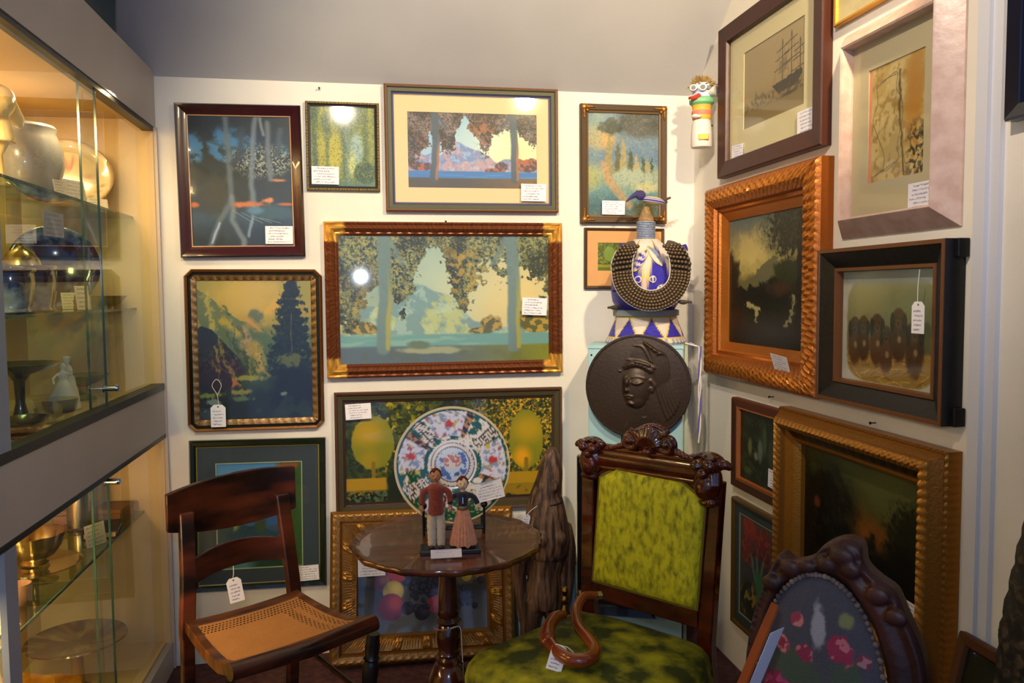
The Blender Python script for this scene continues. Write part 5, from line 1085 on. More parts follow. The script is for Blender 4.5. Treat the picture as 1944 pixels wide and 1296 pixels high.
# ================================================================ WOODEN FIGURE
CARV = mat('weathered carved wood', '#2a1c16', 0.6, color2='#7a5a44', nscale=12, stretch=(6, 6, 0.5), bump=1.0, bscale=26, ramp=(0.40, 0.72))
wf = thing('carved_wooden_figure', 'dark weathered carved wooden standing figure with long hair, right of the table', 'sculpture', (0.612, 2.77, 0))
mb = MB()
def cap(pts, rad, sx=1.0, n=20): mb.tube(spline(pts, 5), [float(np.interp(i/((len(pts)-1)*5), np.linspace(0, 1, len(rad)), rad)) for i in range((len(pts)-1)*5+1)], n, sx=sx)
cap([(0.035, 0.01, 0.835), (0.030, 0, 0.80), (0.020, 0, 0.72), (0.0, 0, 0.64), (-0.005, 0, 0.56)], [0.012, 0.030, 0.044, 0.052, 0.060, 0.070])      # head and fall of hair
cap([(0.010, 0, 0.66), (0.010, 0, 0.58), (0.012, 0, 0.50), (0.010, 0, 0.44)], [0.055, 0.074, 0.082, 0.070])
cap([(0.010, 0, 0.46), (0.0, 0, 0.38), (-0.005, 0, 0.30), (-0.01, 0, 0.25)], [0.068, 0.058, 0.066, 0.062])
cap([(0.075, 0.0, 0.55), (0.088, 0, 0.46), (0.088, 0, 0.36), (0.075, 0, 0.27), (0.07, 0, 0.22)], [0.026, 0.030, 0.024, 0.024, 0.018])
cap([(-0.055, 0.0, 0.52), (-0.088, 0, 0.44), (-0.096, 0, 0.34), (-0.088, 0, 0.26), (-0.082, 0, 0.20)], [0.03, 0.030, 0.024, 0.022, 0.016])
cap([(-0.040, 0, 0.28), (-0.055, 0, 0.18), (-0.062, 0, 0.10), (-0.064, 0, 0.0)], [0.044, 0.038, 0.030, 0.026])
cap([(0.030, 0, 0.28), (0.045, 0, 0.18), (0.050, 0, 0.10), (0.052, 0, 0.0)], [0.046, 0.040, 0.030, 0.026])
mb.ell((-0.064, -0.03, 0.014), (0.026, 0.055, 0.015)).ell((0.052, -0.03, 0.014), (0.026, 0.055, 0.015))
mb.ell((0.032, -0.050, 0.705), (0.010, 0.014, 0.02)).ell((-0.02, -0.062, 0.52), (0.028, 0.022, 0.03)).ell((0.04, -0.062, 0.52), (0.028, 0.022, 0.03))
mb.build('body', CARV, wf, remesh=0.0055, sm=2)
MB().tube([(0.012+0.052*math.cos(a*math.pi/10), -0.002+0.054*math.sin(a*math.pi/10), 0.638+0.004*math.cos(a*math.pi/10)) for a in range(21)], 0.006, 8).build('neck_cord', mat('black cord', '#080808', 0.8), wf)
hangtag('pale price tag hanging at the left side of the carved wooden figure', [(0.572, 2.71, 0.64), (0.55, 2.70, 0.63), (0.535, 2.70, 0.615)], T(0.535, 2.70, 0.615) @ RZ(math.radians(25)) @ RY(math.radians(16)), 0.034, 0.058, 301)
# pale blue box behind the figure
bb = thing('blue_wooden_box', 'pale blue painted wooden box low behind the carved figure', 'box', (0.655, 2.985, 0))
MB().box(-0.110, 0.110, -0.075, 0.095, 0, 0.345).build('body', mat('pale blue paint', '#7fa6cc', 0.6, color2='#8cb0d2', nscale=6), bb, smooth=False, bevel=0.002)
MB().box(-0.114, 0.114, -0.079, 0.099, 0.346, 0.360).build('lid', mat('ochre lid', '#a48848', 0.6), bb, smooth=False, bevel=0.002)
# brass andirons
for (x, y, z, lb) in ((0.596, 2.40, 0.462, 'taller brass andiron finial behind the green chair seat, on the left'), (0.652, 2.42, 0.438, 'smaller brass andiron finial beside the green chair back post')):
    t = thing('brass_andiron', lb, 'andiron', (x, y, 0), group='brass andirons')
    MB().lathe([(0.0, z), (0.008, z-0.002), (0.0125, z-0.012), (0.009, z-0.024), (0.006, z-0.030), (0.011, z-0.040), (0.012, z-0.048), (0.006, z-0.058), (0.008, z-0.066), (0.020, z-0.095), (0.022, z-0.12), (0.010, z-0.14), (0.010, 0.12), (0.014, 0.10), (0.010, 0.08)][::-1], n=24).build('post', BRASS, t)
    MB().tube([(0, 0, 0.085), (-0.02, -0.03, 0.06), (-0.022, -0.035, 0.0)], 0.006, 8).tube([(0, 0, 0.085), (0.02, -0.03, 0.06), (0.022, -0.035, 0.0)], 0.006, 8).tube([(0, 0, 0.085), (0.0, 0.08, 0.06), (0.0, 0.09, 0.0)], 0.006, 8).build('feet', BRASS, t)

# ================================================================ PEDESTAL, DISC, BEADED CROWN
PB = mat('pale turquoise paint', '#8fb4bc', 0.55, color2='#9abec4', nscale=5)
PB2 = mat('bluer lower paint', '#7eaac0', 0.55)
PA = math.radians(-22)
pd = thing('painted_pedestal', 'tall pale turquoise painted box pedestal in the corner under the beaded crown', 'pedestal', (1.012, 2.885, 0), PA)
MB().box(-0.180, 0.165, -0.125, 0.110, 0, 1.188).build('box', PB, pd, smooth=False, bevel=0.002)
MB().box(-0.183, 0.168, -0.128, 0.112, 1.1885, 1.200).build('top_board', PB, pd, smooth=False, bevel=0.001)
MB().box(0.170, 0.182, -0.110, 0.110, 0, 1.196).build('side_board', mat('grey green board', '#a0a890', 0.6), pd, smooth=False)
for sx in (-0.168, 0.152): MB().tube([(sx, -0.125, 1.165), (sx, -0.1275, 1.165)], 0.0035, 8).build('screw', NAIL, pd)
def pdm(x, y, z): q = RZ(PA) @ Vector((x, y, 0)); return (1.012+q.x, 2.885+q.y, z)
# black frame hung on the pedestal front
r = picture('black framed picture standing against the pedestal, mostly hidden by the green chair', pdm(-0.075, -0.128, 0.490), 0.290, 0.600,
        [(0, 0), (0, 0.030), (0.004, 0.036), (0.030, 0.030), (0.034, 0.020), (0.034, 0.004)], FINISH, step=0.3, rz=PA, colf=lambda s, t, L, e, i, d: '#0c0c10', art=art_plain('#14161c', '#20242c', 5))
# bronze disc with relief
DIS = mat('dark patinated bronze', '#33281f', 0.42, metal=0.45, color2='#3c2e24', nscale=6, bump=0.2, bscale=90)
dc = thing('relief_disc', 'round dark bronze plaque with a veiled woman\'s face in relief, before the pedestal', 'plaque', pdm(0.004, -0.131, 1.052), PA)
GN = 170; xs = np.linspace(-1, 1, GN); X, Z = np.meshgrid(xs, xs); rr = np.hypot(X, Z)
H = np.zeros_like(X); X0_, Z0_ = X, Z; X = X/1.22; Z = Z/1.22+0.02
def bump_(cx, cz, rx, rz, h, rot=0.0, p=2.0):
    c, s_ = math.cos(rot), math.sin(rot); a = ((X-cx)*c+(Z-cz)*s_)/rx; b = (-(X-cx)*s_+(Z-cz)*c)/rz; return h*np.clip(1-(a*a+b*b)**(p/2), 0, 1)**0.5
def ridge_(pts, w, h):
    d = np.full(X.shape, 9.0)
    for (x1, y1), (x2, y2) in zip(pts[:-1], pts[1:]):
        dx_, dy_ = x2-x1, y2-y1; t = np.clip(((X-x1)*dx_+(Z-y1)*dy_)/(dx_*dx_+dy_*dy_+1e-9), 0, 1); d = np.minimum(d, np.hypot(X-x1-t*dx_, Z-y1-t*dy_))
    return h*np.clip(1-(d/w)**2, 0, 1)
def sp2(pts, n=8): return [(p.x, p.y) for p in spline([(a, b, 0) for a, b in pts], n)]
# veil and shoulders
H = np.maximum(H, bump_(0.15, 0.30, 0.40, 0.52, 0.035, 0.2)); H = np.maximum(H, bump_(0.38, -0.2, 0.34, 0.9, 0.028, 0.5)); H = np.maximum(H, bump_(0.05, -0.75, 0.75, 0.40, 0.022))
# face turned down to the left
face = bump_(-0.02, 0.02, 0.25, 0.36, 0.060, -0.12); H = np.maximum(H, face); H = np.maximum(H, bump_(-0.02, -0.18, 0.17, 0.17, 0.052, 0))
H += ridge_(sp2([(-0.16, 0.14), (-0.19, 0.03), (-0.18, -0.03)]), 0.035, 0.018) + bump_(-0.175, -0.045, 0.045, 0.03, 0.012)
H += ridge_(sp2([(-0.25, 0.10), (-0.22, 0.085), (-0.19, 0.10)]), 0.016, 0.008) + ridge_(sp2([(-0.10, 0.09), (-0.02, 0.06), (0.08, 0.10)]), 0.018, 0.009) + bump_(-0.01, 0.10, 0.09, 0.045, 0.012)
H += ridge_(sp2([(-0.12, 0.17), (0.0, 0.18), (0.12, 0.15)]), 0.02, 0.007)
H += ridge_(sp2([(-0.19, -0.13), (-0.14, -0.12), (-0.08, -0.135)]), 0.018, 0.010) + bump_(-0.135, -0.165, 0.05, 0.02, 0.010) + bump_(-0.12, -0.255, 0.05, 0.04, 0.008)
H += ridge_(sp2([(0.20, 0.12), (0.25, 0.04), (0.22, -0.05), (0.2, 0.0)]), 0.03, 0.012)
# diadem and hair
for k in range(9):
    t = k/8; H += bump_(-0.28+0.48*t, 0.27+0.10*math.sin(t*3.1)*1.0, 0.05, 0.045, 0.014)
for k in range(6): H += bump_(-0.42+0.05*k, 0.44-0.07*k, 0.05, 0.06, 0.016)
H += ridge_(sp2([(-0.25, 0.34), (0.0, 0.42), (0.25, 0.32)]), 0.03, 0.012) + ridge_(sp2([(-0.25, 0.66), (-0.3, 0.46), (-0.1, 0.44), (0.18, 0.36)]), 0.02, 0.009) + ridge_(sp2([(-0.2, 0.64), (0.05, 0.66), (0.2, 0.42)]), 0.02, 0.009)
for k in range(7):
    o_ = 0.05*k; H += ridge_(sp2([(0.0+o_, 0.84-o_), (0.22+o_*0.8, 0.5), (0.30+o_, 0.0), (0.45+o_*1.3, -0.45), (0.62+o_, -0.66)]), 0.022, 0.010)
for cx, cz in ((-0.48, -0.33), (0.10, -0.42)):
    H += np.clip(1-((np.hypot(X-cx, Z-cz)-0.05)/0.022)**2, 0, 1)*0.012
for k in range(8): H += bump_(-0.40+0.045*k, -0.27+0.04*math.sin(k*1.3), 0.04, 0.03, 0.010)
H += ridge_(sp2([(-0.5, -0.33), (-0.3, -0.24), (-0.2, -0.3), (-0.15, -0.5), (-0.24, -0.7)]), 0.02, 0.007)
for _ in range(2): H = (H+np.roll(H, 1, 0)+np.roll(H, -1, 0)+np.roll(H, 1, 1)+np.roll(H, -1, 1))/5
RD = 0.190; X, Z = X0_, Z0_
H = np.where(rr > 0.955, 0.018, H*0.55*np.clip((0.96-rr)/0.12, 0, 1)); H = np.where(rr > 0.99, 0.010, H)
mb = MB(); S_ = np.where(rr > 1, 1/np.maximum(rr, 1e-6), 1.0)
v = [(RD*X[i, j]*S_[i, j], -0.012-float(H[i, j])*0.75, RD*Z[i, j]*S_[i, j]) for i in range(GN) for j in range(GN)]
keep = rr < 1.02
fs = [(i*GN+j, i*GN+j+1, (i+1)*GN+j+1, (i+1)*GN+j) for i in range(GN-1) for j in range(GN-1) if keep[i, j] and keep[i+1, j+1] and keep[i+1, j] and keep[i, j+1]]
mb.add(v, fs); mb.lathe([(RD*0.98, 0.0), (RD+0.001, 0.001), (RD+0.0015, 0.010), (RD+0.001, 0.020), (RD*0.975, 0.0215)], n=96, M=RX(math.pi/2))
mb.lathe([(0.0, 0.0), (RD*0.98, 0.0)], n=96, M=RX(math.pi/2))
me_o = mb.build('plaque', DIS, dc, ang=60)
MB().box(-0.06, 0.06, -0.035, 0.006, -0.202, -0.192).box(-0.06, 0.06, -0.039, -0.035, -0.202, -0.180).build('ledge', BLK, dc, smooth=False)

# beaded crown
CX, CY, CZ = 1.052, 2.918, 1.2005
cw = thing('ceremonial_crown', 'tall conical crown of blue and white beads with a striped bird on top', 'crown', (CX, CY, CZ))
BEAD = mat('tiny glass beads', rough=0.35, vc=True, bump=0.9, bscale=420, spec=0.6)
BLU = lin('#2a22a4'); WHT = lin('#d8ccc0'); YEL = lin('#d8c040'); GRY = lin('#7c8ca4'); LILAC = lin('#8c84a8')
def conecol(a, t, r_, z):
    q = (a/(2*math.pi)*9) % 1; up = t; tri = abs(q-0.5)*2
    d = tri-(1-up)
    if t < 0.07 or t > 0.95: return YEL
    return YEL if abs(d) < 0.07 else (BLU if d < 0 else WHT)
MB().lathe([(0.146-0.030*t, 0.022+0.082*t) for t in np.linspace(0, 1, 26)], n=180, colf=conecol).build('brim_cone', BEAD, cw)
MB().lathe([(0.0, 0.0), (0.150, 0.0), (0.156, 0.008), (0.148, 0.022), (0.0, 0.024)], n=90, colf=lambda a, t, r_, z: (LILAC if math.sin(a*40) > 0.2 else WHT)).build('fringe_roll', BEAD, cw)
MB().lathe([(0.118, 0.104), (0.126, 0.106), (0.126, 0.126), (0.115, 0.129)], n=60).build('band', mat('grey cloth band', '#7c8890', 0.8), cw)
def bodycol(a, t, r_, z):
    q = (a/(2*math.pi)*7+0.15) % 1; s_ = (z-0.13)/0.27
    if s_ < 0.35: return BLU
    tri = abs(q-0.5)*2-(1-(s_-0.35)/0.65)
    return YEL if abs(tri) < 0.06 else (WHT if tri > 0 else BLU)
MB().lathe([(0.108, 0.129), (0.128, 0.16), (0.134, 0.20), (0.130, 0.25), (0.118, 0.30), (0.098, 0.345), (0.068, 0.378), (0.045, 0.398), (0.0, 0.402)][:], n=140, M=None, colf=bodycol).build('crown_body', BEAD, cw)
cyl = MB()
for k in range(11): cyl.lathe([(0.032, 0.394+k*0.0065), (0.0365, 0.3955+k*0.0065), (0.0365, 0.3985+k*0.0065), (0.032, 0.4005+k*0.0065)], n=36)
cyl.build('neck_rings', mat('grey blue bead rings', '#7884a0', 0.4, color2='#9aa4b8', nscale=90), cw)
MB().lathe([(0.030, 0.466), (0.028, 0.478), (0.018, 0.50), (0.012, 0.52), (0.0, 0.524)], n=28).build('cap_cone', mat('tan beads', '#a47c40', 0.5, color2='#6c5c48', nscale=90, bump=0.8, bscale=300), cw)
# bird
bdn = MB(); bdn.ell((0.030, 0, 0.545), (0.046, 0.022, 0.016), 24, 16, M=RY(0.15))
bdn2 = MB(); v0 = len(bdn.v); stripes = [tuple(WHT if (int((p[2]-0.53+0.15*(p[0]-0.03))*260) % 2 == 0) else BLU) if abs((p[2]-0.545)+0.15*(p[0]-0.03)) < 0.011 else tuple(YEL) for p in bdn.v]
bdn.c = stripes
lab(bdn.build('bird_body', BEAD, cw), 'striped white, blue and yellow beaded bird body')
lab(MB().ell((-0.022, 0, 0.566), (0.020, 0.016, 0.019)).tube(spline([(-0.030, 0, 0.572), (-0.055, 0, 0.560), (-0.080, 0, 0.540)], 5), [0.014, 0.013, 0.012, 0.010, 0.009, 0.008, 0.0065, 0.005, 0.004, 0.003, 0.002], 12).build('bird_head', mat('purple beads', '#3c346c', 0.4, bump=0.9, bscale=420), cw), 'purple beaded head with long curved beak')
MB().tube([(0.070, 0, 0.548), (0.098, -0.004, 0.558)], [0.006, 0.004], 8).tube([(0.078, 0, 0.550), (0.086, 0, 0.538)], [0.005, 0.003], 8).build('bird_tail', mat('brown wrapped wire', '#4c3c34', 0.7), cw)
# face and fish-like patches on the crown body
def patch(name, ang, z, w, h, rot, col_fn, lb):
    mb = MB(); n = 20; v = []; c_ = []
    for i in range(6):
        q = i/5
        for j in range(n):
            a = j*2*math.pi/n; px_ = w*q*math.cos(a); pz_ = h*q*math.sin(a)*(1 if math.cos(a) > -0.2 else 0.85); c2, s2 = math.cos(rot), math.sin(rot)
            ux, uz = px_*c2-pz_*s2, px_*s2+pz_*c2; zz = z+uz; R2_ = float(np.interp(zz, [0.129, 0.16, 0.20, 0.25, 0.30, 0.345, 0.378], [0.108, 0.128, 0.134, 0.130, 0.118, 0.098, 0.068]))+0.005+0.004*(1-q*q)
            A = ang+ux/R2_; v.append((R2_*math.cos(A), R2_*math.sin(A), zz)); c_.append(tuple(col_fn(px_/w, pz_/h, q)))
    mb.add(v, [(i*n+j, i*n+(j+1) % n, (i+1)*n+(j+1) % n, (i+1)*n+j) for i in range(5) for j in range(n)], c_); lab(mb.build(name, BEAD, cw), lb)
FR = -math.pi/2-0.36
strp = lambda x, y, q: YEL if q > 0.9 else (WHT if math.sin(y*14) > 0 else BLU)
patch('beaded_patch', FR-0.18, 0.315, 0.020, 0.048, -0.5, strp, 'blue and white striped bead patch')
patch('beaded_patch', FR+0.33, 0.330, 0.016, 0.045, 0.5, lambda x, y, q: YEL if q > 0.9 else (GRY if x > 0 else WHT), 'grey leaf-shaped bead patch')
patch('eye', FR-0.20, 0.243, 0.014, 0.014, 0, lambda x, y, q: WHT if q > 0.7 else BLU, 'beaded eye')
patch('eye', FR+0.20, 0.243, 0.014, 0.014, 0, lambda x, y, q: WHT if (q > 0.7 or abs(x) < 0.2) else BLU, 'beaded eye')
patch('nose', FR-0.03, 0.220, 0.010, 0.036, 0, lambda x, y, q: lin('#d8b8a8'), 'pale beaded nose')
patch('beaded_patch', FR+0.42, 0.205, 0.016, 0.022, -0.4, strp, 'small striped bead patch')
patch('beaded_patch', FR+1.0, 0.165, 0.026, 0.030, 0.6, strp, 'striped patch at the right side')
for k, (a, z, l_, c_) in enumerate(((-2.75, 0.205, 0.050, '#3c3450'), (-2.9, 0.142, 0.055, '#4a4038'), (-0.45, 0.160, 0.060, '#5c5448'), (-0.30, 0.225, 0.045, '#46407c'), (-0.7, 0.345, 0.06, '#2c2490'), (-2.5, 0.350, 0.055, '#2c2490'))):
    R0 = 0.10 if z > 0.3 else 0.115; mb = MB().tube([(R0*math.cos(a), R0*math.sin(a), z), ((R0+l_)*math.cos(a), (R0+l_)*math.sin(a), z-0.004+(0.02 if z > 0.3 else 0))], [0.008 if z < 0.3 else 0.018, 0.004 if z < 0.3 else 0.014], 10)
    if k in (1, 2): mb.ell(((R0+l_*0.45)*math.cos(a), (R0+l_*0.45)*math.sin(a), z-0.004), (0.018, 0.010, 0.009))
    mb.build('side_figure', mat('side bead '+c_, c_, 0.5, bump=0.6, bscale=300), cw)
# collar of brown bells/beads, hanging in front of the crown
cl = thing('bead_collar', 'horseshoe collar of dark brown beads hanging on the front of the beaded crown', 'collar', (1.012, 2.752, 1.468), math.radians(-17), rx=math.radians(-9))
mb = MB(); rim = MB(); cloth_ = MB()
def uarc(off, t):  # t 0..1 from left tip round the bottom to right tip
    a = math.radians(128+284*t); ro = 0.066+off*(0.25+0.75*min(1, min(t, 1-t)/0.16))
    z = ro*1.02*math.sin(a); return (ro*1.02*math.cos(a)*(1.0 if z < 0 else 1+0.15*z/0.07), z*(1.0 if z < 0 else 1.75))
for k in range(6):
    off = 0.008+0.0115*k; cnt = int((0.070+off)*6.2/0.0145)
    for i in range(cnt+1):
        t = i/cnt
        taper = min(t, 1-t)
        if taper < 0.012*k: continue
        x, z = uarc(off, t); mb.ell((x, -0.006-0.004*math.sin(k/5*math.pi), z), 0.0072, 10, 7)
mb.build('beads', mat('brown beads', '#4e3e2c', 0.28, spec=0.8, metal=0.25), cl)['kind'] = 'stuff'
n = 60; v = []
for i in range(n+1):
    t = i/n
    for off in (0.0, 0.071): x, z = uarc(off, t); v += [(x, 0.0, z), (x, 0.005, z)]
cloth_.add(v, [q for i in range(n) for q in ((4*i, 4*i+2, 4*i+6, 4*i+4), (4*i+1, 4*i+5, 4*i+7, 4*i+3), (4*i, 4*i+4, 4*i+5, 4*i+1), (4*i+2, 4*i+3, 4*i+7, 4*i+6))])
cloth_.build('backing', mat('brown leather', '#3a2c22', 0.7), cl)
MB().tube([(uarc(0.0, i/60)[0], -0.004, uarc(0.0, i/60)[1]) for i in range(61)], 0.0022, 8).tube([(uarc(0.073, i/60)[0], -0.001, uarc(0.073, i/60)[1]) for i in range(6, 55)], 0.0016, 8).build('bead_edging', mat('pale edging', '#b8b4ac', 0.5), cl)
# hanging cords at the right of the pedestal
tc_ = thing('hanging_cord', 'blue and white twisted cord hanging down the right edge of the pedestal', 'cord', (1.21, 2.775, 1.19))
for k in range(3):
    pts = [(-0.035+0.01*k, 0.05, 0.012)]+[(0.0+0.004*math.sin(z*30+k*2.1), -0.006+0.004*math.cos(z*30+k*2.1), -z) for z in np.linspace(0.0, 0.36-0.03*k, 22)]
    MB().tube(pts, 0.0028, 8).build('strand', mat('cord '+str(k), ('#d8d0cc', '#5c54a0', '#c8c4cc')[k], 0.7), tc_)
# totem figure
tot = thing('totem_figure', 'small painted totem figure with shaggy hair and goggle eyes, high in the corner', 'totem', (1.251, 2.86, 1.941), math.radians(-25))
tot.scale = (1.22, 1.2, 1.04)
mb = MB()
WH = lin('#d4ccc4'); GR = lin('#74b480'); YE = lin('#dca43c'); PK = lin('#dc7864'); BLc = lin('#b8c4e0'); DG = lin('#34343c')
def seg(prof, col, sy=0.9): mb.lathe(prof, n=28, col=tuple(col), M=Matrix.Diagonal((1, sy, 1, 1)))
seg([(0.0, 0), (0.031, 0.0), (0.033, 0.006), (0.032, 0.05), (0.029, 0.085), (0.026, 0.098)], WH)
seg([(0.027, 0.098), (0.029, 0.104), (0.029, 0.114)], YE); seg([(0.029, 0.114), (0.031, 0.122), (0.030, 0.130)], PK); seg([(0.030, 0.130), (0.028, 0.134), (0.029, 0.145), (0.030, 0.150)], YE)
seg([(0.030, 0.150), (0.038, 0.158), (0.038, 0.170), (0.030, 0.178)], GR); seg([(0.028, 0.178), (0.029, 0.200), (0.030, 0.215), (0.026, 0.228), (0.0, 0.234)], BLc)
mb.build('body', mat('painted wood', rough=0.55, vc=True, bump=0.2, bscale=80), tot)
MB().box(-0.008, 0.022, -0.0335, -0.022, 0.022, 0.042).build('yellow_panel', mat('yellow paint', '#d8b030', 0.5), tot, bevel=0.002)
MB().ell((-0.018, -0.026, 0.108), (0.012, 0.01, 0.008)).ell((-0.008, -0.03, 0.106), (0.008, 0.006, 0.006)).build('small_hand', mat('white paint', '#d0c8c0', 0.6), tot)
for x, s_ in ((-0.024, 0.9), (0.004, 1.0)):
    e = MB().tube([(x, -0.020, 0.207), (x, -0.037, 0.207)], 0.0125*s_, 20).build('goggle_eye', mat('white paint', '#d0c8c0', 0.6), tot); lab(MB().tube([(x, -0.037, 0.207), (x, -0.0395, 0.207)], 0.0075*s_, 16).build('pupil', mat('slate paint', '#44484c', 0.4), e), 'dark round pupil')
MB().box(-0.034, 0.030, -0.024, -0.016, 0.200, 0.214).build('goggle_strap', mat('slate paint', '#44484c', 0.4), tot, bevel=0.002)
MB().tube([(-0.008, -0.020, 0.178), (-0.034, -0.040, 0.168)], [0.012, 0.008], 14, sx=1.0).build('mouth', mat('red paint', '#a8342c', 0.5), tot)
MB().tube([(-0.006, -0.026, 0.185), (-0.036, -0.044, 0.174)], 0.0022, 8).tube([(-0.008, -0.024, 0.170), (-0.036, -0.042, 0.162)], 0.0022, 8).build('teeth', mat('tooth paint', '#e0d4b8', 0.5), tot)
hd = MB().tube([(0.024, -0.004, 0.195), (0.046, -0.012, 0.196)], [0.014, 0.020], 14, sx=1.2).build('ear_hand', mat('white paint', '#d0c8c0', 0.6), tot)
for k in range(4): lab(MB().ell((0.058, -0.014, 0.178+k*0.0135), (0.012, 0.009, 0.0068)).build('finger', mat('slate paint', '#44484c', 0.4), hd), 'dark finger tip')
mb = MB(); rn = random.Random(12)
for k in range(260):
    a = rn.uniform(0, 2*math.pi); b = rn.uniform(0.1, 1.4); d_ = Vector((math.cos(b)*math.cos(a), math.cos(b)*math.sin(a)*0.8, math.sin(b))); p0 = Vector((0, 0, 0.212))+d_*0.022; p1 = p0+d_*0.020+Vector((rn.uniform(-.008, .008), rn.uniform(-.008, .008), rn.uniform(-0.006, 0.008))); mb.tube([p0, (p0+p1)/2+Vector((0, 0, 0.002)), p1], [0.0022, 0.0018, 0.0006], 5)
mb.build('hair', mat('tow hair', '#8c6c3c', 0.9, color2='#b09458', nscale=50), tot)
MB().tube([(0.0, 0.02, 0.09), (0.030, 0.058, 0.09)], 0.004, 8).build('wall_peg', NAIL, tot)
# ================================================================ PRICE CARDS ON THE PICTURES
for i, (l, x, z, o, w, h) in enumerate((
    ('price card in the lower right corner of the mahogany-framed forest print', -0.325, 1.620, 0.024, 0.099, 0.066),
    ('price card in the lower left corner of the small woodland print', -0.153, 1.843, 0.020, 0.100, 0.066),
    ('price card over the lower right of the cream mat of the purple lake print', 0.643, 1.789, 0.026, 0.101, 0.067),
    ('price card on the right side of the largest green lake print', 0.643, 1.343, 0.026, 0.100, 0.068),
    ('price card in the upper left corner of the wide garden print', -0.050, 0.949, 0.024, 0.097, 0.060),
    ('price card in the lower right corner of the slate mat behind the cane chair', -0.259, 0.332, 0.024, 0.095, 0.059),
    ('price card in the lower left corner of the cloudy crags print', 0.969, 1.734, 0.024, 0.095, 0.055),
    ('price card at the top right of the small orange-matted picture', 1.105, 1.616, 0.020, 0.060, 0.051))):
    card(l, bk(x, z, o, roll=(0, 0.01, 0.01, 0.05, -0.04, -0.03, 0.01, 0)[i]), w, h, 400+i)
card('price card in the upper left corner of the fruit still life', T(-0.011, D-0.085-0.086, 0.390) @ RX(math.radians(-12)), 0.100, 0.068, 410, '#c8c8d4')
for i, (l, y, z, o, w, h, ro) in enumerate((
    ('price card in the lower right corner of the ship etching', 2.214, 1.905, 0.018, 0.098, 0.072, 0.0),
    ('small price card in the lower left corner of the ship etching', 2.665, 1.890, 0.018, 0.085, 0.055, 0.05),
    ('price card in the lower right corner of the pink-framed vase drawing', 1.688, 1.620, 0.026, 0.096, 0.066, 0.0),
    ('tilted price card on the lower right of the heavy carved gold frame', 2.264, 1.172, 0.064, 0.095, 0.055, 0.08),
    ('price card in the lower right corner of the small dark still life', 2.372, 0.772, 0.016, 0.097, 0.062, 0.05),
    ('price card in the lower right corner of the dusk landscape', 1.676, 0.600, 0.028, 0.090, 0.064, 0.05))):
    card(l, rt(y, z, o, roll=ro, tilt=(0.35 if i == 3 else 0)), w, h, 420+i, '#dcdae6')
hangtag('white string price tag hanging in the octagonal mountain picture, lower left', [(-0.5583, D-0.032, 0.994), (-0.561, D-0.034, 1.03), (-0.578, D-0.034, 1.065), (-0.562, D-0.034, 1.088), (-0.546, D-0.034, 1.065), (-0.560, D-0.034, 1.03)], bk(-0.560, 0.994, 0.032), 0.054, 0.084, 430)
hangtag('string price tag hanging in front of the puppies painting at its right', [(XR-0.056, 1.655, 1.370), (XR-0.054, 1.657, 1.41), (XR-0.052, 1.655, 1.445)], rt(1.652, 1.370, 0.056), 0.045, 0.075, 431)

# ================================================================ CANE CHAIR
RW = mat('rosewood grained paint', '#1c0e0a', 0.3, color2='#6a301a', nscale=4, stretch=(1.0, 3, 3.5), coat=0.35, det=5, ramp=(0.4, 0.72))
RW2 = mat('worn brown seat rail', '#2c180c', 0.4, color2='#6c3c1c', nscale=7, stretch=(1, 4, 2), coat=0.2)
ch = thing('cane_chair', 'dark wooden side chair with woven cane seat and wide curved top rail, at left', 'chair', (-0.30, 2.30, 0), math.radians(33))
def rail(zt, zb, xa, xb, yf, th, n=40, curve=0.03):
    mb = MB(); v = []
    for i in range(n+1):
        t = i/n; x = xa+(xb-xa)*t; s_ = 4*t*(1-t); y = yf+curve*s_
        for yy in (y-th/2, y+th/2):
            for z in (zt(t), zb(t)): v.append((x, yy, z))
    f = []
    for i in range(n):
        a = i*4; b = a+4; f += [(a, b, b+1, a+1), (a+2, a+3, b+3, b+2), (a, a+2, b+2, b), (a+1, b+1, b+3, a+3)]
    f += [(0, 1, 3, 2), (n*4, n*4+2, n*4+3, n*4+1)]
    mb.add(v, f); return mb
rail(lambda t: 0.823+0.021*t+0.014*4*t*(1-t), lambda t: 0.712-0.006*t-0.030*4*t*(1-t), -0.190, 0.217, 0.245, 0.017).build('top_rail', RW, ch, ang=60, bevel=0.003)
rail(lambda t: 0.622-0.002*t+0.022*4*t*(1-t), lambda t: 0.545+0.004*t+0.016*4*t*(1-t), -0.125, 0.172, 0.225, 0.013).build('back_slat', RW, ch, ang=60, bevel=0.002)
for s_, pts in ((-1, [(-0.150, 0.235, 0.0), (-0.155, 0.215, 0.22), (-0.160, 0.195, 0.42), (-0.145, 0.215, 0.58), (-0.132, 0.250, 0.76)]), (1, [(0.178, 0.235, 0.0), (0.180, 0.215, 0.22), (0.180, 0.195, 0.42), (0.176, 0.215, 0.58), (0.172, 0.250, 0.76)])):
    p = spline(pts, 8); mb = MB(); v = []
    for q in p:
        w = 0.021 if q.z > 0.4 else 0.018
        v += [(q.x-w, q.y-0.013, q.z), (q.x+w, q.y-0.013, q.z), (q.x+w, q.y+0.013, q.z), (q.x-w, q.y+0.013, q.z)]
    k = len(p); mb.add(v, [(i*4+j, i*4+(j+1) % 4, i*4+4+(j+1) % 4, i*4+4+j) for i in range(k-1) for j in range(4)]+[(3, 2, 1, 0), tuple(range(4*k-4, 4*k))])
    mb.build('back_post', RW, ch, ang=50, bevel=0.004)
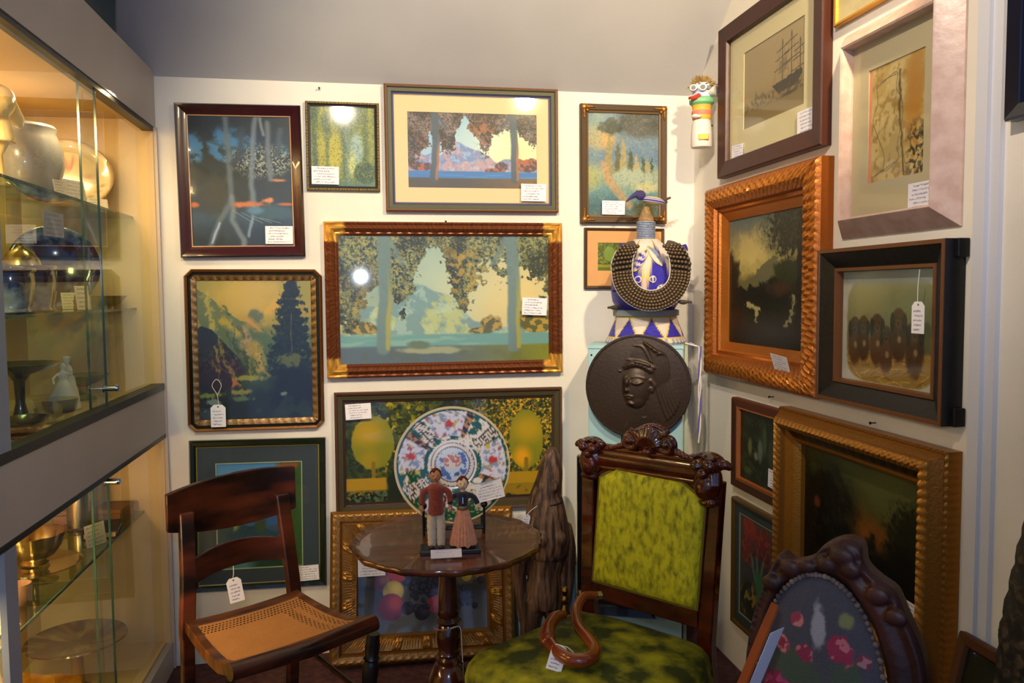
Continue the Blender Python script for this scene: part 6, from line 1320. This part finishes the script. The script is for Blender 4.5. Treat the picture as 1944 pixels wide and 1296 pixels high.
# seat frame: four rails around the cane panel; surface dips slightly, front rail rolled
def seatpt(u, v):
    # u -1..1 across, v 0 (back)..1 (front)
    hw = 0.178+0.037*v; y = 0.185-0.385*v; z = 0.452-0.016*math.sin(v*math.pi)+0.018*max(0, v-0.75)/0.25+0.008*u*u
    return Vector((0.008+u*hw, y, z))
fr = MB()
def strip(u0, u1, v0, v1, n, th=0.034):
    v = []; 
    for i in range(n+1):
        t = i/n
        if abs(u1-u0) > abs(v1-v0): a = seatpt(u0+(u1-u0)*t, v0); b = seatpt(u0+(u1-u0)*t, v1)
        else: a = seatpt(u0, v0+(v1-v0)*t); b = seatpt(u1, v0+(v1-v0)*t)
        v += [a, b, b-Vector((0, 0, th)), a-Vector((0, 0, th))]
    fr.add(v, [(i*4+j, i*4+(j+1) % 4, i*4+4+(j+1) % 4, i*4+4+j) for i in range(n) for j in range(4)]+[(3, 2, 1, 0), (n*4, n*4+1, n*4+2, n*4+3)])
strip(-1, 1, 0.0, 0.10, 16); strip(-1, 1, 0.90, 1.0, 16); strip(-1, -0.86, 0.10, 0.90, 20); strip(0.86, 1, 0.10, 0.90, 20)
fr.build('seat_frame', RW2, ch, ang=50, bevel=0.003)
MB().tube([seatpt(-1.0, 1.0)+Vector((0, -0.004, -0.020)), seatpt(0, 1.0)+Vector((0, -0.006, -0.022)), seatpt(1.0, 1.0)+Vector((0, -0.004, -0.020))], 0.023, 20).build('front_roll', RW, ch)
cp_ = Pic(0.38, 0.32, 0.0008, 140, maxn=460, base='#c08850')
A1 = cp_.U*0.38; B1_ = cp_.V*0.32
w1 = ((A1/0.0052).astype(int)+(B1_/0.0052).astype(int)) % 2
cp_.mix(w1*0.35, '#dcac70'); cp_.mix(((np.abs((A1/0.0052) % 1-0.5) > 0.42) | (np.abs((B1_/0.0052) % 1-0.5) > 0.42))*0.35, '#7a4a24')
hole = ((np.hypot((A1/0.0125+((B1_/0.0125).astype(int) % 2)*0.5) % 1-0.5, ((B1_/0.0125) % 1-0.5)*1.1) < 0.30))
band = (cp_.V < 0.19) & (cp_.V > 0.04) | (cp_.U > 0.90) & (cp_.U < 0.97) & (cp_.V > 0.1) | ((np.abs(cp_.U-0.78-0.05*cp_.V) < 0.045) & (cp_.V < 0.93) & (cp_.V > 0.15))
cp_.mix((hole & band).astype(float), '#1c1008'); cp_.mix(cp_.noise(6, 5, 2)*0.25, '#8c5c30')
NX, NY = cp_.nx, cp_.ny
o = cp_.panel('cane_panel', ch, mat('woven cane', rough=0.5, vc=True, bump=0.2, bscale=200), y=0)
co = np.array([tuple(seatpt((-0.875+1.75*j/(NX-1)), 0.09+0.82*i/(NY-1))-Vector((0, 0, 0.003-(0.0011 if ((j//4+i//4) % 2) else 0)))) for i in range(NY) for j in range(NX)], np.float32)
o.data.vertices.foreach_set('co', co.ravel()); o.data.update()
for s_ in (-1, 1):
    x0 = 0.008+s_*0.185
    pr = [(0.010, 0.0), (0.013, 0.01), (0.012, 0.05), (0.017, 0.10), (0.013, 0.11), (0.017, 0.12), (0.020, 0.17), (0.018, 0.20), (0.021, 0.207), (0.018, 0.214), (0.021, 0.221), (0.018, 0.228), (0.022, 0.236), (0.019, 0.244), (0.023, 0.29), (0.024, 0.33), (0.019, 0.345), (0.024, 0.352), (0.019, 0.36), (0.022, 0.385), (0.018, 0.425)]
    MB().lathe(pr, n=24).build('front_leg', mat('black painted turned wood', '#120c0a', 0.35, color2='#241a14', nscale=12, coat=0.3), ch, loc=(x0, -0.165, 0), rot=(math.radians(4), s_*math.radians(4), 0))
MB().tube([(-0.15, 0.215, 0.20), (-0.168, -0.16, 0.24)], 0.008, 12).build('stretcher', RW, ch); MB().tube([(0.178, 0.215, 0.30), (0.195, -0.16, 0.25)], 0.008, 12).build('stretcher', RW, ch)
MB().tube([(-0.175, -0.168, 0.19), (0.0, -0.172, 0.19), (0.195, -0.168, 0.19)], [0.008, 0.014, 0.008], 12).build('stretcher', RW, ch)
hangtag('white price tag hanging by a string from the back slat of the cane chair', [(-0.414, 2.405, 0.563), (-0.412, 2.408, 0.575), (-0.415, 2.425, 0.592)], T(-0.414, 2.405, 0.563) @ RZ(math.radians(12)) @ RY(math.radians(-9)), 0.043, 0.075, 440)

# ================================================================ GREEN VELVET CHAIR
MAH = mat('red mahogany', '#300d05', 0.22, color2='#581a09', nscale=7, stretch=(1, 1, 4), coat=0.5, spec=0.6)
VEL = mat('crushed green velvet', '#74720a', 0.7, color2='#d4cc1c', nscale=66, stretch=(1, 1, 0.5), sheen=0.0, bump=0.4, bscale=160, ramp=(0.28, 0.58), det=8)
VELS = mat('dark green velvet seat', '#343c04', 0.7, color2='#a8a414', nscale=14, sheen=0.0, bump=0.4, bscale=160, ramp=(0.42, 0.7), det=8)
GIMP = mat('olive gimp braid', '#7c6a1c', 0.8, bump=0.8, bscale=500)
gc = thing('green_velvet_chair', 'carved mahogany side chair upholstered in bright green crushed velvet, right of centre', 'chair', (0.733, 2.06, 0), math.radians(-49.8))
for xb, xt, in ((-0.192, -0.190), (0.180, 0.207)):
    pts = [(xb*0.97, 0.16, 0.0), (xb, 0.10, 0.15), (xb, 0.035, 0.40), (xb+(xt-xb)*0.3, 0.025, 0.55), (xt, 0.030, 0.90)]; p = spline(pts, 8); v = []
    for q in p:
        w = 0.021; v += [(q.x-w, q.y-0.017, q.z), (q.x+w, q.y-0.017, q.z), (q.x+w, q.y+0.017, q.z), (q.x-w, q.y+0.017, q.z)]
    k = len(p); MB().add(v, [(i*4+j, i*4+(j+1) % 4, i*4+4+(j+1) % 4, i*4+4+j) for i in range(k-1) for j in range(4)]+[(3, 2, 1, 0), tuple(range(4*k-4, 4*k))]).build('back_post', MAH, gc, ang=50, bevel=0.004)
MB().prism([(-0.175, 0.556), (0.163, 0.552), (0.163, 0.498), (-0.175, 0.502)], 0.010, 0.036).build('lower_rail', MAH, gc, smooth=False, bevel=0.003)
# panel surround above the velvet, with the clipped corners
MB().prism([(-0.172, 0.93), (0.190, 0.93), (0.190, 0.845), (0.120, 0.893), (-0.082, 0.903), (-0.140, 0.870), (-0.172, 0.870)], 0.008, 0.036).build('panel_surround', MAH, gc, smooth=False, bevel=0.003)
MB().prism([(-0.175, 0.545), (-0.178, 0.92), (0.195, 0.92), (0.168, 0.545)], 0.030, 0.042).build('back_board', MAH, gc, smooth=False)
VP = [(-0.166, 0.556), (-0.141, 0.868), (-0.084, 0.900), (0.121, 0.891), (0.188, 0.848), (0.166, 0.552)]
mb = MB(); cxp, czp = 0.013, 0.72; rings = [(1.0, 0.012), (0.985, 0.0), (0.95, -0.008), (0.85, -0.014), (0.5, -0.018), (0.0, -0.019)]; v = []
pl2 = []
for i in range(6):
    a = Vector(VP[i]); b = Vector(VP[(i+1) % 6])
    for k in range(10): pl2.append(a.lerp(b, k/10))
n = len(pl2)
for q, y in rings:
    for p in pl2: v.append((cxp+(p.x-cxp)*q, y, czp+(p.y-czp)*q))
mb.add(v, [(i*n+j, i*n+(j+1) % n, (i+1)*n+(j+1) % n, (i+1)*n+j) for i in range(5) for j in range(n)])
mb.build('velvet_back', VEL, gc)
MB().tube([(p.x, 0.004, p.y) for p in pl2]+[(pl2[0].x, 0.004, pl2[0].y)], 0.0042, 8).build('braid_trim', GIMP, gc)
# crest roll
MB().tube([(-0.150, 0.018, 0.924), (0.165, 0.018, 0.924)], 0.034, 32, sx=0.7).tube([(-0.150, 0.012, 0.953), (0.165, 0.012, 0.953)], 0.012, 16).tube([(-0.150, 0.008, 0.896), (0.165, 0.008, 0.896)], 0.009, 16).build('crest_roll', MAH, gc)
def spiral(mb, cx, cz, r0, turns, s_, y, rad):
    pts = []
    for i in range(40): t = i/39; a = math.pi/2-s_*t*turns*2*math.pi; r_ = r0*(1-0.82*t); pts.append((cx+r_*math.cos(a), y-0.010*t, cz+r_*math.sin(a)))
    mb.tube(pts, [rad*(1-0.45*i/39) for i in range(40)], 10)
sh = MB()
for k in range(11):
    a = math.radians(20+14*k); sh.tube([(0.022+0.010*math.cos(a), -0.010, 0.970+0.010*math.sin(a)), (0.022+0.032*math.cos(a), -0.016, 0.970+0.032*math.sin(a)), (0.022+0.052*math.cos(a), -0.002, 0.968+0.060*math.sin(a))], [0.003, 0.006, 0.007], 8)
sh.ell((0.022, 0.014, 0.985), (0.058, 0.016, 0.045)); sh.ell((0.022, -0.014, 0.962), (0.016, 0.012, 0.010))
for s_, cx in ((1, -0.036), (-1, 0.078)):
    spiral(sh, cx, 0.986, 0.028, 1.4, s_, -0.004, 0.0095); sh.ell((cx, 0.004, 0.986), (0.028, 0.012, 0.028)); sh.ell((cx, -0.014, 0.986), (0.009, 0.008, 0.009))
    for k in range(4): sh.ell((cx-s_*(0.028+0.012*k), 0.004, 0.968-0.004*k), (0.012, 0.010, 0.010-0.001*k))
for k in range(9): t = k/8; sh.ell((-0.014+0.078*t, 0.006+0.002*k, 1.016+0.016*math.sin(t*math.pi)), (0.009, 0.012, 0.007))
sh.build('crest_shell', MAH, gc, remesh=0.0024, sm=1)
for s_, X0, Z0, sc in ((-1, -0.165, 0.925, 0.95), (1, 0.190, 0.915, 1.1)):
    m = MB(); E_ = lambda x, y, z, r: m.ell((X0+s_*x*sc, y, Z0+z*sc), tuple(q*sc for q in r))
    E_(0.0, 0.012, -0.010, (0.036, 0.030, 0.048)); E_(0.004, 0.006, 0.034, (0.042, 0.032, 0.026)); E_(-0.016, -0.020, 0.026, (0.016, 0.014, 0.014)); E_(0.018, -0.022, 0.030, (0.016, 0.014, 0.015))
    E_(0.044, 0.002, 0.034, (0.018, 0.014, 0.012)); E_(0.056, 0.004, 0.030, (0.010, 0.010, 0.009)); E_(-0.030, 0.000, 0.040, (0.018, 0.014, 0.012)); E_(0.0, -0.024, 0.010, (0.014, 0.010, 0.010))
    E_(0.002, -0.016, -0.024, (0.026, 0.014, 0.030)); E_(0.006, 0.004, -0.060, (0.026, 0.024, 0.014)); E_(0.018, -0.012, -0.058, (0.014, 0.012, 0.010))
    for k in range(5): E_(-0.020+0.012*k, -0.020, 0.050+0.004*math.sin(k*1.5), (0.006, 0.010, 0.006))
    for k in range(3): m.tube([(X0+s_*sc*(0.030-0.006*k), 0.0-0.006*k, Z0+0.02*sc), (X0+s_*sc*(0.036-0.006*k), -0.012-0.004*k, Z0-0.015*sc), (X0+s_*sc*(0.024-0.004*k), -0.012-0.004*k, Z0-0.045*sc)], 0.005*sc, 8)
    m.build('carved_terminal', MAH, gc, remesh=0.0028, sm=1)
# seat
SP = [(-0.215, 0.0), (-0.232, -0.12), (-0.250, -0.26), (-0.268, -0.38), (-0.262, -0.44), (-0.22, -0.475), (-0.10, -0.50), (0.02, -0.50), (0.14, -0.485), (0.23, -0.45), (0.268, -0.39), (0.272, -0.28), (0.262, -0.16), (0.235, -0.06), (0.190, 0.005), (0.06, 0.022), (-0.10, 0.020)]
def scalep(q): return [(0.01+(x-0.01)*q, -0.235+(y+0.235)*q) for x, y in SP]
sp3 = [(p.x, p.y) for p in spline([(x, y, 0) for x, y in SP+[SP[0]]], 5)][:-1]; n = len(sp3); v = []
for q, z in ((0.97, 0.385), (1.0, 0.40), (1.005, 0.425), (0.985, 0.448), (0.94, 0.466), (0.84, 0.478), (0.6, 0.487), (0.3, 0.491), (0.0, 0.492)):
    for x, y in sp3: v.append((0.01+(x-0.01)*q, -0.235+(y+0.235)*q, z-0.004))
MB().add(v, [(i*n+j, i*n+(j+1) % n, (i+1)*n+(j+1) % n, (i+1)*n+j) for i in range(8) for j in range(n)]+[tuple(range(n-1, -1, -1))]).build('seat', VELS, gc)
MB().tube([(0.01+(x-0.01)*1.004, -0.235+(y+0.235)*1.004, 0.386) for x, y in sp3]+[(0.01+(sp3[0][0]-0.01)*1.004, -0.235+(sp3[0][1]+0.235)*1.004, 0.386)], 0.006, 8).build('braid_trim', GIMP, gc)
v = []
for q, z in ((0.97, 0.384), (0.97, 0.335), (0.90, 0.335), (0.90, 0.384)):
    for x, y in sp3: v.append((0.01+(x-0.01)*q, -0.235+(y+0.235)*q, z))
MB().add(v, [(i*n+j, i*n+(j+1) % n, ((i+1) % 4)*n+(j+1) % n, ((i+1) % 4)*n+j) for i in range(4) for j in range(n)]).build('seat_rail', MAH, gc)
for x in (-0.215, 0.225): MB().lathe([(0.010, 0), (0.014, 0.01), (0.012, 0.04), (0.018, 0.06), (0.013, 0.075), (0.022, 0.15), (0.027, 0.22), (0.020, 0.24), (0.027, 0.255), (0.020, 0.27), (0.024, 0.335)], n=24).build('front_leg', MAH, gc, loc=(x, -0.42, 0))
hangtag('white price tag hanging by a long string in front of the green velvet chair back', [(0.772, 2.075, 0.892), (0.776, 2.070, 0.935), (0.790, 2.062, 0.972), (0.794, 2.085, 0.985)], T(0.772, 2.073, 0.890) @ RZ(math.radians(-22)) @ RY(math.radians(3)), 0.048, 0.072, 441)
# carved wooden snake on the seat
SNW = mat('polished reddish wood', '#6c2a0c', 0.25, color2='#8c3c14', nscale=5, coat=0.5)
sn = thing('carved_wooden_snake', 'polished reddish wooden carved coil lying on the green velvet seat', 'carving', (0.53, 1.95, 0.505))
pts = [(0.615, 2.105, 0.045), (0.575, 2.095, 0.050), (0.540, 2.045, 0.034), (0.528, 1.975, 0.018), (0.535, 1.905, 0.014), (0.535, 1.845, 0.013), (0.505, 1.800, 0.013), (0.465, 1.806, 0.012), (0.440, 1.855, 0.012), (0.432, 1.915, 0.014)]
pts = [(x-0.53, y-1.95, z-0.006) for x, y, z in pts]; p = spline(pts, 7); k = len(p)
MB().tube(p, [0.0105+0.0065*math.sin(min(i/k*1.25, 1)*math.pi*0.55) for i in range(k)], 20).build('body', SNW, sn)
MB().tube(spline([(-0.098, -0.035, 0.010), (-0.090, 0.005, 0.022), (-0.060, 0.045, 0.034), (-0.030, 0.070, 0.026)], 6), [0.017, 0.019, 0.020, 0.020, 0.019, 0.018, 0.0175, 0.017, 0.017, 0.016, 0.016, 0.016, 0.016, 0.015, 0.015, 0.014, 0.013, 0.012, 0.010], 20).ell((-0.100, -0.036, 0.010), (0.021, 0.024, 0.018)).build('head', SNW, sn)
MB().tube([(0.085, 0.155, 0.039), (0.098, 0.158, 0.038)], 0.0115, 16).build('tip_ferrule', CHROME, sn)
hangtag('price tag lying on the green seat against the carved wooden coil', [(0.455, 1.850, 0.525), (0.462, 1.835, 0.530), (0.475, 1.812, 0.522)], T(0.450, 1.857, 0.527) @ RZ(math.radians(-14)) @ RX(math.radians(-48)) @ RY(math.radians(16)), 0.040, 0.066, 442)

# ================================================================ NEEDLEPOINT CHAIR (lower right)
DKW = mat('dark carved walnut', '#2a120c', 0.5, color2='#42201a', nscale=10, coat=0.05, bump=0.3, bscale=70)
nc = thing('needlepoint_chair', 'dark carved small chair with an oval needlepoint rose back, lower right', 'chair', (0.812, 1.238, 0), math.radians(-50))
OX, OZ, RXo, RZo = -0.036, 0.668, 0.115, 0.228
outl = [(-0.172, 0.56), (-0.178, 0.66), (-0.168, 0.76), (-0.146, 0.84), (-0.128, 0.888), (-0.112, 0.915), (-0.090, 0.905), (-0.055, 0.920), (-0.035, 0.945), (-0.010, 0.962), (0.012, 0.966), (0.030, 0.955), (0.036, 0.925), (0.060, 0.905), (0.085, 0.890), (0.104, 0.850), (0.122, 0.812), (0.134, 0.770), (0.140, 0.70), (0.138, 0.60), (0.120, 0.50), (0.080, 0.44), (-0.15, 0.44), (-0.165, 0.50)]
po = [(q.x, q.y) for q in spline([(x, z, 0) for x, z in outl+[outl[0]]], 5)][:-1]; n = len(po); mb = MB(); v = []
inner = []
for x, z in po: a = math.atan2((z-OZ)/RZo, (x-OX)/RXo); inner.append((OX+RXo*math.cos(a), OZ+RZo*math.sin(a)))
for q, y in ((0.0, 0.030), (0.0, -0.002), (0.12, -0.012), (0.35, -0.006), (0.62, -0.014), (0.85, -0.012), (1.0, 0.0), (1.0, 0.030)):
    for (x, z), (xi, zi) in zip(po, inner): v.append((x+(xi-x)*q, y, z+(zi-z)*q))
mb.add(v, [(i*n+j, i*n+(j+1) % n, ((i+1) % 8)*n+(j+1) % n, ((i+1) % 8)*n+j) for i in range(8) for j in range(n)])
rn = random.Random(7)
for x, z, r_ in ((-0.090, 0.895, 0.020), (-0.060, 0.905, 0.016), (0.0, 0.935, 0.022), (0.015, 0.915, 0.018), (-0.025, 0.915, 0.018), (0.060, 0.880, 0.020), (0.090, 0.850, 0.018), (-0.125, 0.86, 0.018)): mb.ell((x, -0.014, z), (r_, 0.008, r_*0.8), 14, 8)
mb.build('carved_frame', DKW, nc, remesh=0.0035, sm=1)
npn = Pic(2*RXo, 2*RZo, 0.0011, 150, base='#5c5a62'); n2 = npn.noise(40, 60, 2, 2); n1 = npn.noise(12, 16, 3)
npn.mix(n2*0.3, '#4a4850')
def rose(cx, cy, r_, c1, c2):
    k = npn.ell(cx, cy, r_, r_*npn.a*1.15, 0.15, warp=(n1-0.5)*0.9); npn.mix(k, c1); npn.mix(k*npn.sm(npn.noise(26, 30, int(cx*90)+5, 2), 0.5, 0.58), c2)
for cx, cy, rx, ry in ((0.3, 0.42, 0.14, 0.1), (0.7, 0.40, 0.1, 0.12), (0.45, 0.5, 0.2, 0.1), (0.2, 0.7, 0.16, 0.1), (0.8, 0.6, 0.1, 0.16), (0.5, 0.8, 0.3, 0.1)):
    npn.mix(npn.ell(cx, cy, rx, ry, 0.3, warp=(n1-0.5)*1.4)*0.9, '#56644e')
npn.mix(npn.ell(0.50, 0.21, 0.06, 0.09, 0.2, warp=(n1-0.5)), '#a8a4a8')
rose(0.84, 0.30, 0.05, '#8c4454', '#b8888c'); rose(0.08, 0.62, 0.08, '#8c3c54', '#c08090'); rose(0.86, 0.66, 0.07, '#7c8490', '#a8a8a4'); rose(0.33, 0.20, 0.055, '#a8485c', '#d08c84'); rose(0.22, 0.31, 0.06, '#a8485c', '#d09088'); rose(0.40, 0.32, 0.06, '#983c54', '#c8807c'); rose(0.66, 0.28, 0.10, '#a43c58', '#cc7c84')
rose(0.18, 0.50, 0.12, '#98304c', '#b8507c'); rose(0.52, 0.56, 0.17, '#a03c5c', '#cc7c8c'); rose(0.26, 0.70, 0.15, '#a4485c', '#d0b09c'); rose(0.6, 0.78, 0.16, '#983850', '#c07078')
npn.mix(npn.ell(0.70, 0.16, 0.05, 0.03, 0.3, warp=n1-0.5), '#8c9060'); npn.mix(npn.ell(0.82, 0.45, 0.05, 0.05, 0.3, warp=n1-0.5), '#8c9890')
mk = (np.hypot((npn.U-0.5)*2, (npn.V-0.5)*2) < 0.995).astype(float)
o = npn.panel('needlepoint_panel', nc, mat('needlepoint wool', rough=0.95, vc=True, bump=0.8, bscale=500), y=0.0, curve=lambda U, V: -0.022*np.clip(1-((U-0.5)*2)**2-((V-0.5)*2)**2, 0, 1)**0.5, mask=mk); o.location = (OX, -0.002, OZ)
mb = MB()
for k in range(96):
    a = k*2*math.pi/96; mb.ell((OX+RXo*0.985*math.cos(a), -0.012, OZ+RZo*0.985*math.sin(a)), (0.0056 if k % 2 else 0.0046, 0.0045, 0.0056 if k % 2 else 0.0046), 8, 6)
mb.build('braid_trim', mat('purple brown braid', '#3c3038', 0.8, color2='#7c6a60', nscale=60), nc)
MB().box(-0.155, 0.125, -0.30, 0.03, 0.34, 0.40).build('seat_rail', DKW, nc, bevel=0.01)
mb = MB(); v = []; n = 40
for q, z in ((1.0, 0.40), (1.02, 0.42), (0.95, 0.445), (0.6, 0.462), (0.0, 0.466)):
    for j in range(n): a = j*2*math.pi/n; e = (abs(math.cos(a))**4+abs(math.sin(a))**4)**-0.25; v.append((-0.015+0.140*q*e*math.cos(a), -0.145+0.145*q*e*math.sin(a), z))
mb.add(v, [(i*n+j, i*n+(j+1) % n, (i+1)*n+(j+1) % n, (i+1)*n+j) for i in range(4) for j in range(n)]+[tuple(range(n-1, -1, -1))]).build('seat', mat('grey wool seat', '#56545c', 0.95), nc)
for x, y in ((-0.14, -0.28), (0.11, -0.28), (-0.14, 0.015), (0.11, 0.015)): MB().lathe([(0.012, 0), (0.015, 0.01), (0.012, 0.05), (0.020, 0.10), (0.022, 0.25), (0.020, 0.34)], n=16).build('leg', DKW, nc, loc=(x, y, 0))

# leaning picture frame seen from its edge, left of the needlepoint chair
lf = thing('leaning_picture_frame', 'narrow reddish wooden frame leaning edge-on, left of the needlepoint chair', 'picture', (0.350, 1.310, 0.004), math.radians(53), rx=math.radians(19.5))
frame_mesh(0.100, 0.925, [(0, 0), (0, 0.012), (0.003, 0.015), (0.016, 0.015), (0.020, 0.009), (0.020, 0.002)], 0.1, col='#a04a18').build('frame', mat('reddish frame wood', rough=0.3, vc=True, coat=0.4), lf, loc=(0.05, 0, 0.4625))
MB().box(0.006, 0.094, -0.002, 0.0, 0.008, 0.917).build('backing_board', mat('dark backing', '#241c1c', 0.8), lf, smooth=False)
wc = card('white card tucked upright between the leaning frame and the needlepoint chair', lf.matrix_basis @ T(0.026, -0.024, 0.862) @ RZ(-0.32), 0.048, 0.11, 451, '#d4d2dc', lines=0)
def art_twigs(r, w, h, y):
    p = Pic(w, h, 0.002, 160, base='#15130f'); r_ = random.Random(8)
    for k in range(46):
        x = 0.5+r_.gauss(0, 0.22); yy = r_.random()*0.5+0.05; a = r_.uniform(-2.4, -0.7); l_ = r_.uniform(0.05, 0.16)
        p.mix(p.stroke(((x, yy+0.1), (x+l_*math.cos(a)*0.6, yy+0.1+l_*math.sin(a))), 0.004)*0.8, r_.choice(['#b4b4a8', '#6c7454', '#4c5c34', '#d0ccbc']))
    p.mix(p.ell(0.5, 0.6, 0.16, 0.12, 0.3), '#3c2c1c'); p.panel('print', r, PAINT, -y)
picture('dark picture with pale twigs in a plain brown frame, leaning at the bottom right corner', (1.228, 1.335, 0.350), 0.350, 0.590,
        [(0, 0), (0, 0.016), (0.004, 0.022), (0.022, 0.020), (0.028, 0.012), (0.028, 0.004)], MATTEF, step=0.2, rz=-math.pi/2, tilt=math.radians(-13), colf=lambda s, t, L, e, i, d: '#4c2a14' if t < 0.023 else '#38200f', art=art_twigs)

# dark wicker basket by the right edge of the frame
wk = thing('wicker_basket', 'tall dark woven wicker basket at the lower right edge', 'basket', (1.108, 0.93, 0))
WKM = mat('dark wicker', '#12100e', 0.55, color2='#5c4a34', nscale=60, ramp=(0.5, 0.75))
mb = MB(); NA, NZ = 72, 84; v = []
for i in range(NZ+1):
    z = 0.01+1.24*i/NZ
    for j in range(NA):
        a = j*2*math.pi/NA; r_ = float(np.interp(z, [0, 0.3, 0.6, 0.87, 1.02, 1.25], [0.18, 0.195, 0.200, 0.186, 0.162, 0.105]))+0.006*math.cos(math.pi*i)*math.cos(a*NA/2)+0.002*math.sin(i*2.1); v.append((r_*math.cos(a), r_*math.sin(a), z))
mb.add(v, [(i*NA+j, i*NA+(j+1) % NA, (i+1)*NA+(j+1) % NA, (i+1)*NA+j) for i in range(NZ) for j in range(NA)]+[tuple(range(NA-1, -1, -1))])
mb.build('woven_body', WKM, wk, ang=180)
MB().lathe([(0.098, 1.235), (0.110, 1.24), (0.112, 1.255), (0.100, 1.265), (0.094, 1.255), (0.096, 1.24)], n=60).build('rim', mat('purple black rim', '#14102c', 0.4), wk)
